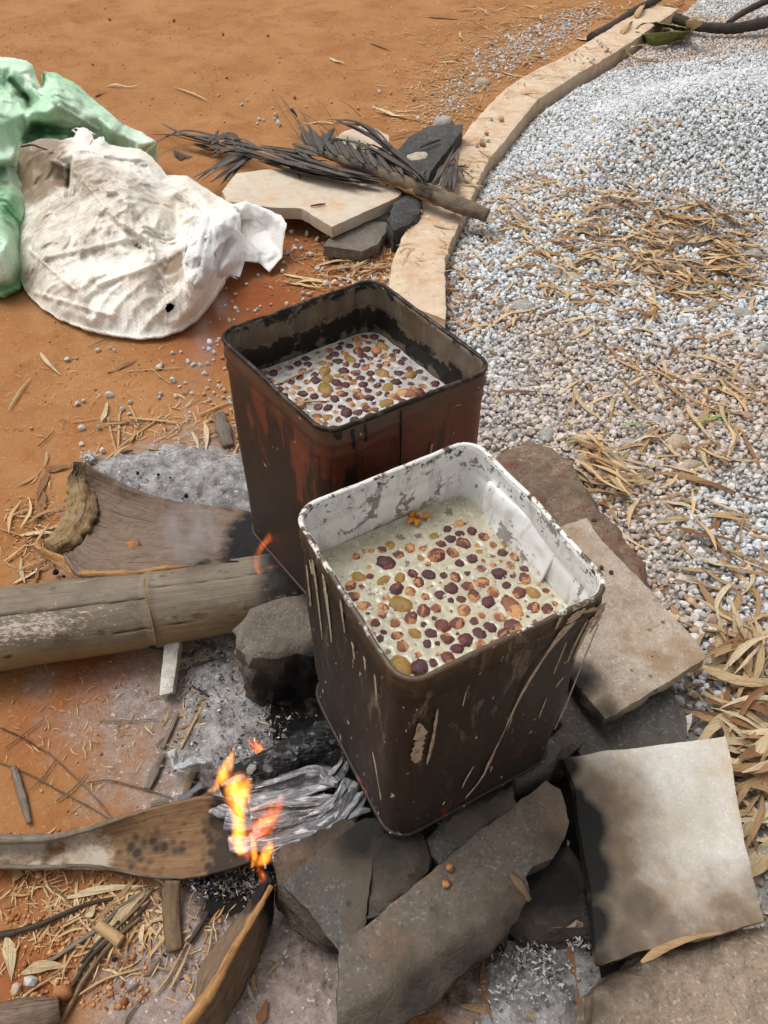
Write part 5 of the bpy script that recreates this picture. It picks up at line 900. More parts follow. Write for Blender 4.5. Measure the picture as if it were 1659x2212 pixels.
for nm, P, r in (('rolled_edge', [at(*R7(-90, 376), .044), at(*R7(80, 374), .044), at(*R7(210, 370), .044), at(*R7(340, 343), .048), at(*R7(480, 301), .056), at(*R7(620, 256), .062)], [.006, .007, .006, .004, .002, .001]), ('rolled_edge', [at(*R7(-90, 494), .036), at(*R7(205, 494), .036), at(*R7(365, 489), .034), at(*R7(490, 504), .032), at(*R7(640, 534), .032), at(*R7(800, 543), .036)], [.003, .003, .0025, .002, .0016, .001])):
    me, _ = tube_mesh(nm, P, r, 'grey_twig', n=60, sides=8, rough=.25, loc=bs.location); new_obj(nm, me, bs)
# ash grey curled strips left where the sheath has burnt through
STR = [([(690, 690), (800, 650), (1000, 610), (1150, 580), (1230, 590), (1320, 660)], [.016, .017, .017, .017, .015, .006], .078), ([(680, 790), (900, 760), (1100, 700), (1250, 660), (1330, 680)], [.010, .010, .010, .008, .003], .075),
       ([(690, 850), (870, 830), (1100, 800), (1300, 780)], [.013, .014, .013, .008], .072), ([(700, 900), (900, 870), (1150, 860), (1300, 850)], [.010, .010, .010, .006], .068), ([(720, 1030), (900, 990), (1050, 940), (1250, 900), (1330, 820)], [.012, .012, .012, .010, .004], .07),
       ([(740, 1100), (900, 1050), (1080, 1000), (1230, 960), (1340, 850), (1430, 640)], [.010, .013, .014, .016, .017, .012], .078), ([(850, 1170), (1000, 1110), (1150, 1060), (1300, 980), (1420, 860), (1500, 740)], [.010, .010, .012, .012, .012, .008], .072), ([(760, 960), (950, 920), (1150, 880), (1280, 800), (1380, 680)], [.008, .008, .007, .007, .004], .08),
       ([(880, 1150), (1050, 1120), (1200, 1060), (1330, 1000)], [.006, .007, .006, .003], .066), ([(1270, 620), (1330, 540), (1370, 470)], [.005, .005, .002], .075), ([(1300, 640), (1370, 570), (1400, 500)], [.005, .005, .002], .08), ([(1220, 640), (1300, 560), (1350, 520)], [.004, .004, .001], .085), ([(1330, 920), (1450, 870), (1560, 850)], [.006, .006, .002], .07), ([(420, 780), (560, 830), (700, 850)], [.014, .014, .012], .066), ([(520, 900), (620, 920), (720, 930)], [.014, .016, .012], .062), ([(540, 1080), (640, 1080), (760, 1060)], [.014, .016, .012], .062)]
r9 = random.Random(9)
for _ in range(26):
    b_ = r9.choice(STR[:10]); STR.append(([(x + r9.uniform(-14, 14), y + r9.uniform(-34, 34)) for x, y in b_[0]], [w * r9.uniform(.2, .42) for w in b_[1]], b_[2] + r9.uniform(-.004, .008)))
for i, (P, w, z) in enumerate(STR):
    C_ = [at(*Zf(*p), z + .004 * math.sin(k * 1.7 + i)) for k, p in enumerate(P)]; rows = []
    w = [v * 1.25 for v in w]
    for k, c in enumerate(C_):
        t = (C_[min(k + 1, len(C_) - 1)] - C_[max(k - 1, 0)]).normalized(); s = t.cross(Vector((0, 0, 1))).normalized(); tw = Matrix.Rotation(.5 * math.sin(k * .9 + i * 2), 3, t); s = tw @ s; up = s.cross(t) * -1
        rows.append([c + s * w[k] * u - Vector((0, 0, 1)) * abs(u) ** 2 * w[k] * .45 for u in (-.85, -.4, 0, .4, .85)])
    me, _ = patch_mesh('burnt_strip', rows, 'ash_strip', 44, 14, .0018, .0025, 60, loc=bs.location, seed=i, frng=.8); new_obj('burnt_strip', me, bs)
for i, (px, py) in enumerate(((1180, 860), (1110, 880), (1150, 470), (1060, 1010))):
    c = at(*Zf(px, py), .066); P = [c + Vector((-.010, 0, 0)), c + Vector((0, .002, .003)), c + Vector((.011, .004, 0))]
    if i == 2: c = at(*Zf(px, py), .082)
    tube('ember', ('red glowing ember among the grey ash strips', 'small red ember beside the ash strips near the flames', 'orange ember spot on the charred log', 'dull ember under the lowest ash strips')[i], 'ember', [c + Vector((-.012, -.004, 0)), c + Vector((0, .001, .002)), c + Vector((.012, .004, 0))], [.002, .006, .002], 'ember', n=10, sides=8, rough=.4, flat=.6)
# charred log
tube('charred_log', 'cracked black charred log with white ash on its end, entering the fire', 'log', [at(*Zf(480, 690), .075), at(*Zf(700, 590), .08), at(*Zf(900, 500), .085), at(*Zf(1100, 400), .09), at(*Zf(1400, 260), .095)], [.013, .018, .021, .022, .023], 'charcoal', n=70, sides=18, rough=.22, seed=4)
ap = [(500, 680), (600, 640), (700, 570), (790, 520), (860, 480)]
for (a, b, w) in (((490, 680), (660, 610), .006), ((660, 570), (740, 545), .007), ((760, 510), (880, 465), .006)):
    P = [at(*Zf(*a), .091), at(*Zf((a[0] + b[0]) / 2, (a[1] + b[1]) / 2), .098), at(*Zf(*b), .101)]; me, loc = tube_mesh('ash_crust', P, [.002, w, .002], 'ash_powder', n=16, sides=8, rough=.5, flat=.5); tag(new_obj('ash_crust', me, None, loc), {490: 'white ash crust on the near end of the charred log', 660: 'white ash crust on the middle of the charred log', 760: 'long white ash crust along the far charred log'}[a[0]], 'ash')
# folded sheath at the bottom
L = lambda p, z: at(*R7(*p), z)
rows = [[L((1150, 520), .055), L((1165, 540), .065), L((1172, 560), .08), L((1180, 575), .06), L((1182, 590), .03)], [L((1060, 660), .03), L((1085, 675), .055), L((1105, 690), .085), L((1140, 710), .055), L((1180, 720), .015)], [L((960, 790), .02), L((985, 825), .05), L((1010, 850), .085), L((1070, 880), .05), L((1125, 880), .012)], [L((865, 930), .012), L((905, 970), .05), L((935, 985), .085), L((1010, 1010), .05), L((1060, 1010), .012)], [L((835, 1080), .012), L((850, 1095), .05), L((870, 1085), .085), L((960, 1110), .05), L((1000, 1110), .012)], [L((740, 1230), .012), L((770, 1230), .05), L((790, 1200), .085), L((900, 1220), .05), L((950, 1230), .012)]]
fs = empty('folded_sheath', at(500, 2080, 0), 'folded brown palm sheath with orange fibrous ridge at the bottom edge', 'palm sheath')
me, _ = patch_mesh('sheath_blade', rows, 'fold_sheath', 90, 40, .005, .002, 40, loc=fs.location, attrs=lambda V: {'soot': blobs(V, [(L((1170, 560), .06), .05, 1), (L((1180, 640), .03), .05, .8), (L((1120, 800), .02), .03, .4)]), 'pale': np.zeros(len(V))}); new_obj('sheath_blade', me, fs)
me, _ = tube_mesh('fibrous_ridge', [L((1172, 578), .083), L((1105, 692), .089), L((1010, 852), .09), L((935, 987), .09), L((870, 1088), .09), L((790, 1202), .09)], [.003, .0042, .005, .006, .0065, .007], 'raw_edge', n=90, sides=8, rough=.45, loc=fs.location); new_obj('fibrous_ridge', me, fs)

# ------------------------------------------------------------------ flames
bmi = bmesh.new(); bmesh.ops.create_icosphere(bmi, subdivisions=3, radius=1); BALL = {}
for nm in ('flame_bright', 'flame_faint', 'smoke'):
    me = bpy.data.meshes.new(nm); bmi.to_mesh(me); me.materials.append(MAT[nm]); BALL[nm] = me
bmi.free()
def puff(name, parent, a, b, r, mat, flat=1.):
    """one soft ball of gas stretched from a to b"""
    o = bpy.data.objects.new(name, BALL[mat]); COL.objects.link(o); o.parent = parent; d = b - a; o.location = (a + b) / 2 - parent.location; o.rotation_mode = 'QUATERNION'; o.rotation_quaternion = d.to_track_quat('Z', 'Y'); o.scale = (r, r * flat, d.length / 2 + r * .5)
def fl_obj(name, label, tongues):
    e = empty(name, tongues[0][0][0], label, 'flame'); r8 = random.Random(len(label))
    for pts, rad, mat, fade in tongues:
        n = len(pts); Q = [Vector(q) for q in cat_rom([tuple(p) for p in pts], 2 * n - 1)]; rr = np.interp(np.linspace(0, 1, len(Q)), np.linspace(0, 1, n), rad) * .80
        for i in range(0, len(Q) - 1):
            if fade[min(len(fade) - 1, i * len(fade) // len(Q))] < .3 and i > len(Q) - 3: continue
            puff('flame_tongue', e, Q[i], Q[i + 1] + (Q[i + 1] - Q[i]) * .5, max(.0022, (rr[i] + rr[i + 1]) / 2 * .95), mat)
Y0 = at(*Zf(620, 1180), .05).y; fy = lambda x, y, dy=0: at_y(*Zf(x, y), Y0 + dy)
fl_obj('flame', 'tall orange flame rising from the burning sheath end', [([fy(640, 1185), fy(620, 1110), fy(617, 1020), fy(612, 920), fy(606, 820), fy(605, 740), fy(612, 668)], [.006, .017, .016, .0135, .018, .0255, .022], 'flame_bright', [.55, 1, 1, 1, 1, .9, .25]),
     ([fy(600, 1210), fy(600, 1185), fy(625, 1165), fy(640, 1190)], [.002, .004, .005, .002], 'flame_bright', [.4, 1, 1, .4]), ([fy(555, 1090), fy(560, 1060), fy(535, 1070)], [.005, .005, .001], 'flame_bright', [.7, 1, .5])])
fl_obj('flame', 'short bright flame licking at the sheath edge, lowest of the big ones', [([fy(705, 1275, -.01), fy(725, 1210, -.01), fy(722, 1130, -.01), fy(715, 1050, -.01), fy(690, 1035, -.01)], [.003, .008, .007, .006, .002], 'flame_bright', [1, 1, 1, .9, .4]), ([fy(730, 1250, -.01), fy(790, 1220, -.01), fy(825, 1150, -.01), fy(840, 1090, -.01)], [.005, .014, .013, .004], 'flame_bright', [1, 1, .8, .2]), ([fy(660, 1190, -.01), fy(700, 1170, -.01), fy(745, 1200, -.01)], [.006, .012, .006], 'flame_faint', [.6, 1, .5])])
fl_obj('flame', 'faint red orange flame veil blowing right over the ash strips', [([fy(690, 1060, .01), fy(780, 960, .02), fy(860, 880, .03), fy(930, 760, .04)], [.02, .024, .02, .003], 'flame_faint', [.8, .9, .7, .2]), ([fy(670, 865, .02), fy(790, 830, .02), fy(900, 780, .03)], [.004, .006, .003], 'flame_bright', [.6, .7, .3]), ([fy(720, 960, .01), fy(810, 945, .02), fy(890, 900, .03)], [.006, .012, .006], 'flame_bright', [.3, .6, .2]), ([fy(720, 1020, .0), fy(820, 1010, .01), fy(880, 950, .02)], [.008, .012, .004], 'flame_faint', [.5, .9, .3])])
Y1 = at(*Zf(440, 730), .06).y; gy_ = lambda x, y: at_y(*Zf(x, y), Y1)
fl_obj('flame', 'thin pointed flame left of the charred log', [([gy_(425, 735), gy_(465, 670), gy_(500, 610), gy_(530, 540), gy_(555, 480), gy_(578, 405)], [.004, .010, .016, .013, .007, .001], 'flame_bright', [.8, 1, 1, .9, .7, .3]), ([gy_(380, 720), gy_(410, 715), gy_(450, 690)], [.003, .006, .003], 'flame_bright', [.4, .8, .6])])
Y2 = at(*Zf(745, 470), .06).y; gz_ = lambda x, y: at_y(*Zf(x, y), Y2)
fl_obj('flame', 'small ragged flame behind the charred log', [([gz_(755, 470), gz_(765, 430), gz_(735, 390), gz_(690, 340)], [.005, .013, .016, .003], 'flame_faint', [1, 1, .8, .1]), ([gz_(755, 475), gz_(770, 420), gz_(740, 385)], [.004, .006, .003], 'flame_bright', [.9, .9, .2]), ([gz_(745, 300), gz_(748, 280)], [.003, .001], 'flame_faint', [.6, .2])])
Y3 = at(*Zf(770, 1430), .02).y; gw_ = lambda x, y: at_y(*Zf(x, y), Y3)
fl_obj('flame', 'small red flame below, at the tip of the folded sheath', [([gw_(760, 1435), gw_(785, 1370), gw_(775, 1310), gw_(745, 1265)], [.003, .009, .008, .002], 'flame_faint', [.6, 1, .9, .2])])
Y4 = at(580, 1244, .13).y - .01; gv_ = lambda x, y: at_y(464.5 + x * .2, 915.7 + y * .2, Y4)
fl_obj('flame', 'hooked orange flame between the curled sheath and the red tin', [([gv_(640, 1100), gv_(640, 1170), gv_(570, 1250), gv_(500, 1330), (gv_(455, 1420)), gv_(450, 1520), gv_(475, 1590), gv_(530, 1635), gv_(600, 1645)], [.004, .012, .010, .009, .009, .009, .009, .007, .002], 'flame_faint', [.3, .8, .8, .7, .8, .9, 1, 1, .6]), ([gv_(470, 1580), gv_(520, 1640), gv_(590, 1645)], [.004, .006, .002], 'flame_bright', [.5, 1, .7]), ([gv_(700, 1200), gv_(640, 1160), gv_(600, 1230)], [.003, .008, .004], 'flame_faint', [.2, .7, .5]), ([gv_(530, 1560), gv_(620, 1540), gv_(705, 1545)], [.003, .005, .002], 'flame_faint', [.5, .8, .5])])

# ------------------------------------------------------------------ smoke drifting off the fire
def smoke(label, pts, rad):
    e = empty('smoke', pts[0], label, 'smoke'); Q = [Vector(q) for q in cat_rom([tuple(p) for p in pts], 7)]; rr = np.interp(np.linspace(0, 1, 7), np.linspace(0, 1, len(rad)), rad)
    for i in range(6): puff('puff', e, Q[i], Q[i + 1] + (Q[i + 1] - Q[i]) * .6, rr[i] * 1.5, 'smoke')
ys_ = at(400, 1130, .12).y
smoke('thin blue grey smoke drifting over the curled palm sheath', [at(470, 1200, .13), at(420, 1170, .17), at(400, 1120, .22)], [.02, .045, .03])
smoke('faint smoke wisp rising beside the red tin over the grey ash', [at(430, 1000, .10), at(410, 900, .20), at(425, 810, .27), at(450, 730, .33), at(480, 670, .37)], [.012, .022, .024, .026, .018])

# ------------------------------------------------------------------ woven sacks
def sheet(name, outline, keys, cr, mat, step=11, blur=2, wr=.006, wf=11, skirt=True, th=.0012, soot=(), hole=None, loc=None, seed=0, keep=1., fold=()):
    """a crumpled cloth: outline and inner keys are (x, y, height); drops to the ground at its rim"""
    pts = [tuple(p) for p in outline] + [tuple(k) for k in keys]; n = len(outline)
    v2, _, f2, ov, _, _ = delaunay_2d_cdt([Vector(p[:2]) for p in pts], [(i, (i + 1) % n) for i in range(n)], [], 0, 1e-6)
    zz = [pts[o[0]][2] for o in ov]
    o2 = []
    for i in range(n):
        a, b = np.array(outline[i], float), np.array(outline[(i + 1) % n], float); k = max(1, int(np.hypot(*(b - a)[:2]) / step))
        for j in range(k):
            q = a + (b - a) * j / k; w = mnoise.noise(Vector((q[0] * .02, q[1] * .02, seed))) * 5 + mnoise.noise(Vector((q[0] * .07, q[1] * .07, seed + 3))) * 3; nn = np.array([(b - a)[1], -(b - a)[0]]) / (np.hypot(*(b - a)[:2]) + 1e-6); o2.append((q[0] + nn[0] * w, q[1] + nn[1] * w))
    o2 = np.array(o2); mn, mx = o2.min(0) - 3 * step, o2.max(0) + 3 * step; ax_, ay_ = np.arange(mn[0], mx[0], step), np.arange(mn[1], mx[1], step); GX, GY = np.meshgrid(ax_, ay_); GZ = np.full(GX.shape, np.nan)
    for f in f2:
        (x0, y0), (x1, y1), (x2, y2) = [v2[i][:] for i in f]; de = (y1 - y2) * (x0 - x2) + (x2 - x1) * (y0 - y2)
        if abs(de) < 1e-6: continue
        l0 = ((y1 - y2) * (GX - x2) + (x2 - x1) * (GY - y2)) / de; l1 = ((y2 - y0) * (GX - x2) + (x0 - x2) * (GY - y2)) / de; m = (l0 > -.001) & (l1 > -.001) & (l0 + l1 < 1.001); GZ = np.where(m, l0 * zz[f[0]] + l1 * zz[f[1]] + (1 - l0 - l1) * zz[f[2]], GZ)
    for _ in range(40):
        nn = np.isnan(GZ)
        if not nn.any(): break
        acc = np.zeros(GZ.shape); c = np.zeros(GZ.shape)
        for dx, dy in ((1, 0), (-1, 0), (0, 1), (0, -1)):
            s = np.roll(np.roll(GZ, dx, 1), dy, 0); ok = ~np.isnan(s); acc += np.where(ok, s, 0); c += ok
        GZ = np.where(nn & (c > 0), acc / np.maximum(c, 1), GZ)
    GZ = np.nan_to_num(GZ, nan=.02)
    GS = GZ.copy()
    for _ in range(60): GS = (GS * 2 + np.roll(GS, 1, 0) + np.roll(GS, -1, 0) + np.roll(GS, 1, 1) + np.roll(GS, -1, 1)) / 6
    GZ = GZ * keep + GS * (1 - keep)
    for _ in range(blur):
        GZ = (GZ * 2 + np.roll(GZ, 1, 0) + np.roll(GZ, -1, 0) + np.roll(GZ, 1, 1) + np.roll(GZ, -1, 1)) / 6
    gx, gy = GX.ravel(), GY.ravel(); ok = inside(gx, gy, o2) & (seg_dist(gx, gy, o2) > step * .5); P = [Vector(p) for p in o2] + [Vector((a + random.uniform(-2, 2), b + random.uniform(-2, 2))) for a, b in zip(gx[ok], gy[ok])]; nb = len(o2)
    vv, _, ff, _, _, _ = delaunay_2d_cdt(P, [(i, (i + 1) % nb) for i in range(nb)], [list(range(nb))], 1, 1e-6); vv = np.array([v[:] for v in vv]); ff = [tuple(f) for f in ff]
    fx = np.clip((vv[:, 0] - ax_[0]) / step, 0, len(ax_) - 1.001); fy_ = np.clip((vv[:, 1] - ay_[0]) / step, 0, len(ay_) - 1.001); ix, iy = fx.astype(int), fy_.astype(int); u, w = fx - ix, fy_ - iy
    z = (GZ[iy, ix] * (1 - u) + GZ[iy, ix + 1] * u) * (1 - w) + (GZ[iy + 1, ix] * (1 - u) + GZ[iy + 1, ix + 1] * u) * w
    dx_, dy_ = cr(vv[:, 0], vv[:, 1]); W0 = at_np(dx_, dy_, z); de = np.clip(seg_dist(vv[:, 0], vv[:, 1], o2) / 60, .15, 1)
    wx = W0[:, 0] + .05 * fbm(W0[:, 0], W0[:, 1], 4, 2, seed + 50); wy = W0[:, 1] + .05 * fbm(W0[:, 0], W0[:, 1], 4, 2, seed + 60)
    z = z + wr * de * (crumple(wx, wy, wf, seed) + .45 * crumple(wx, wy, wf * 2.3, seed + 5) + .22 * crumple(wx, wy, wf * 5, seed + 11)) + .0008 * fbm(W0[:, 0], W0[:, 1], 70, 2, seed)
    for (a, b, h, wd) in fold: # sharp creases between two crop positions
        dl = seg_dist(vv[:, 0], vv[:, 1], [a, b], False); z = z + h * np.clip(1 - dl / wd, 0, 1) ** 1.5
    z = np.maximum(z, .004); V = at_np(dx_, dy_, z)
    if hole is not None: ff = [f for f in ff if not inside(np.array([vv[list(f), 0].mean()]), np.array([vv[list(f), 1].mean()]), hole)[0]]
    F = list(ff); so = blobs(V, [(at(*cr(*c[:2]), c[2]), r, k) for c, r, k in soot])
    if skirt:
        cnt = {(f[i], f[(i + 1) % len(f)]) for f in ff for i in range(len(f))}; nx_ = {a: b for a, b in cnt if (b, a) not in cnt}; start = min(nx_, key=lambda i: vv[i][0]); lp = [start]; q = nx_[start]
        while q != start and len(lp) < 9000: lp.append(q); q = nx_.get(q, start)
        ce = V[lp].mean(0); R1 = V[lp].copy(); R1[:, :2] += (ce[:2] - R1[:, :2]) * .02; R1[:, 2] *= .45; R2 = V[lp].copy(); R2[:, :2] += (ce[:2] - R2[:, :2]) * .06; R2[:, 2] = .002; b0 = len(V); m = len(lp); V = np.concatenate([V, R1, R2]); so = np.concatenate([so, so[lp], so[lp]])
        for i in range(m):
            j = (i + 1) % m; F.append((lp[j], lp[i], b0 + i, b0 + j)); F.append((b0 + j, b0 + i, b0 + m + i, b0 + m + j))
    loc = Vector(loc) if loc is not None else Vector((V[:, 0].mean(), V[:, 1].mean(), 0)); me = mesh(name, V - np.array(loc), F, mat, {'soot': so})
    bm = bmesh.new(); bm.from_mesh(me); bmesh.ops.recalc_face_normals(bm, faces=bm.faces); bm.to_mesh(me); bm.free(); return me, loc
OW = [(104, 512, .17), (160, 500, .18), (230, 470, .19), (340, 480, .19), (420, 468, .19), (445, 415, .20), (480, 408, .20), (520, 440, .195), (535, 480, .19), (575, 462, .19), (596, 482, .185), (620, 510, .17), (800, 532, .15), (870, 585, .14), (950, 680, .12), (1062, 684, .12), (1150, 742, .11), (1240, 800, .105), (1330, 848, .10), (1370, 930, .09), (1345, 1000, .07), (1300, 1100, .06), (1290, 1250, .04), (1200, 1390, .03), (1130, 1480, .025), (1040, 1552, .02), (920, 1600, .015), (800, 1612, .014), (640, 1592, .013), (480, 1552, .012), (340, 1502, .012), (240, 1440, .014), (160, 1362, .016), (105, 1262, .02), (72, 1180, .03), (52, 1080, .04), (24, 980, .05), (8, 930, .055), (78, 842, .08), (88, 780, .09), (98, 650, .12)]
KW = [(200, 560, .165), (300, 600, .17), (420, 560, .20), (520, 530, .195), (330, 650, .15), (395, 640, .14), (210, 640, .14), (170, 760, .10), (280, 720, .12), (380, 740, .10), (400, 700, .13), (415, 660, .17), (560, 600, .19), (500, 700, .19), (410, 800, .14), (395, 900, .13), (470, 780, .17), (600, 700, .185), (700, 640, .17), (780, 600, .16), (850, 680, .15), (900, 760, .135), (720, 760, .175), (950, 830, .13), (1000, 770, .14), (1000, 830, .115), (1080, 760, .13), (1090, 850, .11), (1150, 800, .12), (1130, 880, .10), (1220, 870, .10), (560, 900, .165), (650, 900, .165), (720, 880, .17), (820, 900, .15), (240, 900, .10), (120, 960, .075), (300, 1000, .115), (420, 1020, .13), (560, 1030, .135), (690, 1050, .13), (700, 970, .15), (760, 975, .145), (830, 1010, .15), (860, 1060, .13), (780, 1080, .11), (830, 1140, .135), (870, 1120, .115), (250, 1150, .10), (400, 1160, .125), (560, 1170, .13), (700, 1180, .13), (150, 1230, .06), (280, 1300, .085), (450, 1310, .11), (620, 1330, .115), (800, 1290, .125), (900, 1240, .13), (960, 1190, .12), (910, 1310, .095), (750, 1400, .10), (600, 1460, .075), (420, 1430, .06), (300, 1400, .05), (880, 1420, .085), (800, 1500, .06), (920, 1530, .045), (1020, 1480, .05), (1000, 1390, .085), (940, 1370, .075), (1050, 1330, .105), (1120, 1390, .07), (1100, 1270, .12), (1050, 1200, .12), (1050, 1100, .125), (1060, 1010, .12), (1110, 910, .125), (1000, 990, .10), (1020, 1070, .105), (950, 950, .13), (900, 1000, .12), (900, 1100, .125), (950, 1080, .11), (1200, 950, .125), (1180, 1050, .13), (1150, 1200, .12), (1210, 1130, .10), (1240, 1040, .115), (1290, 960, .115), (1180, 1300, .07)]
KW = [(x, y, z * (.78 if y > 1150 and x < 980 else 1)) for x, y, z in KW]
ws = empty('white_sack', at(*Zs(600, 1200), 0), 'crumpled dirty white woven sack lying on the dirt with a torn mouth', 'sack')
so = [((190, 640, .14), .13, 1.15), ((140, 760, .09), .11, 1.1), ((250, 740, .12), .10, 1.0), ((330, 620, .15), .05, .9), ((120, 540, .17), .04, 1.), ((480, 640, .19), .09, .55), ((330, 640, .15), .04, .6), ((520, 720, .18), .12, .5), ((350, 900, .12), .2, .36), ((300, 1050, .11), .22, .32), ((650, 850, .17), .2, .34), ((560, 1050, .14), .18, .32), ((850, 780, .14), .18, .3), ((1000, 1190, .11), .05, .95), ((1090, 960, .12), .04, .55), ((740, 1080, .12), .03, .6), ((150, 1250, .06), .10, .4), ((960, 1240, .12), .06, .6), ((900, 1400, .08), .1, .25), ((400, 1400, .06), .12, .3)]
fo = [((395, 640), (385, 800), -.02, 26), ((415, 640), (410, 790), .012, 22), ((300, 600), (395, 640), .012, 20), ((690, 950), (860, 1060), .012, 22), ((860, 1060), (880, 1160), .012, 20), ((780, 1090), (860, 1130), -.012, 24), ((560, 1300), (900, 1180), .008, 26), ((600, 760), (960, 850), .007, 22), ((1000, 780), (1090, 850), .012, 20), ((1090, 850), (1140, 900), .012, 18), ((920, 1290), (960, 1420), .010, 18), ((1060, 1000), (1040, 1180), .012, 16), ((1040, 1180), (1090, 1380), .010, 16), ((1210, 1080), (1200, 1250), -.014, 20), ((250, 1150), (700, 1050), .006, 24), ((200, 1350), (640, 1480), .005, 26), ((480, 720), (700, 980), .006, 20), ((160, 1100), (420, 1330), .006, 20)]
HOLE = [(938, 1440), (950, 1415), (975, 1408), (992, 1420), (985, 1440), (962, 1460), (945, 1458)]
me, _ = sheet('sack_cloth', OW, KW, Zs, 'white_weave', soot=so, hole=HOLE, loc=ws.location, seed=2, fold=fo, wr=.010, wf=5.5, keep=.48, step=7); new_obj('sack_cloth', me, ws)
# bright plastic lining folded over, and the torn mouth standing open on the right
me, _ = sheet('lining_flap', [(1110, 905, .135), (1200, 885, .135), (1330, 870, .13), (1370, 900, .125), (1350, 1000, .11), (1250, 1080, .12), (1220, 1130, .12), (1225, 1230, .10), (1180, 1330, .08), (1090, 1400, .075), (1060, 1330, .12), (1035, 1180, .135), (1050, 1020, .135), (1100, 930, .138)], [(1150, 1000, .15), (1120, 1150, .15), (1120, 1290, .12), (1250, 960, .14)], Zs, 'clean_weave', wr=.010, wf=9, skirt=False, loc=ws.location, seed=5, blur=1, soot=[((1090, 1170, .14), .03, .5), ((1080, 960, .14), .03, .5)], fold=[((1090, 960), (1060, 1180), .008, 14), ((1200, 900), (1130, 1200), -.006, 14)]); o = new_obj('lining_flap', me, ws); md = o.modifiers.new('th', 'SOLIDIFY'); md.thickness = .0012
me, _ = sheet('torn_mouth', [(1330, 848, .105), (1400, 829, .115), (1500, 868, .11), (1600, 914, .10), (1632, 958, .095), (1612, 1050, .06), (1605, 1150, .03), (1532, 1232, .012), (1470, 1180, .02), (1400, 1165, .028), (1360, 1080, .03), (1330, 1000, .04), (1355, 930, .055)], [(1430, 930, .06), (1380, 900, .09), (1500, 960, .055), (1580, 970, .075), (1420, 1000, .04), (1480, 1090, .03), (1560, 1080, .035), (1520, 900, .10)], Zs, 'clean_weave', wr=.006, wf=7, skirt=False, loc=ws.location, seed=6, blur=1); o = new_obj('torn_mouth', me, ws); md = o.modifiers.new('th', 'SOLIDIFY'); md.thickness = .0012
me, _ = sheet('torn_mouth', [(1345, 985, .085), (1400, 1040, .07), (1470, 1110, .05), (1475, 1175, .035), (1390, 1170, .05), (1362, 1262, .03), (1310, 1252, .035), (1255, 1315, .02), (1200, 1380, .022), (1205, 1250, .07), (1225, 1150, .08), (1270, 1060, .085)], [(1330, 1080, .09), (1290, 1180, .075), (1410, 1110, .062)], Zs, 'clean_weave', wr=.006, wf=8, skirt=False, loc=ws.location, seed=7, blur=1); o = new_obj('torn_mouth', me, ws); md = o.modifiers.new('th', 'SOLIDIFY'); md.thickness = .0012
for i, (P) in enumerate((((520, 470), (505, 520), (515, 580)), ((500, 480), (495, 540), (505, 575)), ((430, 440), (415, 425), (408, 430)), ((585, 465), (592, 480), (580, 505)), ((490, 420), (530, 445), (545, 450)), ((1310, 1255), (1330, 1262), (1350, 1272)), ((450, 430), (440, 415), (420, 418)))):
    z = .03 if P[0][0] > 1000 else .197; me, _ = tube_mesh('frayed_thread', [at(*Zs(*P[0]), z), at(*Zs(*P[1]), z + .002), at(*Zs(*P[2]), z - .006)], [.0022, .002, .0008], 'clean_weave', n=10, sides=5, loc=ws.location, rough=.3); new_obj('frayed_thread', me, ws)
me, _ = tube_mesh('tie_string', [at(*Zs(120, 520), .178), at(*Zs(180, 510), .19), at(*Zs(230, 525), .186), at(*Zs(290, 542), .183)], [.003, .003, .002, .001], 'dark_twig', n=24, sides=6, rough=.4, loc=ws.location); new_obj('tie_string', me, ws)
# green sack behind
OG = [(-260, 40, .20), (-120, 10, .24), (0, 8, .26), (80, 12, .26), (150, 30, .25), (185, 55, .24), (205, 120, .22), (236, 178, .20), (236, 120, .22), (252, 88, .23), (320, 100, .22), (430, 160, .20), (560, 272, .17), (700, 392, .14), (800, 432, .12), (888, 492, .10), (880, 530, .06), (862, 565, .02), (760, 640, .02), (600, 640, .03), (420, 640, .05), (240, 800, .05), (150, 1000, .03), (140, 1200, .02), (110, 1318, .015), (0, 1352, .012), (-120, 1340, .012), (-260, 1280, .012), (-320, 800, .05)]
KG = [(0, 110, .22), (60, 140, .22), (120, 190, .19), (150, 230, .14), (165, 300, .11), (175, 400, .09), (80, 60, .25), (100, 110, .235), (160, 120, .235), (180, 200, .225), (185, 310, .20), (240, 250, .215), (300, 260, .215), (330, 280, .225), (260, 330, .19), (230, 370, .16), (330, 375, .155), (420, 395, .14), (200, 410, .08), (300, 430, .07), (400, 430, .07), (150, 450, .08), (460, 350, .16), (420, 300, .185), (330, 180, .20), (260, 150, .20), (480, 280, .17), (560, 360, .15), (650, 430, .125), (500, 430, .10), (600, 500, .075), (720, 520, .06), (800, 500, .09), (850, 500, .10), (300, 480, .12), (250, 520, .11), (150, 500, .09), (0, 180, .20), (60, 220, .20), (130, 320, .19), (170, 370, .17), (150, 420, .14), (100, 500, .14), (60, 600, .16), (0, 400, .20), (-80, 300, .22), (-80, 600, .18), (90, 640, .10), (40, 640, .12), (0, 660, .11), (60, 800, .12), (0, 900, .13), (50, 1050, .12), (0, 1150, .11), (70, 1200, .07), (20, 1270, .06), (-120, 900, .14), (-100, 1150, .1), (110, 900, .08)]
gs = empty('green_sack', at(*Zs(0, 700), 0), 'pale green woven plastic sack crumpled at the left edge behind the white one', 'sack')
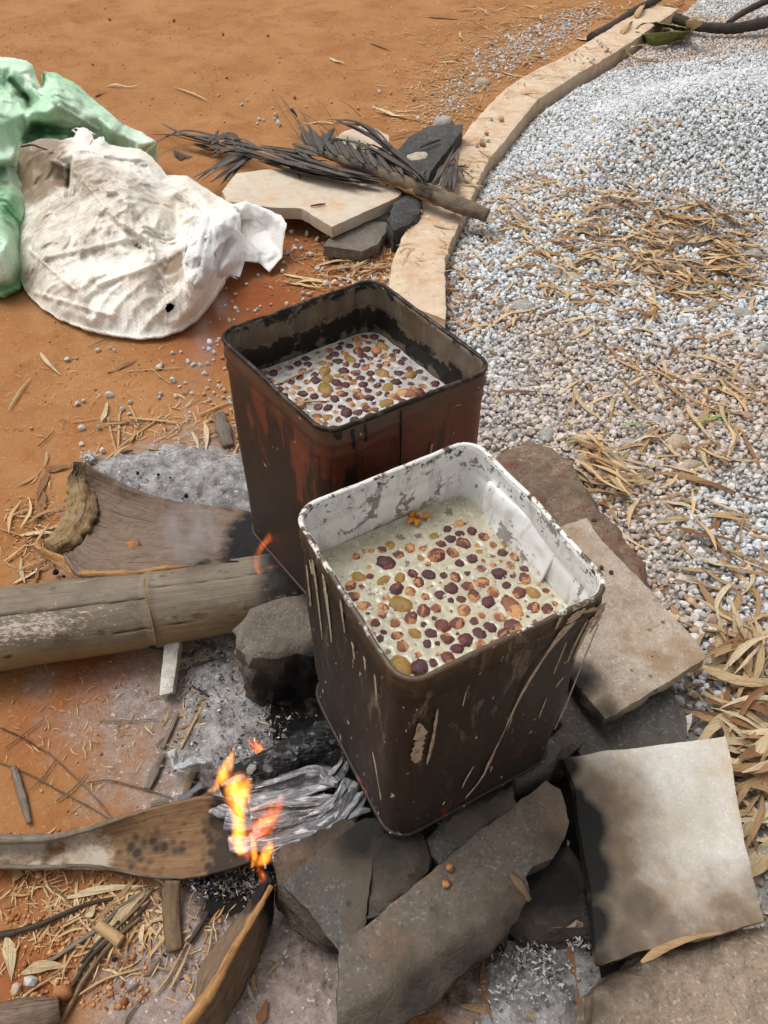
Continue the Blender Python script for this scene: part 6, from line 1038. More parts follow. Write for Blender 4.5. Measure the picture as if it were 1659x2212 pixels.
me, _ = sheet('sack_cloth', OG, KG, Zs, 'green_weave', loc=gs.location, seed=31, wr=.012, wf=4, keep=.7, step=8, soot=[((250, 420, .08), .10, .8), ((150, 460, .08), .06, .8), ((30, 1320, .02), .08, .9), ((60, 150, .22), .05, .5), ((300, 130, .2), .08, .5), ((30, 900, .12), .2, .5), ((560, 500, .09), .1, .5), ((480, 260, .16), .12, .35)], fold=[((160, 130), (340, 290), .010, 18), ((340, 290), (560, 420), .008, 18), ((60, 140), (160, 250), -.014, 22), ((250, 100), (240, 180), -.02, 20), ((130, 320), (170, 400), .01, 24), ((0, 180), (60, 230), .01, 22), ((0, 640), (110, 600), -.012, 26)]); new_obj('sack_cloth', me, gs)  # the mask here only mixes in darker green, mostly in hollows and low down
me, _ = tube_mesh('seam_stitch', [at(*Zs(x, y), z + .003) for x, y, z in ((190, 190, .23), (260, 240, .222), (335, 285, .228), (420, 345, .17), (470, 385, .148))], [.003, .003, .003, .003, .002], 'green_weave', n=40, sides=6, rough=.5, loc=gs.location); new_obj('seam_stitch', me, gs)

# ------------------------------------------------------------------ blades: leaves and leaflets
def blade_np(P, w, n=9, foldk=.25, tip=(.25, .1), twist=0., wav=0., seed=0):
    Q = cat_rom(np.asarray([tuple(p) for p in P], float), n); T = np.gradient(Q, axis=0); T /= np.linalg.norm(T, axis=1)[:, None] + 1e-9
    S = np.cross(T, [0, 0, 1.]); S /= np.linalg.norm(S, axis=1)[:, None] + 1e-9; U = np.cross(S, T); t = np.linspace(0, 1, n)
    wd = w / 2 * np.clip(np.minimum((t + .02) / tip[0], (1.02 - t) / (1 - tip[0])), 0, 1) ** .6; a = twist * (t - .3) + wav * np.sin(t * 7 + seed); S2 = S * np.cos(a)[:, None] + U * np.sin(a)[:, None]; U2 = np.cross(S2, T)
    V = np.concatenate([Q - S2 * wd[:, None] + U2 * (wd * foldk)[:, None], Q, Q + S2 * wd[:, None] + U2 * (wd * foldk)[:, None]])
    F = [q for i in range(n - 1) for q in ((i, n + i, n + i + 1, i + 1), (n + i, 2 * n + i, 2 * n + i + 1, n + i + 1))]; return V, F
def blade(name, P, w, mat, parent=None, loc=None, th=.0006, **k):
    V, F = blade_np(P, w, **k); loc = Vector(loc) if loc is not None else Vector(V.mean(0)); o = new_obj(name, mesh(name, V - np.array(loc), F, mat), parent, loc if parent is None else None); md = o.modifiers.new('th', 'SOLIDIFY'); md.thickness = th; return o
# dead palm frond over the slabs
pf = empty('palm_frond', at(*Zu(1100, 380), .0), 'dead grey palm frond with a broken stalk lying across the slabs and kerb', 'palm frond')
SK = [(1572, 556, .085), (1400, 490, .105), (1200, 405, .118), (1000, 335, .128), (850, 283, .13), (700, 232, .125)]
me, _ = tube_mesh('stalk', [at(*Zu(x, y), z) for x, y, z in SK], [.022, .027, .022, .017, .012, .007], 'frond_stalk', n=70, sides=16, rough=.2, seed=3, flat=.8, loc=pf.location, attrs=lambda V: {'soot': blobs(V, [(at(*Zu(1300, 440), .13), .06, .5), (at(*Zu(1000, 330), .14), .08, .5)]), 'pale': np.zeros(len(V))}); new_obj('stalk', me, pf)
me, _ = tube_mesh('split_wood', [at(*Zu(1560, 562), .075), at(*Zu(1400, 505), .092), at(*Zu(1250, 450), .105), at(*Zu(1130, 400), .112)], [.010, .014, .013, .004], 'raw_edge', n=40, sides=8, rough=.4, seed=6, loc=pf.location); new_obj('split_wood', me, pf)
LF = [([(1100, 395), (900, 372), (700, 330), (500, 268), (390, 238)], 17, .125), ([(1050, 378), (850, 342), (650, 292), (480, 232)], 15, .13), ([(1000, 402), (800, 365), (600, 305), (400, 250)], 14, .12), ([(1080, 408), (900, 390), (720, 350), (560, 300)], 16, .115), ([(950, 385), (760, 330), (560, 262)], 12, .128), ([(900, 350), (740, 300), (600, 255)], 12, .13), ([(820, 290), (700, 262), (560, 240)], 12, .13),
      ([(520, 262), (400, 320), (285, 400)], 11, .085), ([(520, 272), (430, 350), (330, 402)], 10, .085), ([(525, 268), (420, 300), (320, 347)], 9, .08), ([(540, 280), (460, 330), (380, 395)], 9, .085), ([(480, 232), (360, 212), (200, 196), (60, 190)], 11, .05), ([(400, 242), (300, 216), (180, 181)], 9, .06), ([(362, 262), (340, 225), (358, 172)], 10, .06), ([(460, 217), (385, 200), (322, 242)], 12, .07), ([(500, 250), (420, 262), (330, 268)], 9, .06), ([(560, 262), (470, 240), (380, 228)], 12, .075), ([(680, 340), (705, 352), (722, 374)], 8, .11), ([(250, 232), (310, 250), (350, 270)], 7, .03), ([(155, 266), (190, 288), (232, 296)], 8, .012),
      ([(1296, 395), (1160, 275), (1010, 185), (890, 128)], 12, .15), ([(1280, 402), (1120, 290), (960, 225), (830, 215)], 10, .145), ([(1290, 398), (1180, 310), (1060, 262), (960, 260)], 10, .14), ([(1130, 250), (1030, 160), (950, 128), (890, 130)], 8, .15), ([(1270, 395), (1200, 300), (1100, 220), (1010, 170)], 8, .145),
      ([(1322, 412), (1390, 325), (1440, 260)], 9, .115), ([(1400, 432), (1415, 345), (1490, 368)], 10, .11), ([(1362, 420), (1412, 350), (1482, 347)], 9, .11), ([(1418, 440), (1428, 360), (1444, 262)], 8, .11), ([(1340, 415), (1360, 350), (1420, 300)], 8, .11), ([(1380, 425), (1400, 380), (1430, 352)], 9, .11), ([(1300, 400), (1310, 360), (1352, 330)], 7, .115), ([(880, 160), (850, 210), (820, 285)], 10, .15), ([(700, 240), (760, 300), (830, 330)], 12, .13)]
rs = np.random.RandomState(3)
for k in range(26):
    t = k / 25; bx, by = 790 + 500 * t, 258 + 143 * t; ln = 110 - 35 * t + rs.uniform(-12, 12); dx = -70 + 25 * t + rs.uniform(-10, 10); LF.append(([(bx, by), (bx + dx * .45, by - ln * .45), (bx + dx, by - ln)], 13 - 4 * t, .125 + .012 * (k % 3)))
LF += [([(x + rs.normal(0, 7 + 6 * i), y + rs.normal(0, 6 + 5 * i)) for i, (x, y) in enumerate(P)], w * rs.uniform(.6, 1), z - rs.uniform(0, .012)) for P, w, z in LF[:50] for _ in range(2)]
for P, w, z in LF:
    n = len(P); pts = [at(*Zu(*p), z * (1 - .18 * i / (n - 1)) + .004 * math.sin(i * 2 + w)) for i, p in enumerate(P)]; ww = w * .48 / FOC * math.hypot(pts[0].y, CAM_H) * 2.1
    blade('leaflet', pts, ww, 'frond_grey', pf, pf.location, n=12, foldk=.5, tip=(.3, .1), twist=rs.uniform(-.9, .9), seed=w)
for P, r in (([(760, 250), (690, 150), (600, 8)], .0012), ([(745, 175), (690, 90), (642, 15)], .0014), ([(900, 200), (860, 100), (800, 25)], .0010), ([(800, 240), (760, 130), (720, 60)], .001), ([(1000, 110), (950, 60), (905, 36)], .0013), ([(880, 190), (800, 130), (730, 90)], .0011), ([(690, 78), (705, 95), (715, 112)], .004)):
    me, _ = tube_mesh('dry_tip', [at(*Zu(*p), .10 - .045 * i) for i, p in enumerate(P)], [r * 1.3, r, r * .6], 'frond_grey', n=16, sides=5, loc=pf.location); new_obj('dry_tip', me, pf)

# ------------------------------------------------------------------ fallen branches and bamboo curl, upper right
G = lambda p, up: on_ground(*Zr(*p), up)
tube('fallen_branch', 'dark bare branch lying over the end of the kerb', 'branch', [G((195, 322), .05), G((290, 262), .06), G((380, 208), .06), G((560, 90), .07), G((720, 2), .08), G((900, -110), .08)], [.026, .021, .019, .019, .018, .017], 'bark_branch', n=60, sides=12, rough=.12)
tube('fallen_branch', 'long dark branch crossing the gravel at the right edge', 'branch', [G((880, 150), .05), G((960, 178), .045), G((1100, 222), .04), G((1350, 236), .04), G((1550, 205), .05), G((1800, 150), .07)], [.022, .021, .020, .022, .024, .024], 'bark_branch', n=60, sides=12, rough=.14, seed=4)
tube('fallen_branch', 'thin branch end reaching in from the top right corner', 'branch', [G((1330, 190), .04), G((1450, 105), .06), G((1659, 0), .09), G((1800, -60), .1)], [.012, .014, .016, .017], 'bark_branch', n=40, sides=10, rough=.12, seed=8)
bc = empty('bamboo_sheath', G((700, 300), .0), 'mossy green curled bamboo sheath on the gravel beside the fallen branch', 'bamboo sheath')
bot = [(565, 268), (600, 330), (680, 372), (770, 378), (860, 348), (950, 310), (1010, 262)]; top_ = [(560, 262), (620, 278), (700, 275), (780, 268), (860, 262), (940, 258), (1020, 256)]
rows = [[G(b, .01 + .0 * i), G(b, .01).lerp(at(*Zr(*t), tz(G(b, 0).x, G(b, 0).y) + .07), .5) + Vector((0, -.012, 0)), at(*Zr(*t), tz(G(b, 0).x, G(b, 0).y) + .07)] for i, (b, t) in enumerate(zip(bot, top_))]
me, _ = patch_mesh('mossy_wall', rows, 'moss_sheath', 50, 14, .003, .004, 30, loc=bc.location); new_obj('mossy_wall', me, bc)
rows = [[G(p, .02), G((p[0], p[1] - 24), .035), G((p[0], p[1] - 30), .075)] for p in ((1000, 262), (930, 250), (860, 235), (780, 222), (700, 215), (620, 222), (560, 262))]
me, _ = patch_mesh('mossy_wall', rows, 'moss_sheath', 50, 14, .003, .004, 30, loc=bc.location); new_obj('mossy_wall', me, bc)
b_ = [G((1000, 262), .05), G((1030, 230), .08), G((1045, 190), .11), G((1040, 150), .13)]; o = blade('sheath_tip', b_, .07, 'pale_stick', bc, bc.location, n=12, foldk=.3, tip=(.5, .1)); 
for P, w in (([(655, -20), (610, 60), (565, 130), (548, 200), (570, 270), (590, 310)], .026), ([(540, 168), (490, 205), (450, 262), (440, 340), (465, 410), (520, 470), (640, 505), (780, 514)], .022), ([(480, 430), (530, 390), (600, 376), (660, 380)], .014)):
    blade('curled_strip', [G(p, .06 + .03 * math.sin(i * 1.3)) for i, p in enumerate(P)], w, 'pale_stick', bc, bc.location, n=40, foldk=.3, tip=(.3, .1), twist=2.2)

# ------------------------------------------------------------------ twigs and sticks on the ground
ML = {'pale_stick': 'pale straw coloured', 'twig': 'brown', 'grey_twig': 'grey weathered', 'dark_twig': 'dark'}
def stick(cr, P, r, mat, extra='', up=.004, flat=1., kind='twig', parent=None, taper=True):
    pts = [on_ground(*cr(*p), up + r * flat) for p in P]; rr = [r * .8, r, r * .6] if taper else [r, r, r]
    ln = (pts[-1] - pts[0]).length; sz = 'long' if ln > .16 else ('short' if ln < .06 else 'slender'); m = pts[len(pts) // 2]
    lab = f'{sz} {ML[mat]} {kind} {extra or "lying on the " + surface(m) + " near " + near(m)}'
    return tube(kind, lab, kind, pts, rr, mat, None, n=max(12, 8 * len(pts)), sides=7, rough=.18, flat=flat, seed=int(P[0][0]))
T = 'twig'; D_ = 'dark_twig'; GT = 'grey_twig'; PS = 'pale_stick'
for P, r, m, e, fl_ in (([(-40, 615), (100, 580), (250, 530), (480, 430), (640, 392)], .0034, D_, 'running left from under the burning sheath', 1), ([(-20, 590), (150, 560), (330, 495), (450, 455)], .0025, D_, 'alongside the dark one left of the burning sheath', 1), ([(225, 790), (370, 690), (560, 560), (700, 430), (850, 330)], .0034, GT, 'slanting up to the burning sheath edge', .5), ([(330, 1125), (420, 960), (480, 850), (640, 640), (800, 500)], .0034, T, 'leaning from the bottom edge up over the ash', 1), ([(240, 1050), (400, 900), (520, 720), (700, 570), (860, 400)], .003, D_, 'crossing the stick bundle below the burning sheath', 1), ([(310, 330), (450, 470), (560, 560), (620, 600)], .0012, T, 'thin as wire above the broken bamboo stub', 1),
        ([(880, 940), (970, 820), (1062, 640)], .0018, PS, 'with a burnt end on the ash, left of a pair', 1), ([(965, 912), (1030, 790), (1088, 650)], .0018, PS, 'with a burnt end on the ash, right of a pair', 1), ([(1075, 645), (1130, 560), (1185, 470)], .0034, D_, 'charred black end of the pale stick pair', 1), ([(1205, 560), (1195, 640), (1178, 725)], .0013, PS, 'standing off the ash beside the folded sheath', 1), ([(1225, 565), (1232, 640), (1240, 722)], .0013, PS, 'closest to the folded sheath on the ash', 1), ([(440, 945), (600, 850), (800, 790)], .0018, PS, 'with a thin tail on the grey ash', .6), ([(900, 350), (960, 500), (1020, 640)], .001, T, 'bent thin over the flat brown stick', 1), ([(60, 1020), (200, 900), (380, 800)], .002, PS, 'along the dirt by the white pebbles', .6), ([(600, 700), (720, 560), (830, 440)], .003, GT, 'in the middle of the stick bundle', .6), ([(540, 690), (680, 540), (800, 420), (870, 330)], .0028, T, 'in the bundle beside the yellow strip', .6), ([(460, 760), (560, 640), (680, 520)], .0022, D_, 'low in the stick bundle', 1), ([(345, 560), (440, 510), (520, 470)], .0018, PS, 'left of the stick bundle', .6), ([(720, 920), (790, 870)], .002, GT, 'on the bare ash', .6), ([(840, 830), (910, 730)], .003, GT, 'on the ash left of the burnt pair', .4), ([(1050, 830), (1085, 865)], .0025, PS, 'stub on the ash by the burnt pair', .5), ([(700, 1120), (730, 1050), (810, 950)], .002, GT, 'at the bottom edge over the ash', .6)):
    if len(P) == 2: P = [P[0], ((P[0][0] + P[1][0]) / 2, (P[0][1] + P[1][1]) / 2), P[1]]
    stick(Zg, P, r, m, e, flat=fl_)
tube('bamboo_stub', 'broken bamboo stub lying among the sticks on the ash', 'stick', [on_ground(*Zg(558, 545), .010), on_ground(*Zg(625, 592), .010), on_ground(*Zg(692, 640), .010)], [.0065, .0074, .0078], 'pale_stick', n=20, sides=12, rough=.08)
tube('flat_stick', 'flat brown stick lying across the ash below the burning sheath', 'stick', [on_ground(*Zg(982, 290), .03), on_ground(*Zg(975, 450), .014), on_ground(*Zg(992, 690), .008)], [.010, .011, .010], 'twig', n=30, sides=10, rough=.12, flat=.35)
tube('short_log', 'short brown log cut by the bottom left corner', 'log', [on_ground(*Zg(-60, 1100), .02), on_ground(*Zg(100, 1075), .02), on_ground(*Zg(250, 1045), .02), on_ground(*Zg(340, 1015), .018)], [.019, .020, .018, .013], 'sheath_brown', n=30, sides=14, rough=.12)
for P, r, m, e, f_ in (([(60, 60), (95, 190), (128, 305)], .006, GT, 'flaking bark piece on the left dirt', .4), ([(-20, 35), (120, 90), (230, 150), (380, 230), (492, 297)], .0011, T, 'running to the burning sheath edge', 1), ([(205, -5), (350, 130), (430, 215), (490, 290)], .0011, T, 'meeting another thin one at the burning sheath', 1), ([(375, 130), (470, 120), (600, 150), (745, 195)], .0012, T, 'with a pale tip left of the charred log', 1), ([(240, 210), (310, 160), (375, 90)], .0012, GT, 'crossing the thin ones on the left dirt', 1), ([(130, 160), (190, 100), (240, 30)], .001, T, 'forked thin on the left dirt', 1), ([(635, 155), (665, 90), (705, 5)], .007, GT, 'bark strip upright beside the clear film', .35), ([(800, 180), (830, 100), (850, 40)], .006, T, 'bark strip right of the clear film', .35), ([(650, 225), (700, 215), (735, 222)], .005, GT, 'flat by the ash lace', .4)):
    stick(R7, P, r, m, e, flat=f_)
for P, r, m, e, f_ in (([(780, 1110), (830, 1010), (885, 900), (920, 780)], .0022, PS, 'bent blade left of the dark boulder face', .4), ([(430, 992), (560, 990), (680, 982)], .0009, T, 'level on the ash left of the strip', 1), ([(700, 1110), (740, 1020), (770, 955)], .004, GT, 'bark strip rising toward the boulder', .35), ([(920, 800), (950, 900), (970, 1000), (950, 1075)], .004, T, 'flat on the ash by the boulder', .4), ([(840, 650), (920, 675), (1010, 700)], .003, T, 'under the bamboo log by the boulder', .5), ([(830, 840), (880, 870), (960, 930)], .002, D_, 'crossing the ash before the boulder', 1), ([(830, 750), (900, 735), (970, 715)], .003, T, 'splinter on the ash under the bamboo', .5), ([(900, 790), (960, 785), (1010, 780)], .003, T, 'lower splinter on the ash by the boulder', .5), ([(600, 665), (700, 690), (800, 705)], .006, GT, 'piece tucked under the bamboo log', .5), ([(0, 160), (60, 180), (110, 200)], .0012, PS, 'on the dirt left of the curled sheath', 1), ([(20, 1110), (100, 1050), (190, 985)], .001, T, 'thin on the left dirt', 1), ([(0, 1020), (90, 1060), (200, 1128)], .001, D_, 'thin dark on the left dirt', 1), ([(900, 1060), (980, 1085), (1080, 1115)], .0012, T, 'pointing at the small rear flame', 1)):
    stick(R5, P, r, m, e, flat=f_)
for P, r, m, e, f_ in (([(408, 972), (550, 845), (692, 742)], .003, PS, 'long diagonal stick left of the red tin', .6), ([(465, 740), (485, 830), (512, 920)], .0028, PS, 'upright left one of a crossed pair', .5), ([(515, 730), (513, 810), (510, 890)], .0028, PS, 'upright right one of a crossed pair', .5), ([(560, 742), (660, 752), (772, 764)], .0032, PS, 'level pale strip left of the red tin', .4), ([(465, 758), (540, 760), (625, 764)], .0025, GT, 'level under the pale strip', .6), ([(558, 690), (578, 730), (600, 780)], .002, PS, 'short steep straw above the level strip', .5), ([(860, 730), (930, 700), (1000, 670)], .0028, PS, 'reaching the red tin wall', .6), ([(915, 912), (980, 908), (1050, 905)], .0022, PS, 'level by the foot of the red tin', .5), ([(990, 945), (1012, 900), (1030, 855)], .003, PS, 'leaning by the foot of the red tin', .5), ([(640, 880), (700, 885), (770, 880)], .0018, T, 'at the top of the grey ash pile', .6), ([(650, 875), (720, 900), (795, 925)], .0018, PS, 'across the top of the grey ash pile', .5), ([(550, 540), (660, 533), (780, 526)], .0015, PS, 'on the dirt below the white sack', .5), ([(655, 530), (690, 562), (735, 595)], .0013, PS, 'slanting below the white sack', .5), ([(380, 438), (430, 415), (480, 398)], .0013, T, 'at the lower edge of the white sack', 1), ([(310, 760), (380, 752), (440, 740)], .0015, PS, 'thin left of the crossed pair', .5), ([(400, 910), (420, 880), (435, 845)], .0012, PS, 'thin by the diagonal stick', .5), ([(165, 865), (200, 835), (235, 800)], .001, D_, 'thin on the open dirt', 1), ([(520, 900), (545, 890), (575, 885)], .004, D_, 'charred by the grey ash pile', .7)):
    stick(R3, P, r, m, e, flat=f_)
tube('bark_piece', 'grey brown bark piece lying left of the red tin', 'bark', [on_ground(*R3(945, 725), .012), on_ground(*R3(965, 790), .014), on_ground(*R3(985, 865), .010)], [.012, .016, .012], 'grey_twig', n=24, sides=10, rough=.25, flat=.35)
tube('black_stick', 'short black stick lying on the black stone block', 'stick', [at(*Zu(1270, 248), .118), at(*Zu(1310, 230), .122), at(*Zu(1358, 213), .120)], [.003, .004, .003], 'dark_twig', n=12, sides=7, rough=.3)
tube('black_stick', 'small dark twig lying on the notched slab', 'stick', [at(*Zu(775, 513), .09), at(*Zu(805, 507), .092), at(*Zu(842, 502), .09)], [.002, .003, .0015], 'dark_twig', n=12, sides=7, rough=.3)

# ------------------------------------------------------------------ leaves
rs = np.random.RandomState(77)
def leaf_proto(i):
    L = 1.; k = 7; c = rs.uniform(-.2, .2) * (.2 if i < 8 else 1); h = rs.uniform(0, .12) * (.4 if i < 8 else 1)
    P = [(t - .5, c * math.sin(t * 3.1), h * math.sin(t * 3.1) * (1 if i % 3 else -.3) + (.035 * math.sin(t * 9 + i) if i % 2 else 0)) for t in np.linspace(0, 1, 6)]
    V, F = blade_np(P, .092 * rs.uniform(.6, 1.25), n=9, foldk=rs.uniform(-.5, .6), tip=(rs.uniform(.2, .45), .1), twist=rs.uniform(-1.8, 1.8)); return mesh('dry_leaf', V, F, 'straw_leaf')
LPRO = [leaf_proto(i) for i in range(24)]
LEAF_N = [0]
def tone(i): return ('straw coloured', 'tan', 'pale', 'brown')[i % 4]
def leaf(p0, p1, wk=1., label=None, proto=None, group='dry bamboo leaves', lift=.004):
    """one dry leaf from p0 to p1"""
    d = p1 - p0; L = d.length; m = (p0 + p1) / 2
    if proto is None: proto = rs.randint(len(LPRO))
    o = bpy.data.objects.new('dry_leaf', LPRO[proto]); COL.objects.link(o); ang = math.atan2(d.y, d.x)
    o.location = m + Vector((0, 0, lift)); o.rotation_euler = (rs.uniform(-.35, .35), -math.atan2(d.z, math.hypot(d.x, d.y)) + rs.uniform(-.05, .05), ang); o.scale = (L, L * wk, L)
    tn = rs.choice(['straw', 'straw', 'tan', 'tan', 'pale', 'brown'])
    if label is None:
        szw = 'long' if L > .13 else ('short' if L < .075 else 'slim'); a2 = abs(math.degrees(ang)) % 180; ori = 'crosswise' if a2 < 25 or a2 > 155 else ('upright' if 65 < a2 < 115 else ('leaning left' if 115 <= a2 else 'leaning right')); label = f'{szw} {tn} leaf {ori} near {near(m)}, towards {near(m, 1)}'
    else:
        for k in LEAF_TONES:
            if k in label: tn = k; break
        if 'pink' in label or 'red' in label or 'orange' in label: tn = 'brown'
        if 'yellow' in label: tn = 'straw'
    o.material_slots[0].link = 'OBJECT'; o.material_slots[0].material = MAT[tn + '_leaf']
    LEAF_N[0] += 1; return tag(o, label, 'leaf', group)
def gl(cr, a, b, w, label=None, up=.002):
    p0, p1 = on_ground(*cr(*a), up), on_ground(*cr(*b), up); L = (p1 - p0).length; leaf(p0, p1, max(.3, w * 1. / (L * .095)), label, proto=rs.randint(8))
for cr, a, b, w, lab in ((R3, (178, 470), (265, 562), .016, 'pale broad dry leaf on the open dirt below the white sack'), (R3, (458, 550), (597, 489), .013, 'tan dry leaf on the dirt between the white sack and red tin'), (R3, (38, 716), (136, 573), .008, 'narrow straw leaf at the left edge of the dirt'), (R3, (438, 772), (466, 676), .015, 'pale short leaf above the diagonal stick'), (R3, (830, 808), (858, 898), .011, 'pale leaf steep above the grey ash pile'), (R3, (884, 770), (890, 892), .016, 'pale upright leaf left of the bark piece'), (R3, (210, 985), (165, 1112), .02, 'long pinkish leaf left of the curled sheath'), (R3, (195, 972), (310, 952), .022, 'grey green wide leaf beside the tip of the curled sheath'), (R3, (205, 895), (190, 960), .008, 'thin straw leaf above the curled sheath'),
    (Zg, (40, 615), (68, 870), .020, 'yellowish pointed leaf upright at the lower left edge'), (Zg, (128, 825), (380, 785), .017, 'yellowish curved leaf above the white pebbles'), (Zg, (380, 397), (795, 330), .013, 'long pale leaf strip below the burning sheath'), (Zg, (565, 505), (785, 268), .013, 'tan leaf strip slanting to the burning sheath'), (Zg, (585, 525), (850, 335), .012, 'long straw strip slanting under the tan one'), (Zg, (545, 690), (690, 480), .020, 'broad yellow strip behind the bamboo stub'), (Zg, (640, 560), (835, 360), .012, 'narrow yellow strip along the stick bundle'), (Zg, (820, 545), (832, 685), .012, 'short pale strip upright on the ash'), (Zg, (850, 530), (945, 520), .007, 'small pale strip level on the ash'), (Zg, (1480, 1110), (1520, 965), .022, 'broad orange brown leaf at the bottom edge right of the folded sheath'), (Zg, (1325, 1035), (1440, 760), .009, 'narrow orange leaf lying on the folded sheath'), (Zg, (1410, 880), (1470, 1000), .007, 'thin straw leaf on the ash right of the folded sheath'), (Zg, (1445, 830), (1465, 930), .008, 'short tan leaf on the ash right of the folded sheath'), (Zg, (80, 250), (140, 260), .022, 'small tan leaf below the burning sheath left end'), (Zg, (485, 500), (545, 440), .016, 'curled yellow leaf left of the stick bundle'), (Zg, (415, 800), (500, 820), .009, 'curled thin leaf on the ash edge'), (Zg, (230, 985), (360, 965), .012, 'brown flat leaf above the short log'),
    (R8, (430, 890), (470, 1180), .013, 'orange brown leaf left of two below the long slab'), (R8, (780, 790), (850, 1160), .012, 'orange brown leaf crossing the white ash'), (R8, (330, 1095), (650, 1165), .009, 'level tan leaf at the bottom edge over the ash'), (R8, (630, 1110), (650, 1180), .010, 'tan leaf tip at the bottom edge'), (R8, (1600, 20), (1650, 110), .02, 'tan leaf at the right edge above the scorched tile'),
    (R5, (180, 0), (140, 175), .018, 'pinkish long leaf left of the fibrous sheath base'), (R5, (60, 400), (245, 310), .012, 'pale leaf behind the bamboo log'), (R5, (110, 400), (95, 290), .010, 'looped dry leaf behind the bamboo log'), (R5, (150, 395), (165, 320), .009, 'short dry leaf behind the bamboo log'), (R5, (70, 110), (230, 120), .007, 'thin leaf by the fibrous sheath base'), (R5, (205, 735), (210, 780), .006, 'tiny leaf below the bamboo log'),
    (R4, (1095, 915), (1195, 740), .024, 'broad tan leaf steep on the grey rock'), (R4, (1110, 900), (1210, 770), .016, 'second tan leaf beside the broad one on the grey rock'), (R4, (1540, 805), (1640, 990), .016, 'brown leaf slanting down at the right edge'), (R4, (870, 295), (1130, 325), .009, 'long thin leaf level across the middle gravel'), (R4, (820, 565), (1000, 668), .010, 'bent brown leaf on the gravel right of the red tin'), (R4, (440, 630), (680, 640), .010, 'tan leaf level on the gravel right of the red tin'), (R4, (1000, 445), (1085, 530), .009, 'greenish tan leaf in the middle gravel'), (R4, (1115, 505), (1400, 640), .011, 'long arched brown leaf on the gravel'), (R4, (1090, 580), (1100, 470), .010, 'upright tan leaf by the arched brown one'), (R4, (450, 455), (495, 485), .016, 'short pink tan leaf beside the back tin corner'), (R4, (320, 380), (350, 372), .02, 'small pale leaf near the kerb end'), (R4, (300, 275), (500, 290), .012, 'pinkish leaf reaching from the kerb end'), (R4, (180, 270), (330, 258), .010, 'pale straw leaf lying over the kerb end'), (R4, (268, 255), (270, 350), .007, 'thin straw upright along the kerb end'), (R4, (360, 240), (505, 165), .010, 'orange tan leaf right of the kerb end'), (R4, (550, 135), (650, 128), .016, 'pink leaf above the flat grey rock'), (R4, (470, 240), (625, 236), .009, 'reddish leaf lying on the flat grey rock'), (R4, (1080, 1010), (1240, 910), .020, 'broad straw leaf left of the pale rounded rock'), (R4, (1180, 985), (1480, 1060), .018, 'long tan leaf below the pale rounded rock'), (R4, (1290, 1010), (1420, 930), .010, 'straw leaf touching the pale rounded rock'), (R4, (980, 1000), (1060, 890), .012, 'pale leaf left of the broad straw leaf'), (R4, (1300, 1020), (1659, 1110), .014, 'long reddish leaf at the right below the rock'), (R4, (1330, 435), (1550, 430), .014, 'reddish brown leaf level at the right edge'), (R4, (785, 760), (870, 755), .014, 'pale leaf behind the leaf clump'), (R4, (980, 730), (1045, 735), .016, 'short brown leaf on the pale gravel'),
    (R6, (1290, 450), (1360, 520), .012, 'tan leaf above the corner of the speckled slab'), (R6, (1230, 335), (1600, 375), .009, 'long straw across the gravel beside the speckled slab'), (R6, (1480, 560), (1530, 400), .020, 'upright tan leaf right of the speckled slab'), (R6, (1280, 570), (1500, 640), .010, 'tan leaf below the corner of the speckled slab'), (R6, (1430, 640), (1455, 790), .016, 'straw leaf upright below the speckled slab'), (R6, (1270, 850), (1405, 835), .012, 'tan leaf touching the edge of the dark slab'), (R6, (1450, 710), (1659, 620), .008, 'pale straw slanting at the right edge'), (R6, (1185, 465), (1220, 420), .014, 'pinkish leaf chip on the gravel by the slab'), (R6, (1510, 220), (1560, 330), .010, 'tan leaf upright at the right edge gravel'), (R6, (1380, 220), (1659, 330), .012, 'long tan leaf at the right edge gravel'), (R6, (940, 20), (1020, 160), .018, 'bent tan leaf beside the brown boulder'), (R6, (840, 110), (850, 20), .016, 'pink tan leaf standing on the brown boulder'),
    (Zu, (1062, 85), (1305, 140), .030, 'large pale dry leaf behind the palm frond'), (Zu, (730, 132), (905, 142), .014, 'pale leaf left of the palm frond top'), (Zu, (1130, 215), (1290, 178), .016, 'orange brown leaf beside the black stone block'), (Zu, (365, 96), (440, 112), .005, 'thin leaf on the open dirt above the frond'),
    (Zs, (600, 178), (785, 186), .018, 'pale leaf on the dirt right of the green sack'), (Zs, (985, 182), (1185, 270), .012, 'pale slanting leaf on the dirt beyond the white sack'), (Zs, (540, 238), (595, 210), .014, 'small leaf touching the green sack'), (R4, (0, 0), (1, 60), .01, 'thin leaf lying on the kerb joint'),):
    gl(cr, a, b, w, lab)
gl(crop(1, 0, 0), (915, 36), (992, 43), .03, 'brown curled leaf far out on the open dirt'); gl(crop(1, 0, 0), (797, 93), (843, 110), .02, 'brown leaf far out near the spilled gravel'); gl(crop(1, 0, 0), (1245, 84), (1290, 92), .05, 'wide pale folded leaf at the end of the kerb'); gl(crop(1, 0, 0), (712, 128), (746, 140), .02, 'pale small leaf on the open dirt')
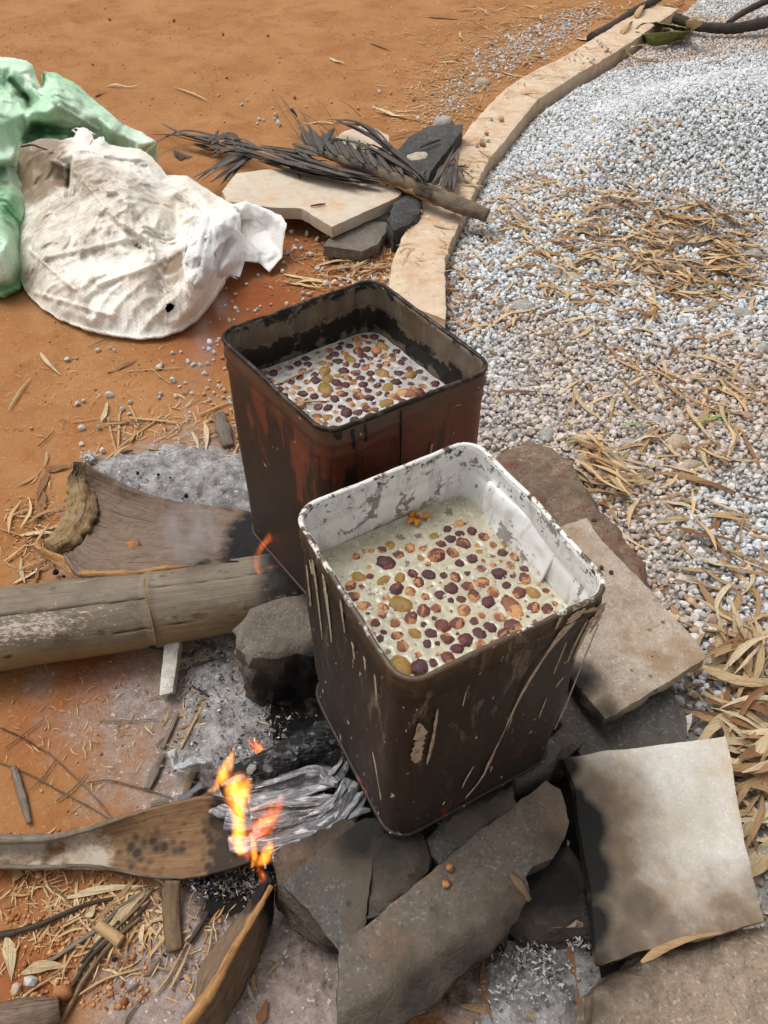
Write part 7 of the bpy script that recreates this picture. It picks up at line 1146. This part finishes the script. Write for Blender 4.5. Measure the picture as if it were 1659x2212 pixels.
# clumps: (centre, spread x, spread y, count, length min, max, direction, scatter)
CL = [((1200, 400), 110, 40, 26, .05, .12, -.2, .9), ((1120, 420), 60, 50, 12, .05, .12, .6, 1.2), ((1060, 470), 40, 60, 14, .05, .11, -1.1, .8), ((1330, 440), 140, 50, 34, .05, .13, -.3, .8), ((1480, 510), 200, 90, 64, .06, .15, -.35, .7), ((1560, 570), 160, 100, 70, .06, .15, -.25, .8), ((1420, 620), 170, 80, 44, .06, .14, -.4, .8), ((1280, 560), 90, 60, 18, .05, .11, -.4, .9), ((1290, 1000), 50, 60, 26, .06, .13, -1.0, .5), ((1340, 1050), 60, 40, 18, .07, .14, -.5, .5), ((1600, 1440), 70, 120, 30, .08, .17, .9, .5), ((1620, 1600), 80, 80, 45, .09, .19, .1, .6), ((1640, 1760), 50, 120, 26, .08, .16, .9, .6), ((1580, 1330), 80, 120, 16, .07, .14, -.8, .8), ((1560, 1150), 110, 90, 14, .07, .14, -.6, .8), ((1250, 280), 160, 60, 16, .04, .10, -.4, 1.), ((1450, 300), 160, 80, 12, .05, .1, -.4, 1.2), ((1500, 800), 150, 110, 18, .06, .12, -.5, 1.), ((1160, 640), 120, 60, 12, .05, .11, .3, .8), ((1010, 620), 30, 60, 6, .05, .1, .2, .6), ((1010, 560), 30, 60, 8, .04, .09, -.9, .6), ((770, 570), 70, 30, 22, .05, .12, .5, .4), ((700, 610), 60, 16, 8, .06, .13, -.1, .4), ((1100, 110), 130, 60, 40, .05, .12, .3, .9), ((950, 190), 70, 60, 26, .05, .11, .2, .9), ((1240, 30), 120, 30, 24, .06, .13, .3, .9), ((1480, 20), 150, 30, 30, .07, .15, -.1, .8), ((1560, 110), 90, 30, 10, .06, .13, .1, .8), ((70, 1130), 40, 80, 10, .05, .10, 1.1, .6), ((240, 950), 60, 60, 6, .03, .07, .6, 1.), ((1010, 360), 20, 20, 4, .04, .07, .3, 1.), ((1400, 500), 300, 130, 130, .05, .12, -.3, .9), ((1150, 480), 110, 100, 56, .04, .11, -.3, 1.), ((1280, 620), 220, 80, 60, .05, .11, -.3, .9), ((1480, 1000), 170, 220, 44, .05, .12, -.5, 1.), ((1250, 650), 260, 200, 40, .05, .12, -.3, 1.), ((1450, 880), 180, 160, 34, .05, .13, -.4, 1.), ((1350, 330), 240, 90, 26, .04, .11, -.3, 1.), ((1050, 30), 90, 40, 14, .05, .11, .3, .9)]
CA = []
for (cx_, cy_), sx, sy, n, l0, l1, dr, sc in CL:
    for _ in range(n):
        px, py = rs.normal(cx_, sx * .55), rs.normal(cy_, sy * .55); p = on_ground(px, py, 0); CA.append((p, rs.uniform(l0, l1), dr + rs.normal(0, sc)))
CA = [c for c in CA if c[0].y > .1 and c[0].y < 5]
CA.sort(key=lambda c: -c[1] / math.hypot(c[0].y, CAM_H))
free = max(0, 296 - LEAF_N[0]); stack = {}
LIT_V, LIT_F, LIT_T = [], [], []; nv0 = 0
def litter_add(p, L, a, w, tnt, el=0.):
    global nv0
    d = Vector((math.cos(a), math.sin(a), el)) * (L / 2); c = rs.uniform(-.15, .15) * L; mid_ = p + Vector((-math.sin(a), math.cos(a), 0)) * c + Vector((0, 0, rs.uniform(0, .05) * L)); V, F = blade_np([p - d, mid_, p + d], w, n=6, foldk=rs.uniform(-.5, .6), tip=(rs.uniform(.2, .5), .1), twist=rs.uniform(-.8, .8)); LIT_V.append(V); LIT_F.extend([tuple(i + nv0 for i in f) for f in F]); LIT_T.extend([tnt] * len(V)); nv0 += len(V)
for i, (p, L, a) in enumerate(CA):
    key = (round(p.x / .05), round(p.y / .05)); h = stack.get(key, 0); stack[key] = h + 1; zz = tz(p.x, p.y) + .005 + .0035 * min(h, 8); p = Vector((p.x, p.y, zz)); d = Vector((math.cos(a), math.sin(a), rs.uniform(-.08, .08))) * (L / 2)
    if surface(p) == 'kerb': p.z = KZ + .004; d.z = 0
    if i < free: leaf(p - d, p + d, rs.uniform(.7, 1.25), lift=0)
    else: litter_add(p, L, a, L * .1 * rs.uniform(.7, 1.2), rs.uniform(0, 1), rs.uniform(-.1, .1))
# finer straw and leaf scraps
for (cx_, cy_), sx, sy, n, l0, l1 in (((1090, 120), 170, 90, 1300, .015, .06), ((950, 220), 90, 70, 700, .012, .05), ((860, 260), 60, 50, 80, .01, .04), ((1250, 30), 120, 30, 200, .02, .06), ((770, 575), 90, 45, 260, .015, .06), ((1350, 500), 300, 120, 600, .015, .05), ((1300, 800), 260, 260, 160, .01, .04), ((1560, 570), 110, 60, 220, .02, .06), ((1590, 1500), 80, 140, 120, .02, .06), ((1280, 990), 50, 60, 60, .02, .05), ((1500, 20), 150, 30, 160, .02, .06), ((500, 60), 480, 80, 200, .006, .03), ((560, 200), 260, 60, 110, .006, .03), ((250, 840), 260, 130, 140, .005, .025), ((640, 560), 60, 90, 90, .006, .03), ((430, 930), 140, 60, 200, .01, .04), ((90, 1150), 60, 120, 80, .008, .03), ((180, 1560), 160, 130, 160, .005, .02), ((240, 1990), 120, 80, 200, .015, .05), ((120, 1980), 140, 130, 260, .006, .025), ((430, 2050), 160, 120, 130, .005, .025), ((440, 1500), 80, 130, 150, .006, .03), ((1000, 500), 30, 120, 90, .012, .05), ((1020, 420), 40, 80, 60, .015, .05), ((1300, 620), 300, 260, 420, .01, .05), ((1400, 1000), 220, 220, 200, .01, .05)):
    for _ in range(n):
        p = on_ground(rs.normal(cx_, sx * .6), rs.normal(cy_, sy * .6), 0)
        if not (.12 < p.y < 5): continue
        p.z = (KZ if surface(p) == 'kerb' else p.z) + rs.uniform(.001, .005); L = rs.uniform(l0, l1); litter_add(p, L, rs.uniform(0, 6.3), min(L * rs.uniform(.05, .12), .0035), rs.uniform(0, 1), rs.uniform(-.1, .15))
tag(new_obj('leaf_litter', mesh('leaf_litter', np.concatenate(LIT_V), LIT_F, 'litter', {'tint': np.array(LIT_T)})), 'fine straw and dry leaf scraps strewn over gravel and dirt', 'leaf litter', kind='stuff')
print('leaves', LEAF_N[0])
for a, b, lab in (((780, 853), (912, 844), 'short green grass blade by the leaf clump on the gravel'), ((1018, 777), (1160, 781), 'green grass blade above the broad tan leaf'), ((1345, 762), (1492, 738), 'thin green grass blade near the right edge')):
    p0, p1 = on_ground(*R4(*a), .012), on_ground(*R4(*b), .012); o = blade('grass_blade', [p0, (p0 + p1) / 2 + Vector((0, 0, .006)), p1], .006, 'green_blade', n=10); tag(o, lab, 'grass')

# ------------------------------------------------------------------ loose pebbles
PEB = []
for i in range(8):
    V, F = stones_np(np.zeros((1, 3)), np.ones(1), np.random.RandomState(i + 20)); bm = bmesh.new(); me = mesh('pebble', V, F, 'loose_pebble', smooth=False); bm.from_mesh(me); bmesh.ops.subdivide_edges(bm, edges=bm.edges, cuts=1, use_grid_fill=True, smooth=.15)
    for v in bm.verts: v.co *= 1 + .07 * mnoise.noise(v.co * 2.3 + Vector((i, 0, 0)))
    bm.to_mesh(me); bm.free(); PEB.append(me)
def pebble(px, py, r, label=None, mat=None, up=None):
    p = on_ground(px, py, 0); rad = r / FOC * math.hypot(p.y, CAM_H) * 1.05; o = bpy.data.objects.new('pebble', PEB[rs.randint(8)]); COL.objects.link(o); o.location = p + Vector((0, 0, rad * .55)) if up is None else at(px, py, up + rad * .6); o.scale = (rad, rad, rad * .85); o.rotation_euler = rs.uniform(0, 6.3, 3)
    if mat: o.material_slots[0].link = 'OBJECT'; o.material_slots[0].material = MAT[mat]
    sp2 = surface(p); s = ('small' if rad < .006 else ('large' if rad > .012 else 'middling')) + (' brown' if mat else ''); tag(o, label or f'{s} pebble on the {sp2} near {near(p)}, towards {near(p, 1)}', 'pebble', 'loose pebbles off the gravel bed'); return o
for x, y, r in ((290, 498, 15), (478, 447, 11), (495, 457, 10), (425, 456, 12), (332, 490, 8), (475, 652, 17), (335, 688, 15), (362, 676, 13), (565, 680, 12), (530, 712, 15), (560, 730, 10), (358, 793, 18), (430, 792, 16), (135, 793, 10), (355, 862, 13), (442, 893, 16), (540, 843, 13), (745, 468, 10), (782, 462, 9), (748, 505, 9), (880, 447, 10), (910, 428, 11), (925, 467, 13), (960, 488, 11), (690, 530, 16), (700, 518, 12), (840, 515, 10), (865, 520, 13), (897, 513, 11), (882, 556, 13), (832, 520, 10), (697, 645, 13), (690, 660, 10), (760, 657, 11), (795, 642, 11), (775, 612, 9), (880, 645, 10), (945, 610, 11), (970, 632, 14), (965, 660, 12), (990, 665, 13), (905, 668, 11), (920, 690, 9), (1000, 715, 12), (980, 730, 12), (910, 760, 13), (1020, 785, 14), (1028, 832, 15), (945, 590, 10), (925, 640, 9), (1018, 275, 10), (1072, 283, 10), (1018, 215, 9), (1110, 280, 9), (1125, 265, 8), (1172, 258, 10), (1218, 115, 11), (1240, 40, 12), (1300, 20, 11), (1270, 10, 10), (1340, 45, 12), (1170, 185, 9), (1305, 210, 10), (1410, 172, 13), (1430, 182, 11), (1445, 165, 12), (1475, 180, 12), (1515, 155, 12), (1525, 180, 10), (1310, 238, 11)): pebble(*R3(x, y), r * .5)
for x, y, r in ((468, 62, 9), (388, 135, 7), (360, 18, 7), (605, 75, 6), (620, 112, 12), (618, 128, 10), (630, 143, 11), (638, 155, 9), (545, 127, 8), (565, 130, 8), (537, 145, 7), (660, 280, 8), (725, 160, 9), (755, 70, 7), (870, 50, 7), (990, 80, 8), (1060, 75, 8), (1135, 12, 9), (1020, 630, 13), (690, 637, 12), (760, 648, 17), (805, 670, 12), (735, 710, 13), (775, 742, 13), (650, 812, 11), (845, 872, 16), (920, 806, 12), (890, 868, 14), (955, 855, 14), (1000, 850, 13), (740, 912, 12), (770, 915, 12), (870, 890, 12), (830, 800, 10), (655, 770, 9), (490, 870, 12), (540, 830, 11), (1140, 690, 9)): pebble(*Zu(x, y), r * .48)
for x, y, r in ((315, 60, 7), (498, 62, 7), (640, 102, 7), (768, 105, 8), (266, 187, 6), (845, 284, 7), (1185, 290, 8), (1375, 308, 7), (940, 415, 9), (1045, 457, 11), (1020, 404, 6), (1220, 418, 6), (1310, 175, 7), (1495, 394, 6), (1330, 432, 7), (1110, 535, 7), (1138, 522, 8), (1177, 470, 7), (970, 528, 6), (650, 226, 5)): pebble(x * .7535 , y * .7535, r * .55, mat='clod')
for x, y, r, k in ((1277, 515, 11, 0), (1275, 540, 13, 0), (1590, 118, 11, 0), (1635, 122, 13, 0), (1550, 232, 14, 0), (1525, 240, 10, 0), (1545, 215, 12, 1), (1568, 185, 10, 0), (1085, 0, 9, 0), (1575, 218, 9, 0)): pebble(*Zu(x, y), r * .48, up=KZ)
for x, y, r in ((160, 480, 9), (205, 495, 12), (190, 510, 13), (210, 520, 11), (125, 520, 9), (60, 445, 12), (50, 500, 8), (330, 415, 12), (350, 425, 14), (310, 420, 10), (265, 360, 12), (280, 380, 11), (240, 340, 9)): pebble(*Zr(x, y), r * .3, up=KZ)
for x, y, r in ((1080, 190, 8), (830, 232, 10), (770, 300, 11), (760, 332, 9), (740, 348, 9), (690, 350, 10), (665, 355, 9), (645, 345, 8), (505, 515, 11), (520, 530, 9), (580, 505, 12), (425, 615, 11), (440, 578, 8)): pebble(*crop(.3767, 829.5, 0)(x, y), r * .38, up=KZ)
pebble(*Zg(182, 873), 16, 'white rounded pebble at the lower left, larger of two'); pebble(*Zg(98, 912), 12, 'white rounded pebble at the lower left, smaller of two'); 
me, loc = slab_mesh('earth_clod', [at(*Zg(*p), .022) for p in ((290, 935), (310, 890), (375, 888), (392, 930), (350, 952), (305, 950))], .022, 'clod', grid=.005, jit=.004, relief=.005, edge=.007, seed=33, down=True); tag(new_obj('earth_clod', me, None, loc), 'orange brown earth clod beside the white pebbles, lower left', 'clod')

# ------------------------------------------------------------------ ash piles, flakes, cinders, film
def ash_pile(name, label, poly, h, f, seed, mat='ash_powder', grid=.005):
    P = [at(*p, 0) for p in poly]; P2 = [tuple(p)[:2] for p in P]; A = np.array(P2); mn, mx = A.min(0), A.max(0); ax_, ay_ = np.arange(mn[0], mx[0], grid), np.arange(mn[1], mx[1], grid); X, Y = np.meshgrid(ax_, ay_); d = seg_dist(X, Y, P2); d = np.where(inside(X, Y, P2), d, -d) + .02 * fbm(X, Y, 22, 3, seed)
    Z = terrain(X, Y) + h * sstep(-.005, .07, d) * (.75 + .55 * fbm(X, Y, f, 4, seed)) + .0035 * np.abs(fbm(X, Y, 85, 3, seed + 3)) * (d > 0) + .004 * sstep(.25, .6, fbm(X, Y, 45, 2, seed + 8)) * (d > 0) - .004 * (d < .0)
    nx_, ny_ = len(ax_), len(ay_); ii = (np.arange(ny_ - 1)[:, None] * nx_ + np.arange(nx_ - 1)[None]).ravel(); FQ = np.stack([ii, ii + 1, ii + nx_ + 1, ii + nx_], 1); dm = d.ravel()[FQ].max(1); FQ = FQ[dm > -.008]
    return tag(new_obj(name, mesh(name, np.stack([X.ravel(), Y.ravel(), Z.ravel()], 1), FQ, mat)), label, 'ash', kind='stuff')
ash_pile('ash_pile', 'pale grey powdery ash heaped behind the curled palm sheath', [(200, 1000), (245, 985), (330, 975), (420, 968), (530, 975), (570, 1010), (580, 1120), (500, 1130), (380, 1105), (280, 1070), (215, 1040)], .032, 14, 3)
ash_pile('ash_pile', 'white flaky ash under the long slab at the bottom right', [(1030, 2080), (1070, 2042), (1130, 2028), (1250, 2022), (1290, 2060), (1285, 2120), (1240, 2230), (1040, 2230)], .03, 25, 13)
ash_pile('ash_pile', 'grey ash with cinders in front of the charred log', [(380, 1430), (500, 1360), (545, 1430), (575, 1560), (620, 1620), (540, 1660), (430, 1690), (380, 1640), (400, 1540)], .012, 22, 23)
def flakes(name, label, areas, seed, mat='flake', smin=.0015, smax=.007, tl=(0, 1)):
    r2 = np.random.RandomState(seed); V = []; F = []; T_ = []; k = 0
    for (cx_, cy_), sx, sy, n, up in areas:
        for _ in range(n):
            p = on_ground(r2.normal(cx_, sx * .55), r2.normal(cy_, sy * .55), 0) + Vector((0, 0, r2.uniform(.001, up))); L = r2.uniform(smin, smax); w = L * r2.uniform(.12, .5); h = L * r2.uniform(.04, .12); q = Matrix.Rotation(r2.uniform(0, 6.3), 3, 'Z') @ Matrix.Rotation(r2.uniform(-.6, .6), 3, 'X') @ Matrix.Rotation(r2.uniform(-.6, .6), 3, 'Y')
            c = [Vector(v) for v in ((-L, -w * .6, -h), (L * .7, -w, -h), (L, w * .5, -h), (-L * .5, w, -h), (-L * .8, -w * .5, h), (L * .6, -w * .8, h), (L * .9, w * .4, h), (-L * .4, w * .8, h))]; V += [tuple(p + q @ v) for v in c]; F += [tuple(k + i for i in f) for f in ((3, 2, 1, 0), (4, 5, 6, 7), (0, 1, 5, 4), (1, 2, 6, 5), (2, 3, 7, 6), (3, 0, 4, 7))]; T_ += [r2.uniform(*tl)] * 8; k += 8
    tag(new_obj(name, mesh(name, V, F, mat, {'tint': np.array(T_)}, smooth=False)), label, 'ash flakes', kind='stuff')
flakes('ash_flakes', 'black and white ash flakes and cinders strewn about the fire', [((500, 1900), 70, 40, 500, .025), ((560, 1930), 40, 40, 260, .03), ((440, 1910), 50, 25, 160, .015), ((470, 1480), 90, 120, 520, .02), ((560, 1640), 70, 50, 300, .03), ((430, 1640), 60, 40, 160, .01), ((260, 1070), 80, 50, 160, .012), ((400, 1030), 160, 60, 260, .02), ((110, 1180), 50, 60, 160, .012), ((600, 1580), 40, 50, 150, .03), ((430, 2050), 130, 110, 160, .004), ((700, 1700), 60, 70, 250, .05), ((560, 1450), 30, 60, 120, .02), ((640, 1370), 60, 30, 60, .01), ((1000, 1780), 200, 60, 160, .01), ((1230, 1560), 60, 60, 80, .02)], 3, smin=.0006, smax=.0042)
flakes('white_ash_flakes', 'white ash flakes heaped at the bottom right under the slab', [((1140, 2080), 60, 30, 360, .035), ((1180, 2130), 60, 50, 260, .03), ((1250, 2040), 30, 25, 120, .035), ((1100, 2150), 60, 40, 200, .03)], 8, smin=.0008, smax=.0046, tl=(.5, 1))
flakes('white_ash_flakes', 'crumbly white ash spot at the tip of the curled palm sheath', [((197, 998), 14, 9, 160, .02)], 9, smin=.002, smax=.006, tl=(.8, 1))
for i, (px, py, r, d) in enumerate(((248, 2072, 9, 'single black cinder on the bare grey ash'), (345, 1128 - 95, 9, 'black charcoal lump on the grey ash pile'), (402, 1072, 12, 'grey charcoal lump in the middle of the ash pile'), (250, 1045, 8, 'charcoal bit beside the curled palm sheath tip'), (120, 1235, 14, 'black charcoal lump behind the bamboo log'), (138, 1245, 10, 'smaller black charcoal lump behind the bamboo log'), (370, 1040, 7, 'dark charcoal bit on the ash pile'), (300, 1030, 8, 'charcoal piece at the far side of the ash pile'), (255, 2078 - 85, 6, 'small black cinder by the bamboo stub'))):
    p = on_ground(px, py, .012); rad = r / FOC * math.hypot(p.y, CAM_H); o = bpy.data.objects.new('cinder', PEB[i % 8].copy()); o.data.materials.clear(); o.data.materials.append(MAT['charcoal']); COL.objects.link(o); o.location = p + Vector((0, 0, .01 if 960 < py < 1060 else 0)); o.scale = (rad * .7, rad * .55, rad * .45); o.rotation_euler = (i, i * 2, i * 3); tag(o, d, 'charcoal')
# crumpled clear plastic film
o2 = [(97, 440), (160, 405), (180, 480), (220, 510), (255, 465), (330, 470), (375, 470), (430, 480), (425, 540), (350, 575), (280, 585), (200, 580), (140, 560)]
me, loc = sheet('plastic_film', [(x, y, .03) for x, y in o2], [(150, 460, .05), (250, 530, .055), (350, 510, .045), (200, 550, .04), (400, 520, .045)], Zf, 'film', step=9, blur=1, wr=.016, wf=40, skirt=False, seed=41); o = new_obj('plastic_film', me, None, loc); tag(o, 'crumpled clear plastic film on the ash beside the charred log', 'plastic film'); md = o.modifiers.new('th', 'SOLIDIFY'); md.thickness = .0006
# burnt woven lace of ash
me, loc = sheet('ash_lace', [(x, y, .02) for x, y in ((170, 760), (240, 730), (300, 680), (345, 650), (400, 690), (390, 730), (320, 760), (230, 800), (180, 800))], [(290, 720, .035), (340, 690, .04)], Zf, 'ash_strip', step=9, blur=1, wr=.010, wf=60, skirt=False, seed=42); tag(new_obj('ash_lace', me, None, loc), 'brittle grey ash lace left of the thin pointed flame', 'ash')
# small bits
for x, y, lab, cr in ((1340, 650, 'tan splinter', R8),):
    tube('splinter', 'tan wood splinter lying on the long sooty slab', 'splinter', [at(*R8(545, 520), .128), at(*R8(590, 575), .128), at(*R8(630, 640), .122)], [.004, .006, .003], 'twig', n=14, sides=6, rough=.2, flat=.35)
blade_p = [at(*R8(1110, 905), .11), at(*R8(1200, 850), .115), at(*R8(1330, 800), .116), at(*R8(1460, 778), .115)]; o = blade('dry_leaf', blade_p, .009, 'tan_leaf', n=20, foldk=.4, twist=.6); tag(o, 'long tan leaf wedged between the scorched tile and granite block', 'leaf')
for (x, y, z, lab) in ((285, 498, .122, 'orange seed lying on the long sooty slab, upper of two'), (268, 565, .12, 'orange seed lying on the long sooty slab, lower of two')):
    p = at(*R8(x, y), z); o = bpy.data.objects.new('seed', FM['o'][x % 4]); COL.objects.link(o); o.location = p; o.scale = (.6, .6, .6); o.rotation_euler = (0, 0, x); tag(o, lab, 'seed')
for (x, y, lab) in ((905, 125, 'brown seed on the speckled slab, near its far corner'), (940, 328, 'brown seed on the speckled slab close to the tin, upper'), (982, 348, 'brown seed on the speckled slab close to the tin, lower'), (1155, 718, 'brown seed low on the speckled slab'), (912, 125, 'dark seed on the brown boulder by the slab')):
    p = at(*R6(x, y), .123); o = bpy.data.objects.new('seed', FM['p'][x % 4]); COL.objects.link(o); o.location = p; o.scale = (.42, .42, .42); tag(o, lab, 'seed')
